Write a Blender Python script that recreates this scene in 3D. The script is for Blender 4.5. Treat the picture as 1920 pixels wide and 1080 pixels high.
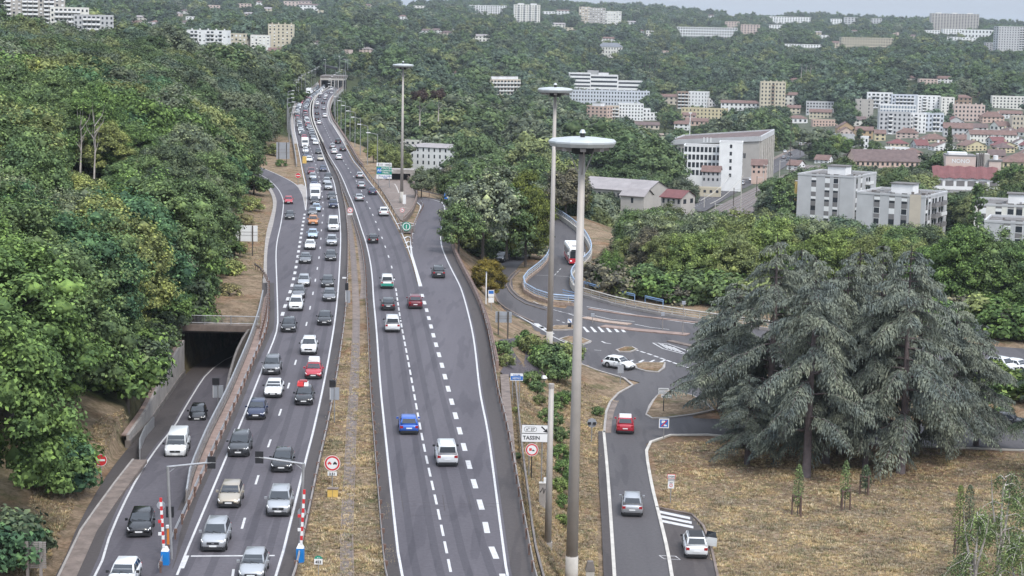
import bpy, bmesh, math, random
import numpy as np
from mathutils import Vector, Matrix
from mathutils.geometry import tessellate_polygon

for _o in list(bpy.data.objects):
    bpy.data.objects.remove(_o)
SC = bpy.context.scene
COL = SC.collection

# ---------------------------------------------------------------- camera
F, CH, HC, ROLL = 3400.0, 36.5, 55.0, 0.020
PITCH = math.atan((540 - HC) / F)
RM = Matrix.Rotation(math.pi / 2 - PITCH, 3, 'X') @ Matrix.Rotation(ROLL, 3, 'Z')
cam = bpy.data.cameras.new('camera')
cam.sensor_width = 36
cam.lens = 36 * F / 1920
cam.clip_start = 1
cam.clip_end = 20000
camo = bpy.data.objects.new('camera', cam)
camo.matrix_world = Matrix.Translation((0, 0, CH)) @ RM.to_4x4()
COL.objects.link(camo)
SC.camera = camo

# ---------------------------------------------------------------- sky, sun, exposure
SUN_EL, SUN_ROT = math.radians(52), math.radians(150)
w = bpy.data.worlds.new("World")
SC.world = w
w.use_nodes = True
nt = w.node_tree
nt.nodes.clear()
out = nt.nodes.new('ShaderNodeOutputWorld')
bg = nt.nodes.new('ShaderNodeBackground')
sky = nt.nodes.new('ShaderNodeTexSky')
sky.sky_type = 'NISHITA'
sky.sun_disc = False
sky.sun_elevation = SUN_EL
sky.sun_rotation = SUN_ROT
sky.air_density = 1.0
sky.dust_density = 4.0
sky.altitude = 250
# an overcast veil: most of the sky's blue is hidden by a pale grey cloud layer, three times brighter overhead than at the horizon (CIE overcast sky)
tc = nt.nodes.new('ShaderNodeTexCoord')
nz = nt.nodes.new('ShaderNodeTexNoise')
nz.inputs['Scale'].default_value = 3.0
nz.inputs['Detail'].default_value = 5
nt.links.new(tc.outputs['Generated'], nz.inputs['Vector'])
cr = nt.nodes.new('ShaderNodeValToRGB')
cr.color_ramp.elements[0].position = 0.3
cr.color_ramp.elements[0].color = (2.7, 3.05, 3.6, 1)
cr.color_ramp.elements[1].position = 0.75
cr.color_ramp.elements[1].color = (3.1, 3.4, 3.85, 1)
nt.links.new(nz.outputs['Fac'], cr.inputs['Fac'])
sx_ = nt.nodes.new('ShaderNodeSeparateXYZ')
nt.links.new(tc.outputs['Generated'], sx_.inputs[0])
mm = nt.nodes.new('ShaderNodeMath')
mm.operation = 'MULTIPLY_ADD'
mm.use_clamp = False
mm.inputs[1].default_value = 2.0
mm.inputs[2].default_value = 1.0
mz = nt.nodes.new('ShaderNodeMath')
mz.operation = 'MAXIMUM'
mz.inputs[1].default_value = 0.0
nt.links.new(sx_.outputs['Z'], mz.inputs[0])
nt.links.new(mz.outputs[0], mm.inputs[0])
vm = nt.nodes.new('ShaderNodeVectorMath')
vm.operation = 'SCALE'
nt.links.new(cr.outputs[0], vm.inputs[0])
nt.links.new(mm.outputs[0], vm.inputs['Scale'])
mx = nt.nodes.new('ShaderNodeMixRGB')
mx.inputs['Fac'].default_value = 0.9
nt.links.new(sky.outputs[0], mx.inputs[1])
nt.links.new(vm.outputs[0], mx.inputs[2])
nt.links.new(mx.outputs[0], bg.inputs['Color'])
bg.inputs['Strength'].default_value = 0.12
nt.links.new(bg.outputs[0], out.inputs['Surface'])
sun = bpy.data.lights.new('sun', 'SUN')
sun.energy = 1.5
sun.angle = math.radians(14)
sun.color = (1.0, 0.96, 0.9)
suno = bpy.data.objects.new('sun', sun)
# the Nishita sun stands at azimuth SUN_ROT measured clockwise from +Y
_sd = Vector((math.sin(SUN_ROT) * math.cos(SUN_EL), math.cos(SUN_ROT) * math.cos(SUN_EL), math.sin(SUN_EL)))
suno.rotation_euler = _sd.to_track_quat('Z', 'Y').to_euler()
COL.objects.link(suno)
SC.view_settings.view_transform = 'Standard'
SC.view_settings.look = 'None'
SC.view_settings.exposure = 0.75
SC.view_settings.gamma = 1
SC.view_settings.use_curve_mapping = False
SC.cycles.max_bounces = 5
SC.cycles.diffuse_bounces = 1
SC.cycles.glossy_bounces = 2
SC.cycles.transmission_bounces = 2
SC.cycles.transparent_max_bounces = 4
SC.cycles.volume_bounces = 0
SC.cycles.use_fast_gi = False

# ---------------------------------------------------------------- photo pixel <-> place
def ray(px, py):
    return RM @ Vector(((px - 960) / F, -(py - 540) / F, -1.0))

def G(px, py, z=0.0):
    if callable(z):
        zz = 0.0
        for _ in range(12):
            p = G(px, py, zz)
            zz = 0.5 * zz + 0.5 * z(p[1])
        return G(px, py, zz)
    v = ray(px, py)
    t = (z - CH) / v.z
    return (v.x * t, v.y * t, z)

def GD(px, py, d):
    v = ray(px, py)
    t = d / v.y
    return (v.x * t, d, CH + v.z * t)

RMI = np.array(RM.transposed())
def PRJ(P):
    P = np.asarray(P, dtype=float)
    q = (P - np.array([0, 0, CH])) @ RMI.T
    return 960 + F * q[..., 0] / -q[..., 2], 540 - F * q[..., 1] / -q[..., 2]

# ---------------------------------------------------------------- materials
MATS = {}
def _nm(name):
    m = bpy.data.materials.new(name)
    m.use_nodes = True
    t = m.node_tree
    b = t.nodes['Principled BSDF']
    MATS[name] = m
    return m, t, b

def plain(name, col, rough=0.7, metal=0.0, spec=0.5, coat=0.0, emit=0.0, var=0.12, vscale=0.6):
    """procedural: a base colour broken up by two noises, and a little bump"""
    if name in MATS:
        return MATS[name]
    m, t, b = _nm(name)
    b.inputs['Roughness'].default_value = rough
    b.inputs['Metallic'].default_value = metal
    b.inputs['Specular IOR Level'].default_value = spec
    b.inputs['Coat Weight'].default_value = coat
    if var > 0:
        geo = t.nodes.new('ShaderNodeTexCoord')
        n = t.nodes.new('ShaderNodeTexNoise')
        n.inputs['Scale'].default_value = vscale
        n.inputs['Detail'].default_value = 6
        n.inputs['Roughness'].default_value = 0.65
        t.links.new(geo.outputs['Object'], n.inputs['Vector'])
        r = t.nodes.new('ShaderNodeValToRGB')
        r.color_ramp.elements[0].position = 0.3
        r.color_ramp.elements[1].position = 0.72
        r.color_ramp.elements[0].color = tuple(c * (1 - var) for c in col) + (1,)
        r.color_ramp.elements[1].color = tuple(min(1, c * (1 + var)) for c in col) + (1,)
        t.links.new(n.outputs['Fac'], r.inputs['Fac'])
        t.links.new(r.outputs['Color'], b.inputs['Base Color'])
    else:
        b.inputs['Base Color'].default_value = tuple(col) + (1,)
    if emit > 0:
        b.inputs['Emission Color'].default_value = tuple(col) + (1,)
        b.inputs['Emission Strength'].default_value = emit
    return m

def ramp(t, fac, stops):
    r = t.nodes.new('ShaderNodeValToRGB')
    e = r.color_ramp.elements
    while len(e) < len(stops):
        e.new(0.5)
    for k, (p, c) in enumerate(stops):
        e[k].position = p
        e[k].color = tuple(c) + (1,)
    t.links.new(fac, r.inputs['Fac'])
    return r.outputs['Color']

def noise(t, vec, scale, detail=5, rough=0.6):
    n = t.nodes.new('ShaderNodeTexNoise')
    n.inputs['Scale'].default_value = scale
    n.inputs['Detail'].default_value = detail
    n.inputs['Roughness'].default_value = rough
    t.links.new(vec, n.inputs['Vector'])
    return n.outputs['Fac']

def mixc(t, fac, a, b, mode='MIX'):
    m = t.nodes.new('ShaderNodeMixRGB')
    m.blend_type = mode
    if isinstance(fac, (int, float)):
        m.inputs['Fac'].default_value = fac
    else:
        t.links.new(fac, m.inputs['Fac'])
    for k, v in ((1, a), (2, b)):
        if isinstance(v, (tuple, list)):
            m.inputs[k].default_value = tuple(v) + (1,)
        else:
            t.links.new(v, m.inputs[k])
    return m.outputs[0]

def mapping(t, vec, scale):
    m = t.nodes.new('ShaderNodeMapping')
    m.inputs['Scale'].default_value = scale
    t.links.new(vec, m.inputs['Vector'])
    return m.outputs['Vector']

def pos(t):
    return t.nodes.new('ShaderNodeNewGeometry').outputs['Position']

def bump(t, b, fac, strength, dist=0.1):
    n = t.nodes.new('ShaderNodeBump')
    n.inputs['Strength'].default_value = strength
    n.inputs['Distance'].default_value = dist
    t.links.new(fac, n.inputs['Height'])
    t.links.new(n.outputs[0], b.inputs['Normal'])

def asphalt(name, a, c, streak=True):
    m, t, b = _nm(name)
    P = pos(t)
    big = ramp(t, noise(t, mapping(t, P, (0.16, 0.012, 1)), 1.0, 5), [(0.3, a), (0.7, c)])
    fine = ramp(t, noise(t, P, 3.0, 8, 0.75), [(0.25, (0.75,) * 3), (0.75, (1.2,) * 3)])
    col = mixc(t, 1.0, big, fine, 'MULTIPLY')
    patch = ramp(t, noise(t, mapping(t, P, (0.5, 0.05, 1)), 1.3, 2), [(0.56, (1, 1, 1)), (0.6, (0.78, 0.78, 0.8))])
    col = mixc(t, 0.8, col, patch, 'MULTIPLY')
    t.links.new(col, b.inputs['Base Color'])
    b.inputs['Roughness'].default_value = 0.8
    b.inputs['Specular IOR Level'].default_value = 0.35
    bump(t, b, noise(t, P, 14, 4), 0.3, 0.02)
    return m

asphalt('asphalt', (0.078, 0.070, 0.081), (0.122, 0.111, 0.125))
asphalt('asphalt_track', (0.062, 0.056, 0.066), (0.090, 0.082, 0.094))
asphalt('asphalt_shoulder', (0.058, 0.049, 0.049), (0.082, 0.07, 0.068))
asphalt('asphalt_old', (0.072, 0.066, 0.071), (0.105, 0.097, 0.10))
asphalt('paving_purple', (0.075, 0.062, 0.07), (0.10, 0.085, 0.095))

def road_paint():
    m, t, b = _nm('road_paint')
    P = pos(t)
    c = ramp(t, noise(t, P, 2.2, 8, 0.8), [(0.3, (0.32, 0.31, 0.32)), (0.5, (0.55, 0.54, 0.54)), (0.8, (0.68, 0.67, 0.67))])
    t.links.new(c, b.inputs['Base Color'])
    b.inputs['Roughness'].default_value = 0.6
road_paint()

def ground():
    m, t, b = _nm('ground')
    P = pos(t)
    dry = ramp(t, noise(t, P, 0.45, 10, 0.75), [(0.28, (0.125, 0.105, 0.072)), (0.42, (0.235, 0.17, 0.118)), (0.55, (0.34, 0.25, 0.175)), (0.72, (0.46, 0.355, 0.255))])
    clump = ramp(t, noise(t, P, 2.2, 6, 0.8), [(0.36, (0.5, 0.52, 0.45)), (0.55, (1, 1, 1)), (0.75, (1.25, 1.22, 1.15))])
    dry = mixc(t, 1.0, dry, clump, 'MULTIPLY')
    red = ramp(t, noise(t, P, 0.12, 4), [(0.52, (1, 1, 1)), (0.68, (0.9, 0.74, 0.66))])
    dry = mixc(t, 1.0, dry, red, 'MULTIPLY')
    gm = ramp(t, noise(t, P, 0.22, 7, 0.7), [(0.52, (0, 0, 0)), (0.68, (1, 1, 1))])
    dry = mixc(t, gm, dry, mixc(t, 1.0, (0.12, 0.12, 0.055), clump, 'MULTIPLY'))
    green = ramp(t, noise(t, P, 0.5, 8, 0.7), [(0.3, (0.022, 0.028, 0.014)), (0.6, (0.06, 0.072, 0.03)), (0.8, (0.12, 0.11, 0.06))])
    town = ramp(t, noise(t, P, 0.15, 6, 0.7), [(0.3, (0.06, 0.08, 0.045)), (0.5, (0.09, 0.10, 0.07)), (0.7, (0.18, 0.17, 0.15))])
    at = t.nodes.new('ShaderNodeAttribute')
    at.attribute_name = 'cover'
    sep = t.nodes.new('ShaderNodeSeparateColor')
    t.links.new(at.outputs['Color'], sep.inputs[0])
    needles = ramp(t, noise(t, P, 1.2, 8, 0.7), [(0.3, (0.10, 0.055, 0.04)), (0.7, (0.26, 0.15, 0.11))])
    c = mixc(t, sep.outputs[0], green, dry)
    c = mixc(t, sep.outputs[1], c, town)
    c = mixc(t, sep.outputs[2], c, needles)
    t.links.new(c, b.inputs['Base Color'])
    b.inputs['Roughness'].default_value = 0.95
    b.inputs['Specular IOR Level'].default_value = 0.1
    bump(t, b, noise(t, P, 3.5, 8, 0.8), 0.9, 0.25)
ground()

def foliage(name, instanced):
    m, t, b = _nm(name)
    if instanced:
        at = t.nodes.new('ShaderNodeAttribute')
        at.attribute_type = 'INSTANCER'
        at.attribute_name = 'tint'
        base = at.outputs['Color']
    else:
        base = t.nodes.new('ShaderNodeObjectInfo').outputs['Color']
    g = t.nodes.new('ShaderNodeNewGeometry')
    isl = ramp(t, g.outputs['Random Per Island'], [(0.0, (0.7, 0.72, 0.72)), (0.5, (0.97, 0.98, 0.97)), (1.0, (1.35, 1.32, 1.25))] if instanced or name == 'needles' else [(0.0, (0.5, 0.52, 0.52)), (0.45, (1.0, 1.02, 1.0)), (0.8, (1.5, 1.5, 1.3)), (1.0, (2.2, 2.2, 1.6))])
    c = mixc(t, 1.0, base, isl, 'MULTIPLY')
    cl = ramp(t, noise(t, g.outputs['Position'], 0.35, 3), [(0.35, (0.72, 0.76, 0.82)), (0.65, (1.32, 1.28, 1.1))])
    c = mixc(t, 1.0, c, cl, 'MULTIPLY')
    t.nodes.remove(b)
    d = t.nodes.new('ShaderNodeBsdfDiffuse')
    tr = t.nodes.new('ShaderNodeBsdfTranslucent')
    t.links.new(c, d.inputs['Color'])
    t.links.new(c, tr.inputs['Color'])
    mxs = t.nodes.new('ShaderNodeMixShader')
    mxs.inputs[0].default_value = 0.14
    t.links.new(d.outputs[0], mxs.inputs[1])
    t.links.new(tr.outputs[0], mxs.inputs[2])
    t.links.new(mxs.outputs[0], t.nodes['Material Output'].inputs['Surface'])
foliage('foliage', False)
foliage('foliage_far', True)
foliage('needles', False)

plain('bark', (0.09, 0.075, 0.065), 0.9, var=0.35, vscale=2)
plain('bark_pale', (0.34, 0.31, 0.28), 0.9, var=0.35, vscale=2)
plain('bark_cedar', (0.12, 0.095, 0.095), 0.9, var=0.3, vscale=2)
plain('concrete', (0.34, 0.31, 0.29), 0.85, var=0.28, vscale=0.7)
plain('concrete_dark', (0.17, 0.15, 0.14), 0.85, var=0.3, vscale=0.7)
plain('concrete_pale', (0.5, 0.47, 0.43), 0.85, var=0.2, vscale=0.7)
plain('concrete_dirty', (0.19, 0.15, 0.13), 0.9, var=0.4, vscale=0.9)
plain('rust', (0.16, 0.095, 0.075), 0.75, var=0.4, vscale=0.8)
plain('rust_light', (0.27, 0.19, 0.16), 0.75, var=0.35, vscale=0.8)
plain('galvanised', (0.42, 0.42, 0.43), 0.45, 0.6, var=0.18, vscale=1.5)
plain('galvanised_dull', (0.33, 0.30, 0.285), 0.6, 0.3, var=0.25, vscale=0.8)
plain('mast_grey', (0.42, 0.385, 0.355), 0.6, 0.2, var=0.12, vscale=0.5)
plain('brown_rail', (0.13, 0.09, 0.08), 0.7, var=0.3, vscale=1)
plain('blue_rail', (0.20, 0.32, 0.52), 0.5, 0.2, var=0.2, vscale=1)
plain('pale_rail', (0.42, 0.52, 0.66), 0.5, 0.3, var=0.2, vscale=1)
plain('stone_wall', (0.36, 0.27, 0.22), 0.9, var=0.45, vscale=2.5)
plain('white_panel', (0.8, 0.8, 0.8), 0.5, var=0.05)
plain('sign_back', (0.40, 0.42, 0.46), 0.5, 0.3, var=0.1)
plain('sign_red', (0.62, 0.035, 0.04), 0.5, var=0.05)
plain('sign_green', (0.02, 0.27, 0.19), 0.5, var=0.05)
plain('sign_blue', (0.03, 0.16, 0.52), 0.5, var=0.05)
plain('box_blue', (0.01, 0.20, 0.58), 0.45, var=0.08)
plain('black', (0.018, 0.018, 0.022), 0.6, var=0.1)
plain('yellow_box', (0.72, 0.48, 0.13), 0.6, var=0.15, vscale=2)
plain('orange', (0.75, 0.24, 0.04), 0.5, var=0.1)
plain('glass', (0.025, 0.03, 0.038), 0.07, 0, 0.8, var=0.0)
plain('pane', (0.03, 0.035, 0.045), 0.15, 0, 0.7, var=0.0)
plain('pane_light', (0.2, 0.24, 0.3), 0.2, 0, 0.7, var=0.2, vscale=0.3)
plain('rubber', (0.02, 0.02, 0.022), 0.85, var=0.1)
plain('rim', (0.34, 0.34, 0.36), 0.4, 0.7, var=0.0)
plain('trim', (0.025, 0.025, 0.028), 0.55, var=0.0)
plain('headlight', (0.86, 0.87, 0.9), 0.15, 0, 0.8, emit=0.35, var=0.0)
plain('taillight', (0.35, 0.015, 0.02), 0.2, 0, 0.7, var=0.0)
plain('taillight_on', (0.8, 0.06, 0.03), 0.2, 0, 0.7, emit=0.8, var=0.0)
plain('plate', (0.78, 0.78, 0.78), 0.5, var=0.0)
plain('tile', (0.17, 0.105, 0.09), 0.85, var=0.28, vscale=0.5)
plain('tile_dark', (0.135, 0.095, 0.09), 0.85, var=0.3, vscale=0.5)
plain('tile_red', (0.17, 0.065, 0.065), 0.8, var=0.2, vscale=0.5)
plain('slate', (0.16, 0.17, 0.19), 0.7, var=0.2, vscale=0.5)
plain('gravel_roof', (0.15, 0.14, 0.135), 0.95, var=0.35, vscale=0.6)
plain('sheet_roof', (0.30, 0.27, 0.27), 0.6, var=0.2, vscale=0.3)
plain('ballast', (0.17, 0.14, 0.13), 0.95, var=0.35, vscale=1)
plain('steel', (0.3, 0.28, 0.27), 0.4, 0.7, var=0.1)
WALLS = {'white': (0.80, 0.80, 0.80), 'offwhite': (0.74, 0.72, 0.67), 'cream': (0.58, 0.52, 0.40), 'beige': (0.58, 0.51, 0.42), 'pink': (0.60, 0.48, 0.43),
         'grey': (0.40, 0.40, 0.41), 'lightgrey': (0.50, 0.50, 0.51), 'yellow': (0.60, 0.52, 0.34), 'ochre': (0.46, 0.33, 0.2), 'bluewhite': (0.60, 0.63, 0.69),
         'brown': (0.33, 0.24, 0.18), 'darkgrey': (0.2, 0.19, 0.19), 'salmon': (0.60, 0.44, 0.37), 'concretewall': (0.44, 0.41, 0.38)}
for _k, _c in WALLS.items():
    plain('wall_' + _k, _c, 0.85, var=0.1, vscale=0.25)

def M(n):
    return MATS[n]

# ---------------------------------------------------------------- mesh builder
class MB:
    def __init__(s):
        s.v, s.f, s.m, s.mats = [], [], [], []
    def mi(s, mat):
        if mat not in s.mats:
            s.mats.append(mat)
        return s.mats.index(mat)
    def poly(s, pts, mat):
        k = len(s.v)
        s.v += [tuple(p) for p in pts]
        s.f.append(tuple(range(k, k + len(pts))))
        s.m.append(s.mi(mat))
        return s
    def box(s, x0, x1, y0, y1, z0, z1, mat, rz=0.0, o=(0, 0, 0), taper=1.0):
        k = len(s.v)
        cx, cy = (x0 + x1) / 2, (y0 + y1) / 2
        c, n = math.cos(rz), math.sin(rz)
        for z, tp in ((z0, 1.0), (z1, taper)):
            for x, y in ((x0, y0), (x1, y0), (x1, y1), (x0, y1)):
                x, y = cx + (x - cx) * tp, cy + (y - cy) * tp
                s.v.append((o[0] + x * c - y * n, o[1] + x * n + y * c, o[2] + z))
        for f in ((3, 2, 1, 0), (4, 5, 6, 7), (0, 1, 5, 4), (1, 2, 6, 5), (2, 3, 7, 6), (3, 0, 4, 7)):
            s.f.append(tuple(k + i for i in f))
            s.m.append(s.mi(mat))
        return s
    def cyl(s, p0, p1, r0, r1, mat, n=10, caps=True):
        p0, p1 = Vector(p0), Vector(p1)
        a = (p1 - p0).normalized()
        u = a.orthogonal().normalized()
        w = a.cross(u)
        k = len(s.v)
        for p, r in ((p0, r0), (p1, r1)):
            for i in range(n):
                t = 2 * math.pi * i / n
                s.v.append(tuple(p + (u * math.cos(t) + w * math.sin(t)) * r))
        mi = s.mi(mat)
        for i in range(n):
            j = (i + 1) % n
            s.f.append((k + i, k + j, k + n + j, k + n + i)); s.m.append(mi)
        if caps:
            s.f.append(tuple(k + i for i in reversed(range(n)))); s.m.append(mi)
            s.f.append(tuple(k + n + i for i in range(n))); s.m.append(mi)
        return s
    def tube(s, pts, r, mat, n=6):
        rr = r if isinstance(r, (list, tuple)) else [r] * len(pts)
        P = [Vector(p) for p in pts]
        k0 = len(s.v)
        mi = s.mi(mat)
        for i, p in enumerate(P):
            a = (P[min(i + 1, len(P) - 1)] - P[max(i - 1, 0)]).normalized()
            ref = Vector((0, 0, 1)) if abs(a.z) < 0.9 else Vector((1, 0, 0))
            u = a.cross(ref).normalized()
            w = a.cross(u)
            for j in range(n):
                t = 2 * math.pi * j / n
                s.v.append(tuple(p + (u * math.cos(t) + w * math.sin(t)) * rr[i]))
        for i in range(len(P) - 1):
            for j in range(n):
                q = (j + 1) % n
                s.f.append((k0 + i * n + j, k0 + i * n + q, k0 + (i + 1) * n + q, k0 + (i + 1) * n + j)); s.m.append(mi)
        s.f.append(tuple(k0 + j for j in range(n))); s.m.append(mi)
        s.f.append(tuple(k0 + (len(P) - 1) * n + j for j in reversed(range(n)))); s.m.append(mi)
        return s
    def rings(s, rings, mat, close=True, capends=True):
        k = len(s.v); n = len(rings[0]); mi = s.mi(mat)
        for r in rings:
            s.v += [tuple(p) for p in r]
        for i in range(len(rings) - 1):
            for j in range(n if close else n - 1):
                q = (j + 1) % n
                s.f.append((k + i * n + j, k + i * n + q, k + (i + 1) * n + q, k + (i + 1) * n + j)); s.m.append(mi)
        if capends:
            s.f.append(tuple(k + j for j in reversed(range(n)))); s.m.append(mi)
            s.f.append(tuple(k + (len(rings) - 1) * n + j for j in range(n))); s.m.append(mi)
        return s
    def mesh(s, name, smooth=False):
        me = bpy.data.meshes.new(name)
        me.from_pydata(s.v, [], s.f)
        for m in s.mats:
            me.materials.append(MATS[m])
        me.polygons.foreach_set('material_index', s.m)
        if smooth:
            me.polygons.foreach_set('use_smooth', [True] * len(s.f))
        me.update()
        return me
    def build(s, name, parent=None, smooth=False, **kw):
        return put(name, s.mesh(name, smooth), parent, **kw)

def put(name, me, parent=None, loc=None, rz=None, label=None, cat=None, group=None, kind=None):
    o = bpy.data.objects.new(name, me)
    COL.objects.link(o)
    if parent is not None:
        o.parent = parent
    if loc is not None:
        o.location = loc
    if rz is not None:
        o.rotation_euler = (0, 0, rz)
    tag(o, label, cat, group, kind)
    return o

def tag(o, label=None, cat=None, group=None, kind=None):
    if label: o['label'] = label
    if cat: o['category'] = cat
    if group: o['group'] = group
    if kind: o['kind'] = kind
    return o

def thing(name, label, cat, loc, rz=0.0, group=None):
    return put(name, None, None, loc, rz, label, cat, group)

def dup(o, loc=None, rz=None, label=None, parent=None, scale=None):
    c = o.copy()
    COL.objects.link(c)
    if parent is not None:
        c.parent = parent
    if loc is not None: c.location = loc
    if rz is not None: c.rotation_euler = (0, 0, rz)
    if scale is not None: c.scale = (scale,) * 3
    if label: c['label'] = label
    for ch in list(KIDS.get(o.name, [])) or [x for x in o.children]:
        dup(ch, parent=c)
    return c
KIDS = {}

# ---------------------------------------------------------------- lines on the ground
def catmull(P, step=3.0, grow=0.01):
    P = [np.array(p, float) for p in P]
    P = [2 * P[0] - P[1]] + P + [2 * P[-1] - P[-2]]
    out = []
    for i in range(1, len(P) - 2):
        a, b, c, d = P[i - 1:i + 3]
        L = np.linalg.norm(c - b)
        n = max(1, int(L / (step + grow * abs(b[1]))))
        for k in range(n):
            t = k / n
            out.append(0.5 * ((2 * b) + (c - a) * t + (2 * a - 5 * b + 4 * c - d) * t * t + (3 * b - a - 3 * c + d) * t ** 3))
    out.append(P[-2])
    return np.array(out)

def line(pix, z=0.0, step=3.0):
    return catmull([G(x, y, z) for x, y in pix], step)

def resample(P, n):
    s = np.r_[0, np.cumsum(np.linalg.norm(np.diff(P, axis=0), axis=1))]
    t = np.linspace(0, s[-1], n)
    return np.c_[[np.interp(t, s, P[:, k]) for k in range(3)]].T

def at_len(P, t):
    s = np.r_[0, np.cumsum(np.linalg.norm(np.diff(P, axis=0), axis=1))]
    return np.c_[[np.interp(t, s, P[:, k]) for k in range(3)]].T, s[-1]

def length(P):
    return float(np.linalg.norm(np.diff(P, axis=0), axis=1).sum())

def offset(P, d):
    T = np.gradient(P, axis=0)
    N = np.c_[T[:, 1], -T[:, 0]]
    N /= np.linalg.norm(N, axis=1)[:, None] + 1e-9
    Q = P.copy()
    Q[:, :2] += N * d
    return Q

def ribbon(mb, A, B, mat, lift=0.0, thick=0.0, sidemat=None):
    n = max(len(A), len(B))
    A, B = resample(A, n), resample(B, n)
    k = len(mb.v); mi = mb.mi(mat)
    for a, b in zip(A, B):
        mb.v.append((a[0], a[1], a[2] + lift)); mb.v.append((b[0], b[1], b[2] + lift))
    for i in range(n - 1):
        q = k + 2 * i
        mb.f.append((q, q + 1, q + 3, q + 2)); mb.m.append(mi)
    if thick:
        k2 = len(mb.v); ms = mb.mi(sidemat or mat)
        for a, b in zip(A, B):
            mb.v.append((a[0], a[1], a[2] + lift - thick)); mb.v.append((b[0], b[1], b[2] + lift - thick))
        for i in range(n - 1):
            q, r = k + 2 * i, k2 + 2 * i
            mb.f.append((q, q + 2, r + 2, r)); mb.m.append(ms)
            mb.f.append((q + 1, r + 1, r + 3, q + 3)); mb.m.append(ms)
            mb.f.append((r, r + 2, r + 3, r + 1)); mb.m.append(ms)
        for q, r in ((k, k2), (k + 2 * n - 2, k2 + 2 * n - 2)):
            mb.f.append((q, q + 1, r + 1, r)); mb.m.append(ms)
    return mb

def stripe(mb, P, w, mat, lift=0.01, thick=0.0):
    return ribbon(mb, offset(P, -w / 2), offset(P, w / 2), mat, lift, thick)

def dashes(mb, P, w, on, off, mat, lift=0.01, phase=0.0):
    L = length(P)
    t = phase
    while t < L - on:
        Q, _ = at_len(P, np.linspace(t, t + on, 3))
        stripe(mb, Q, w, mat, lift)
        t += on + off
    return mb

def sheet(mb, pts, mat, lift=0.0, curb=0.0, curbmat=None):
    """filled polygon; curb>0 stands it up on a side wall of that height"""
    P = [Vector((p[0], p[1], p[2] + lift + curb)) for p in pts]
    k = len(mb.v); mi = mb.mi(mat)
    mb.v += [tuple(p) for p in P]
    for tr in tessellate_polygon([P]):
        a, b, c = (P[i] for i in tr)
        if (b - a).cross(c - a).z < 0:
            tr = tr[::-1]
        mb.f.append(tuple(k + i for i in tr)); mb.m.append(mi)
    if curb:
        mc = mb.mi(curbmat or mat); n = len(P); k2 = len(mb.v)
        mb.v += [(p.x, p.y, p.z - curb - 0.05) for p in P]
        for i in range(n):
            j = (i + 1) % n
            mb.f.append((k + i, k + j, k2 + j, k2 + i)); mb.m.append(mc)
    return mb
# ---------------------------------------------------------------- the lie of the land
T_PX = np.array([-700, 0, 300, 500, 640, 800, 960, 1100, 1300, 1500, 1700, 1920, 2700], float)
T_D = np.array([60, 130, 180, 230, 300, 400, 550, 750, 1000, 1300, 1700, 2200, 3000, 4500, 9000], float)
T_Z = np.array([
    # -700    0   300   500   640   800   960  1100  1300  1500  1700  1920  2700
    [3,    1,    0,    0,   0,   0,   -1,  -4.5,  -5,   -5,   -5,   -5,   -5],      # 60
    [8,    2.5,  0.8,  0,   0,   0,   -2,  -4.5,  -5,   -5,   -5,   -5,   -5],      # 130
    [14,   7,    1.5,  0,   0,   0,   -2,  -5,    -5,   -5,   -5,   -5,   -5],      # 180
    [20,   11,   4,    0,   0,   0,   -3,  -5,    -5,   -5,   -5,   -5,   -5],      # 230
    [24,   15,   7.5,  1,   0,  -1,   -7,  -6.5,  -6.5, -6,   -6,   -6,   -6],      # 300
    [27,   18,  11,    3,   0,  -5,  -13,  -13,   -12,  -12,  -12,  -11,  -11],     # 400
    [30,   20,  14,    4,  -4, -13,  -21,  -21,   -20,  -20,  -20,  -18,  -18],     # 550
    [33,   24,  16,   -1, -17, -21,  -28,  -28,   -28,  -25,  -24,  -22,  -22],     # 750
    [36,   33,  16,    0, -17, -22,  -29,  -33,   -33,  -30,  -26,  -24,  -24],     # 1000
    [38,   35,  17,   10,   6, -10,  -24,  -33,   -36,  -33,  -27,  -25,  -25],     # 1300
    [42,   38,  20,   16,  15,   2,   -8,  -27,   -34,  -24,   -8,  -10,  -10],     # 1700
    [50,   45,  38,   35,  34,  25,   14,    0,    -8,   -2,    2,    8,   14],     # 2200
    [66,   62,  60,   58,  56,  48,   42,   34,    26,   24,   30,   34,   34],     # 3000
    [86,   82,  86,   88,  90,  88,   86,   84,    76,   70,   62,   54,   46],     # 4500
    [100, 100, 104,  106, 108, 106,  104,  102,    94,   88,   80,   72,   60]], float)  # 9000

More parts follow.
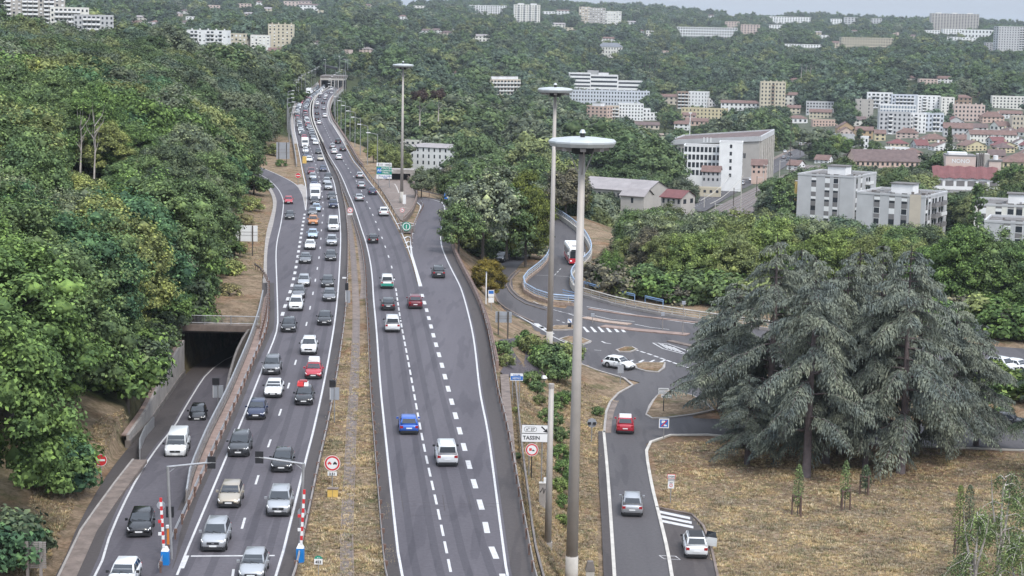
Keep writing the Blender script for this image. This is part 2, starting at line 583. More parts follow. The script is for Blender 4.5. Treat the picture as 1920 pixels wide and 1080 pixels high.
def base_z(X, Y):
    X, Y = np.asarray(X, float), np.asarray(Y, float)
    px = np.clip(960 + F * X / np.maximum(Y, 1), T_PX[0], T_PX[-1] - 1e-3)
    ld, LD = np.log(np.clip(Y, T_D[0], T_D[-1] - 1e-3)), np.log(T_D)
    i = np.clip(np.searchsorted(T_PX, px, side='right') - 1, 0, len(T_PX) - 2)
    j = np.clip(np.searchsorted(LD, ld, side='right') - 1, 0, len(T_D) - 2)
    a = (px - T_PX[i]) / (T_PX[i + 1] - T_PX[i])
    b = (ld - LD[j]) / (LD[j + 1] - LD[j])
    a = a * a * (3 - 2 * a) * 0.5 + a * 0.5
    b = b * b * (3 - 2 * b) * 0.3 + b * 0.7
    z = (T_Z[j, i] * (1 - a) + T_Z[j, i + 1] * a) * (1 - b) + (T_Z[j + 1, i] * (1 - a) + T_Z[j + 1, i + 1] * a) * b
    far = np.clip((Y - 500) / 1500, 0, 1)
    z = z + far * (3.5 * np.sin(X / 83 + 1.3) * np.cos(Y / 171) + 2.2 * np.sin(X / 37 + Y / 61))
    ridge = np.clip((Y - 3200) / 1500, 0, 1)
    z = z + ridge * (5 * np.sin(X / 140 + 0.5) + 3.5 * np.sin(X / 61 + 2))
    return z

def ramp_z(y):
    """height of the side road that climbs out of the tunnel"""
    t = np.clip((np.asarray(y, float) - 132) / 78, 0, 1)
    r = -5.6 * t * t * (3 - 2 * t)
    return float(r) if np.ndim(y) == 0 else r

def dist_poly(X, Y, P):
    """distance to the polygon (0 inside)"""
    P = np.asarray(P)[:, :2]
    n = len(P)
    best = np.full(X.shape, 1e18)
    inside = np.zeros(X.shape, bool)
    for i in range(n):
        x0, y0 = P[i]; x1, y1 = P[(i + 1) % n]
        dx, dy = x1 - x0, y1 - y0
        t = np.clip(((X - x0) * dx + (Y - y0) * dy) / (dx * dx + dy * dy + 1e-12), 0, 1)
        best = np.minimum(best, (X - x0 - t * dx) ** 2 + (Y - y0 - t * dy) ** 2)
        c = ((y0 > Y) != (y1 > Y)) & (X < (x1 - x0) * (Y - y0) / (y1 - y0 + 1e-12) + x0)
        inside ^= c
    return np.where(inside, 0, np.sqrt(best))

def inpoly(px, py, P):
    inside = np.zeros(np.shape(px), bool)
    n = len(P)
    for i in range(n):
        x0, y0 = P[i]; x1, y1 = P[(i + 1) % n]
        inside ^= ((y0 > py) != (y1 > py)) & (px < (x1 - x0) * (py - y0) / (y1 - y0 + 1e-12) + x0)
    return inside

PX_MOTOR = [(285, 1150), (335, 1020), (370, 935), (400, 868), (430, 795), (462, 715), (480, 665), (497, 600), (506, 550), (504, 450), (510, 415),
            (518, 390), (516, 368), (505, 350), (480, 330), (440, 318), (440, 296), (489, 300), (530, 300), (548, 275), (549, 262), (645, 262), (678, 295),
            (700, 300), (745, 318), (770, 350), (785, 362), (840, 378), (846, 400), (840, 440), (846, 470), (866, 510), (886, 545), (904, 600), (922, 660),
            (928, 720), (938, 810), (963, 950), (990, 1080), (1000, 1150)]
PX_LOCAL = [(1130, 1160), (1118, 900), (1120, 800), (1125, 755), (1165, 712), (1090, 680), (1040, 640), (990, 612), (950, 590), (932, 572), (925, 540), (925, 480),
            (945, 462), (1018, 408), (1075, 405), (1112, 440), (1135, 500), (1125, 540), (1330, 585), (1500, 612), (2150, 650), (2250, 1160)]
PX_LOCAL[0:2] = [(1040, 1160), (1062, 1050), (1104, 900)]
def P3(pix, z):
    return np.array([G(x, y, z) for x, y in pix])
POLY_MOTOR = P3(PX_MOTOR, 0.0)
POLY_LOCAL = P3(PX_LOCAL, -5.0)
RAMP_LINE = line([(135, 1150), (185, 1072), (205, 1007), (225, 960), (260, 892), (297, 837), (327, 800), (340, 777), (362, 740), (387, 702), (412, 680), (450, 662)], ramp_z, 3)
# beyond the portal the side road goes on under the motorway
_e, _t = RAMP_LINE[-1], RAMP_LINE[-1] - RAMP_LINE[-4]
_t = _t / np.linalg.norm(_t[:2])
RAMP_IN = np.vstack([RAMP_LINE, [_e + _t * 12, _e + _t * 26]])
RAMP_L = offset(RAMP_IN, -2.6)
RAMP_R = offset(RAMP_IN, 4.9)
POLY_RAMP = np.vstack([offset(RAMP_IN, -3.3), offset(RAMP_IN, 5.0)[::-1]])

def TZ(X, Y):
    X, Y = np.atleast_1d(np.asarray(X, float)), np.atleast_1d(np.asarray(Y, float))
    z = base_z(X, Y)
    near = Y < 750
    if near.any():
        x, y = X[near], Y[near]
        dm, dl, dr = dist_poly(x, y, POLY_MOTOR), dist_poly(x, y, POLY_LOCAL), dist_poly(x, y, POLY_RAMP)
        rz = ramp_z(y) - 0.15
        ws = [1 / (d + 0.02) ** p for d, p in ((dm, 1.15), (dl, 1.15))]
        zi = (ws[0] * -0.16 + ws[1] * -5.08) / (ws[0] + ws[1])
        dmin = np.minimum(dm, dl)
        t = np.clip((dmin - 1.0) / 22, 0, 1)
        zz = zi * (1 - t) + z[near] * t
        left = np.clip((-x - 8) / 20, 0, 1) * np.clip((260 - y) / 40, 0, 1)
        # the bank above the side road: flat verge, then the hill
        tr = np.clip((dr - 0.0) / 0.5, 0, 1)
        zz = np.where(dr < 0.5, rz * (1 - tr) + np.maximum(zz, rz) * tr, zz)
        z[near] = zz
    return z

def TG(px, py):
    """where the sight line through a photo pixel meets the land"""
    v = ray(px, py)
    d = np.exp(np.linspace(math.log(95), math.log(8800), 500))
    X, Z = v.x * d / v.y, CH + v.z * d / v.y
    h = TZ(X, d) - Z
    k = np.argmax(h > 0)
    if h[k] <= 0:
        k = len(d) - 1
    if k == 0:
        k = 1
    t = h[k - 1] / (h[k - 1] - h[k] + 1e-9)
    dd = d[k - 1] + (d[k] - d[k - 1]) * t
    X = v.x * dd / v.y
    return (X, dd, float(TZ(X, dd)[0]))

# ---------------------------------------------------------------- terrain sheet
def terrain():
    cols = np.arange(-700, 2701, 12.0)
    rows = np.exp(np.arange(math.log(40), math.log(9000), 0.0115))
    U, D = np.meshgrid(cols, rows)
    X = (U - 960) / F * D
    Z = TZ(X.ravel(), D.ravel())
    V = np.c_[X.ravel(), D.ravel(), Z]
    nr, nc = U.shape
    i = np.arange(nr - 1)[:, None] * nc + np.arange(nc - 1)[None]
    Q = np.stack([i, i + 1, i + nc + 1, i + nc], -1).reshape(-1, 4)
    me = bpy.data.meshes.new('ground')
    me.vertices.add(len(V)); me.vertices.foreach_set('co', V.ravel())
    me.loops.add(Q.size); me.loops.foreach_set('vertex_index', Q.ravel().astype(np.int32))
    me.polygons.add(len(Q)); me.polygons.foreach_set('loop_start', np.arange(len(Q), dtype=np.int32) * 4)
    me.polygons.foreach_set('use_smooth', np.ones(len(Q), bool))
    me.update(calc_edges=True)
    px, py = PRJ(V)
    # cover: r = dry grass, g = town, b = needle litter
    dry = np.zeros(len(V))
    near = D.ravel() < 620
    dm = np.full(len(V), 999.0); dl = dm.copy()
    dm[near] = dist_poly(V[near, 0], V[near, 1], POLY_MOTOR)
    dl[near] = dist_poly(V[near, 0], V[near, 1], POLY_LOCAL)
    dry = np.clip(1.4 - np.minimum(dm, dl) / 9, 0, 1)
    dry = np.maximum(dry, (D.ravel() < 168) * np.clip(1.6 - dm / 14, 0, 1))
    bank = inpoly(px, py, [(925, 560), (1140, 700), (1120, 1200), (960, 1200)])
    dry = np.where(bank, 1, dry)
    mead = inpoly(px, py, [(1130, 440), (1200, 425), (1260, 430), (1330, 420), (1330, 470), (1130, 480)])
    dry = np.where(mead, 0.9, dry)
    town = np.clip((D.ravel() - 620) / 60, 0, 1) * (px > 1330) * np.clip((1560 - D.ravel()) / 60, 0, 1)
    need = np.zeros(len(V))
    cen = [G(1500, 850, -5), G(1700, 850, -5), (G(1380, 800, -5))]
    for c, r in zip(cen, (13, 13, 9)):
        need = np.maximum(need, np.clip(1.3 - np.hypot(V[:, 0] - c[0], (V[:, 1] - c[1]) * 0.75) / r, 0, 1) * 0.5)
    ca = me.color_attributes.new('cover', 'FLOAT_COLOR', 'POINT')
    ca.data.foreach_set('color', np.c_[dry, town, need, np.ones(len(V))].ravel())
    me.materials.append(M('ground'))
    put('ground', me, kind='structure')
terrain()

# ---------------------------------------------------------------- motorway
PX_LR = [(508, 1110), (519, 1080), (537, 1010), (553, 945), (570, 875), (587, 810), (598, 762), (609, 710), (620, 650), (628, 600), (633, 555), (635.5, 520), (637.5, 482), (638.7, 445),
         (637.5, 418), (635, 388), (630, 362), (625.5, 340), (613, 310), (605, 289), (598, 270), (588, 247), (582.5, 231), (580, 217), (580.5, 205), (583, 192), (589, 182), (600, 172.5), (612, 164), (618, 157)]
PX_RL = [(760, 1110), (752, 1080), (739, 970), (722, 810), (713, 720), (706, 620), (700, 555), (699, 532), (695, 495), (687, 457), (678, 430), (672, 411), (662, 382), (653, 361), (646, 343), (636, 322), (626, 306),
         (616, 289), (607, 270), (599, 251), (592, 234), (588, 217), (587.5, 205), (589, 193.5), (595, 184), (606, 174), (620, 164.5), (625, 158)]
PX_RR = [(787, 537), (772, 485), (757, 445), (740, 412), (725, 385), (708, 360), (688, 335), (676, 317), (663, 302), (651, 280), (642, 264), (634, 251), (626, 238), (618.5, 226), (614.5, 213), (613.5, 201), (616, 189), (622, 180), (632, 170), (640, 163)]
PX_LL = [(573, 394), (575, 372), (573, 348), (567, 320), (562, 291), (556, 262), (552, 240), (552, 222), (556, 204), (562, 191), (572, 178), (585, 169), (596, 161), (600, 156)]
PX_ENTRY_L = [(332, 1078), (345, 1045), (385, 950), (425, 855), (455, 785), (480, 722), (500, 670), (519, 620), (520.5, 580), (519, 530), (517.5, 477), (520, 450), (526, 423), (531, 390), (530, 371), (518, 350), (495, 331), (465, 318)]
PX_ENTRY_R = [(573, 394), (570, 376), (566, 362), (555, 346), (535, 334), (507, 321), (489, 314), (465, 305)]
PX_EXIT_R = [(958, 1110), (951, 1080), (935, 960), (915, 812), (900, 735), (890, 648), (880, 596), (864, 540), (845, 502), (829, 465), (826, 440), (829.5, 418), (834, 388), (827, 377.5), (805, 372.5), (783, 370)]
PX_EXIT_L = [(787, 537), (771, 470), (772, 440), (780, 412), (789.5, 386), (782, 379.5)]
LR, RL, RR, LL = (line(p, 0.0) for p in (PX_LR, PX_RL, PX_RR, PX_LL))
ENL, ENR, EXR, EXL = (line(p, 0.0) for p in (PX_ENTRY_L, PX_ENTRY_R, PX_EXIT_R, PX_EXIT_L))

# left carriageway: main sheet from its left edge to the median shoulder; the slip road sheet lies just below and shows beside it
main_left_edge = np.vstack([line([(250, 1140), (318, 1080), (372, 935), (430, 812), (480, 690), (520, 600), (552, 520), (566, 430), (570, 396)], 0), offset(LL, 0.5)[1:]])
mb = MB()
ribbon(mb, main_left_edge, offset(LR, 0.15), 'asphalt', 0.0, 0.3, 'concrete_dark')
ribbon(mb, offset(ENL, -1.4), np.vstack([line([(480, 1110), (560, 700), (590, 480), (580, 400)], 0), ENR[1:]]), 'asphalt', -0.02, 0.28, 'concrete_dark')
mb.build('motorway_left_carriageway', kind='structure')
mb = MB()
main_right_edge = np.vstack([line([(945, 1120), (915, 900), (890, 740), (868, 640), (830, 570), (795, 545)], 0), offset(RR, -0.4)])
ribbon(mb, offset(RL, -0.15), main_right_edge, 'asphalt', 0.0, 0.3, 'concrete_dark')
ribbon(mb, np.vstack([line([(800, 1120), (800, 700), (789, 545)], 0), EXL[1:], [list(G(774, 372, 0))]]), offset(EXR, 0.9), 'asphalt', -0.02, 0.28, 'concrete_dark')
mb.build('motorway_right_carriageway', kind='structure')
mb = MB()
ribbon(mb, offset(LR, 0.15), offset(LR, 1.25), 'asphalt_shoulder', -0.012, 0.25)
ribbon(mb, offset(RL, -1.1), offset(RL, -0.15), 'asphalt_shoulder', -0.012, 0.25)
ribbon(mb, offset(EXR, 0.3), offset(EXR, 2.0), 'asphalt_shoulder', -0.008, 0.25)
ribbon(mb, offset(ENL[:len(ENL) // 2], -0.4), offset(ENL[:len(ENL) // 2], -2.0), 'asphalt_shoulder', -0.012, 0.25)
mb.build('hard_shoulders', kind='structure')
mb = MB()
# grey wedge where the slip road joins, and its gutter
sheet(mb, [G(x, y, 0) for x, y in [(573, 392), (575, 372), (573.5, 350), (566, 345), (556, 347), (565, 360), (570, 376)]], 'concrete', 0.012)
gut = line([(500, 560), (502, 470), (506, 432), (513, 405), (517, 385), (514, 366), (505, 351), (492, 341)], 0)
stripe(mb, gut, 1.1, 'concrete', -0.03, 0.2)
mb.build('concrete_verge', kind='structure')

# viaduct decks: thick slabs carried on piers beyond the embankment
FARI = lambda P, y0: P[P[:, 1] > y0]
mb = MB()
ribbon(mb, offset(FARI(LL, 560), -1.6), offset(FARI(LR, 560), 1.4), 'concrete', -0.035, 1.8, 'concrete_pale')
ribbon(mb, offset(FARI(RL, 560), -1.4), offset(FARI(RR, 560), 1.6), 'concrete', -0.035, 1.8, 'concrete_pale')
vi = mb.build('viaduct', None, label='long curving concrete viaduct that carries both carriageways over the wooded valley', cat='viaduct')
for P, s in ((LL, 3.4), (RR, -3.4)):
    Q = offset(FARI(P, 600), s)
    for k in range(0, len(Q) - 1, max(1, int(len(Q) / 9))):
        x, y, z = Q[k]
        mb = MB().box(-1.6, 1.6, -0.7, 0.7, float(TZ(x, y)[0]) - 2, -1.82, 'concrete')
        p = mb.build('pier', vi, loc=(x, y, 0))

# tyre-polished tracks
mb = MB()
for P_, a_, b_ in ((LR, -2.6, -1.0), (LR, -6.1, -4.5), (RL, 1.0, 2.6), (RL, 4.5, 6.1)) :
    for o_ in (a_, b_):
        Q_ = offset(P_, o_); ribbon(mb, offset(Q_, -.28), offset(Q_, .28), 'asphalt_track', 0.004)
mb.build('tyre_tracks', kind='structure')
# painted lines
mb = MB()
stripe(mb, LR, 0.18, 'road_paint'); stripe(mb, RL, 0.18, 'road_paint'); stripe(mb, RR, 0.17, 'road_paint'); stripe(mb, EXR, 0.18, 'road_paint', 0.004)
stripe(mb, LL, 0.22, 'road_paint'); stripe(mb, ENL, 0.17, 'road_paint', 0.004); stripe(mb, ENR, 0.17, 'road_paint', 0.004); stripe(mb, EXL, 0.28, 'road_paint', 0.004)
cl = line([(432, 1110), (447, 1015), (472, 931), (495, 860), (519, 792), (538, 733), (553, 683), (566, 640), (576, 602), (583, 569), (589, 539), (593, 515), (597, 491), (600, 469),
           (601.5, 450), (602.5, 433), (604, 418), (605.5, 402), (606, 388), (605, 376), (604, 364), (602, 350), (599, 336), (594, 315), (588, 296), (583, 280), (577, 262), (570, 243), (566, 228), (565, 213), (567, 200), (574, 188), (586, 177), (600, 167)], 0)
dashes(mb, cl, 0.18, 3, 10, 'road_paint', phase=2)
md = line([(549, 530), (541, 556), (533, 578), (529, 592)][::-1] + [(549, 530), (556, 495), (560, 470), (564, 445), (568, 420), (572, 398)][1:], 0)
dashes(mb, md, 0.42, 3, 3.5, 'road_paint', phase=0)
rc = line([(853, 1110), (843, 1062), (822, 960), (797, 847), (784, 780), (765, 675), (751, 600), (742, 540)], 0)
dashes(mb, rc, 0.19, 3, 1.4, 'road_paint')
rc2 = line([(742, 540), (734, 499), (720, 456), (707, 422), (696, 396), (680, 362), (669, 341), (657, 322), (647, 306), (636, 288), (625, 270), (614, 250), (606, 232), (601, 216), (600, 203), (603, 190), (612, 179), (626, 168)], 0)
dashes(mb, rc2, 0.18, 3, 10, 'road_paint', phase=8)
rd = line([(950, 1110), (940, 1070), (917, 1015), (907, 967), (894, 922), (882, 882), (872, 845), (854, 779), (839, 724), (826, 675), (814, 634), (804, 596), (795, 564), (788, 541)], 0)
dashes(mb, rd, 0.42, 3, 3.5, 'road_paint', phase=1)
# hatching in the gore and its solid tip
for k, y in enumerate(range(416, 470, 9)):
    q = (y - 412) / 73
    xl, xr = np.interp(y, [412, 445, 485], [741, 758, 772]), np.interp(y, [412, 440, 470], [780, 773, 771])
    a, b_, c = G(xl, y + 4, 0), G((xl + xr) / 2, y, 0), G(xr, y + 4, 0)
    stripe(mb, np.array([a, b_, c]), 0.55, 'road_paint', 0.014)
sheet(mb, [G(x, y, 0) for x, y in [(770, 478), (774, 478), (792, 537), (785, 537)]], 'road_paint', 0.014)
# stop line by the barriers and short text mark
stripe(mb, np.array([G(358, 1043, 0), G(515, 1042, 0)]), 0.28, 'road_paint', 0.015)
stripe(mb, np.array([G(352, 1042, 0), G(342, 1066, 0)]), 0.22, 'road_paint', 0.015)
stripe(mb, RAMP_LINE, 0.17, 'road_paint', 0.04)
mb.build('road_markings', kind='structure')

# crack sealing across the right carriageway
mb = MB()
for pts in ([(755, 940), (850, 945), (945, 944)], [(760, 948), (860, 951), (930, 950)], [(752, 928), (757, 960)], [(830, 928), (834, 958)], [(878, 928), (884, 956)], [(765, 966), (905, 968)]):
    stripe(mb, line(pts, 0), 0.045, 'asphalt_shoulder', 0.007)
mb.build('crack_seals', kind='structure')

# side road out of the tunnel
mb = MB()
ribbon(mb, RAMP_L, RAMP_R, 'asphalt', 0.0, 0.25, 'concrete_dark')
ribbon(mb, offset(RAMP_IN, -2.6), offset(RAMP_IN, -0.35), 'asphalt_shoulder', 0.006)
mb.build('tunnel_side_road', kind='structure')
mb = MB()
gl = line([(112, 1110), (140, 1050), (168, 990), (200, 945), (236, 895), (262, 862)], 0.0)
stripe(mb, gl, 1.25, 'concrete_dirty', 0.02, 0.3)
stripe(mb, offset(gl, -0.55), 0.16, 'concrete', 0.09, 0.3)
mb.build('concrete_gutter', kind='structure')
# median drain
mb = MB()
dr = line([(652, 1110), (650, 1000), (655, 900), (659, 800), (663, 740), (666, 680), (667, 640), (668, 590), (667, 560), (665, 520), (662, 480), (659, 450), (656, 425), (651, 400), (644, 378)], -0.16)
stripe(mb, dr, 0.7, 'ballast', 0.02)
stripe(mb, offset(dr, -0.42), 0.1, 'concrete_dirty', 0.05, 0.1)
stripe(mb, offset(dr, 0.42), 0.1, 'concrete_dirty', 0.05, 0.1)
pv = line([(664, 560), (668, 530), (664, 480), (660, 445), (654, 418), (646, 392)], -0.16)
ribbon(mb, offset(pv, 0.7), offset(pv, 3.3), 'concrete_dirty', 0.02)
ribbon(mb, offset(line([(673, 600), (672, 570), (669, 532)], -0.16), -0.7), offset(line([(673, 600), (672, 570), (669, 532)], -0.16), 0.1), 'concrete_dirty', 0.04)
mb.build('median_drain', kind='structure')
# dark brown median strip where the two carriageways close up
mb = MB()
a_, b_ = offset(LR[LR[:, 1] > 395], 1.25), offset(RL[RL[:, 1] > 395], -1.1)
ribbon(mb, a_, b_, 'concrete_dirty', -0.10, 0.3)
mb.build('median_strip', kind='structure')

# ---------------------------------------------------------------- lid over the tunnel, its portal and the retaining walls
pe = RAMP_LINE[-1]
tun = thing('tunnel_portal', 'dark tunnel mouth under a concrete deck with a grey railing beside the motorway', 'tunnel', (0, 0, 0))
front = 216.5
xl = float(np.interp(front, RAMP_L[:, 1], RAMP_L[:, 0])) - 7.5
xr = float(G(500, 600, 0)[0])
mb = MB()
mb.box(xl, xr, front, front + 0.9, -0.4, 0.35, 'concrete_dirty')
mb.build('lintel', tun)
mb = MB()
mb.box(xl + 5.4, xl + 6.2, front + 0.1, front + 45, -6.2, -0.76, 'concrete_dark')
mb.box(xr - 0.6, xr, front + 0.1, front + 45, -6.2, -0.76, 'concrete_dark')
mb.box(xl + 5.3, xr, front + 40, front + 41, -6.2, -0.76, 'black')  # black end slab stands in for the dark deeper in the tunnel
mb.build('tunnel_wall_and_shade_end', tun)
mb = MB()
mb.box(xl, xr, front + 0.9, front + 45, -0.75, -0.1, 'concrete_dark')
mb.build('tunnel_roof', tun)
for k in range(6):
    x = xl + 0.3 + (xr - xl - 0.6) * k / 5
    MB().cyl((0, 0, 0), (0, 0, 1.15), 0.05, 0.05, 'galvanised', 6).build('railing_post', tun, loc=(x, front + 0.3, 0.35))
for z in (1.45, 0.55):
    MB().tube([(xl, front + 0.3, z), (xr, front + 0.3, z)], 0.05, 'galvanised').build('rail', tun)
mb = MB()
x = xl
while x < xr:
    mb.box(x, x + 0.035, front + 0.28, front + 0.31, 0.55, 1.45, 'galvanised'); x += 0.16
mb.build('railing_bars', tun, kind='stuff')
# grass lid
mb = MB()
n = 14
lid = []
for j in range(n + 1):
    yy = front + 0.95 + 50 * j / n
    row = []
    for i in range(9):
        rgt = float(np.interp(yy, ENL[::-1, 1] if ENL[0, 1] > ENL[-1, 1] else ENL[:, 1], ENL[:, 0])) - 2.1
        xx = xl - 3 + (rgt - xl + 3) * i / 8
        row.append((xx, yy, 0.12 + 1.6 * (1 - i / 8) ** 1.5 * min(1, j / 3) + 0.15 * math.sin(xx * 1.3 + yy * 0.9)))
    lid.append(row)
V = [p for r in lid for p in r]
Fc = [(j * 9 + i, j * 9 + i + 1, (j + 1) * 9 + i + 1, (j + 1) * 9 + i) for j in range(n) for i in range(8)]
me = bpy.data.meshes.new('grass_bank')
me.from_pydata(V, [], Fc)
me.polygons.foreach_set('use_smooth', [True] * len(Fc))
ca = me.color_attributes.new('cover', 'FLOAT_COLOR', 'POINT')
ca.data.foreach_set('color', np.tile([1.0, 0, 0, 1], len(V)))
me.materials.append(M('ground'))
put('dry_grass_bank', me, kind='structure')

def wall(pts, z0, z1, th, mat, capmat=None, joints=0.0, name=None, parent=None, **kw):
    """upright wall along a line; z0/z1 numbers or arrays"""
    mb = MB()
    n = len(pts)
    z0 = np.broadcast_to(z0, n); z1 = np.broadcast_to(z1, n)
    A, B = offset(pts, -th / 2), offset(pts, th / 2)
    R = [[(a[0], a[1], zl), (b[0], b[1], zl), (b[0], b[1], zh), (a[0], a[1], zh)] for a, b, zl, zh in zip(A, B, z0, z1)]
    mb.rings(R, mat)
    if capmat:
        A, B = offset(pts, -th / 2 - 0.06), offset(pts, th / 2 + 0.06)
        R = [[(a[0], a[1], zh + .003), (b[0], b[1], zh + .003), (b[0], b[1], zh + .12), (a[0], a[1], zh + .12)] for a, b, zh in zip(A, B, z1)]
        mb.rings(R, capmat)
    return mb.build(name, parent, **kw) if name else mb

# left retaining wall built of upright panels
RW = offset(RAMP_LINE[(RAMP_LINE[:, 1] > 158) & (RAMP_LINE[:, 1] < 219)], -2.75)
L = length(RW)
rw = thing('retaining_wall', 'weathered concrete retaining wall of upright panels left of the sunken side road', 'retaining wall', (0, 0, 0))
npan = int(L / 2.2)
for k in range(npan):
    Q, _ = at_len(RW, np.linspace(L * k / npan + 0.03, L * (k + 1) / npan - 0.03, 2))
    h = np.interp(Q[:, 1], [158, 170, 190, 215], [0.9, 1.5, 2.6, 4.2])
    wall(Q, Q[:, 2] - 0.4, Q[:, 2] + h, 0.25, 'concrete', name='wall_panel', parent=rw)
wall(RW, RW[:, 2] - 0.4, RW[:, 2] + 0.55, 0.5, 'concrete_dark', name='plinth', parent=rw)
q = offset(RW, -0.35); hh = np.interp(q[:, 1], [158, 170, 190, 215], [0.9, 1.5, 2.6, 4.2])
wall(q, RW[:, 2] + hh - 0.1, RW[:, 2] + hh + 0.02, 0.45, 'rust_light', name='coping', parent=rw)
# right retaining wall, mostly out of sight, that carries the motorway edge
RW2 = offset(RAMP_LINE[(RAMP_LINE[:, 1] > 150)], 5.05)
wall(RW2, RW2[:, 2] - 0.5, np.full(len(RW2), -0.05), 0.25, 'concrete_dark', name='retaining_wall', label='low dark wall holding the motorway edge above the sunken side road', cat='retaining wall')
# galvanised guard panel standing on top of the bank beside the wall
gp = line([(262, 848), (262, 815), (272, 775), (288, 742)], -0.2)
wall(gp, TZ(gp[:, 0], gp[:, 1]) - 0.3, TZ(gp[:, 0], gp[:, 1]) + 1.2, 0.12, 'galvanised', name='guard_panel', label='grey metal guard panel at the start of the retaining wall', cat='guard panel')

# ---------------------------------------------------------------- guardrails
def guardrail(name, P, label, post=2.0, h=0.75, mat='galvanised_dull', pmat='rust', side=1, cat='guardrail', z=0.0, beams=1, group=None):
    t = thing(name, label, cat, (0, 0, 0), group=group)
    zb = z
    for b in range(beams):
        hh = h - 0.33 * b
        A, B = offset(P, 0.06 * side), offset(P, 0.12 * side)
        R = [[(a[0], a[1], zb + hh - 0.3), (b_[0], b_[1], zb + hh - 0.22), (a[0], a[1], zb + hh - 0.15), (b_[0], b_[1], zb + hh - 0.08), (a[0], a[1], zb + hh), (a[0] - .03, a[1], zb + hh), (a[0] - .03, a[1], zb + hh - 0.3)]
             for a, b_ in zip(A, B)]
        MB().rings(R, mat).build('rail', t)
    me = MB().box(-0.06, 0.06, -0.05, 0.05, -0.3, h - 0.02, pmat).box(-0.1, 0.14 , -0.08, 0.08, h - 0.28, h + 0.03, pmat).mesh('post')
    L = length(P); s = 0.5; n = 0
    far = MB()
    while s < L and n < 400:
        q, _ = at_len(P, np.array([s, min(L, s + 0.5)]))
        x, y = q[0][:2]
        r = math.atan2(q[1][1] - y, q[1][0] - x) - math.pi / 2
        if y < 330:
            put('post', me, t, (x, y, zb), r)
        else:
            far.box(x - .06, x + .06, y - .05, y + .05, zb - 0.3, zb + h, pmat)
        s += post if y < 330 else post * 2; n += 1
    if far.f:
        far.build('posts', t, kind='stuff')
    return t
GL = offset(LR[LR[:, 1] < 620], 1.2)
guardrail('guardrail', GL, 'rusty guardrail along the left edge of the dry grass median', 4.0)
GR = offset(RL[RL[:, 1] < 620], -1.0)
guardrail('guardrail', GR, 'rusty guardrail along the right edge of the dry grass median', 4.0, side=-1)
GO = offset(EXR[EXR[:, 1] < 340], 1.75)
guardrail('guardrail', GO, 'dark guardrail on the outer edge of the exit lane', 4.0)
ENLn = ENL[ENL[:, 1] < 262]
guardrail('guardrail', offset(ENLn, -1.15), 'pale guardrail beside the left lane above the sunken side road', 4.0, side=-1, mat='galvanised')
GX = line([(478, 502), (489, 510), (498, 522), (503, 545), (499, 590), (487, 640)], 0.0)
guardrail('guardrail', GX, 'short curved guardrail end on the dry slope above the tunnel', 2.0)
# outer metal parapet above the side road
PO = line([(350, 945), (356, 905), (375, 855), (395, 810), (425, 750), (450, 692), (470, 643), (484, 600), (493, 560)], 0.0)
po = thing('steel_parapet', 'long grey steel parapet between the motorway and the sunken side road', 'parapet', (0, 0, 0))
wall(PO, np.full(len(PO), -0.4), np.full(len(PO), 0.25), 0.3, 'concrete_dark', name='kerb', parent=po)
wall(PO, np.full(len(PO), 0.45), np.full(len(PO), 1.0), 0.1, 'galvanised', name='panel', parent=po)
MB().tube([(p[0], p[1], 1.12) for p in PO], 0.09, 'galvanised').build('handrail', po)
L = length(PO); s = 0.0
pme = MB().box(-.06, .06, -.06, .06, 0.2, 1.1, 'galvanised_dull').mesh('post')
while s < L:
    q, _ = at_len(PO, np.array([s])); put('post', pme, po, (q[0][0], q[0][1], 0)); s += 3
# paved strip between parapet and guardrail
mb = MB(); 
ribbon(mb, offset(PO, 0.15), offset(ENLn[(ENLn[:, 1] > 128) & (ENLn[:, 1] < 252)], -1.2), 'rust_light', 0.0, 0.2)
mb.build('paved_strip', kind='structure')

# right-hand rusty concrete parapet beside the exit lane
PR = line([(932, 690), (924, 650), (915, 612), (900, 572), (884, 537), (868, 507), (851, 470), (845, 440), (848, 410), (845, 386)], 0.0)
pr = thing('concrete_parapet', 'rust brown concrete parapet curving along the exit lane', 'parapet', (0, 0, 0))
wall(PR, np.full(len(PR), -1.2), np.full(len(PR), 0.8), 0.35, 'rust_light', name='wall', parent=pr)
MB().tube([(p[0], p[1], 1.05) for p in PR], 0.07, 'rust').build('handrail', pr)
mb = MB(); ribbon(mb, offset(EXR[(EXR[:, 1] > 178) & (EXR[:, 1] < 370)], 1.95), offset(PR, -0.15)[::1], 'rust_light', -0.02, 0.1)
mb.build('parapet_walkway', kind='structure')
PC = line([(845, 386), (832, 372), (806, 366), (782, 361)], 0.0)
guardrail('guardrail', PC, 'low rusty rail round the head of the exit slip road', 3.0)
PB = line([(757, 418), (771, 402), (780, 380), (781, 362), (771, 345), (757, 332), (738, 322)], 0.0)
pb = thing('curved_parapet', 'curved brown parapet round the paved platform of the tall lamp mast', 'parapet', (0, 0, 0))
wall(PB, np.full(len(PB), -0.6), np.full(len(PB), 0.75), 0.3, 'concrete_dirty', name='wall', parent=pb)
wall(PB, np.full(len(PB), 0.95), np.full(len(PB), 1.2), 0.1, 'rust_light', name='rail', parent=pb)
guardrail('guardrail', line([(772, 462), (772, 440), (782, 412), (794, 388), (789, 381)], 0.0)[::-1], 'short white guardrail loop beside the gore of the exit', 2.0, mat='galvanised')
guardrail('guardrail', line([(756, 440), (742, 408), (728, 382), (712, 357), (693, 333), (680, 316), (667, 300), (655, 280), (646, 264)], 0.0), 'rusty guardrail between the motorway and the paved platform', 4.0, side=1)
mb = MB()
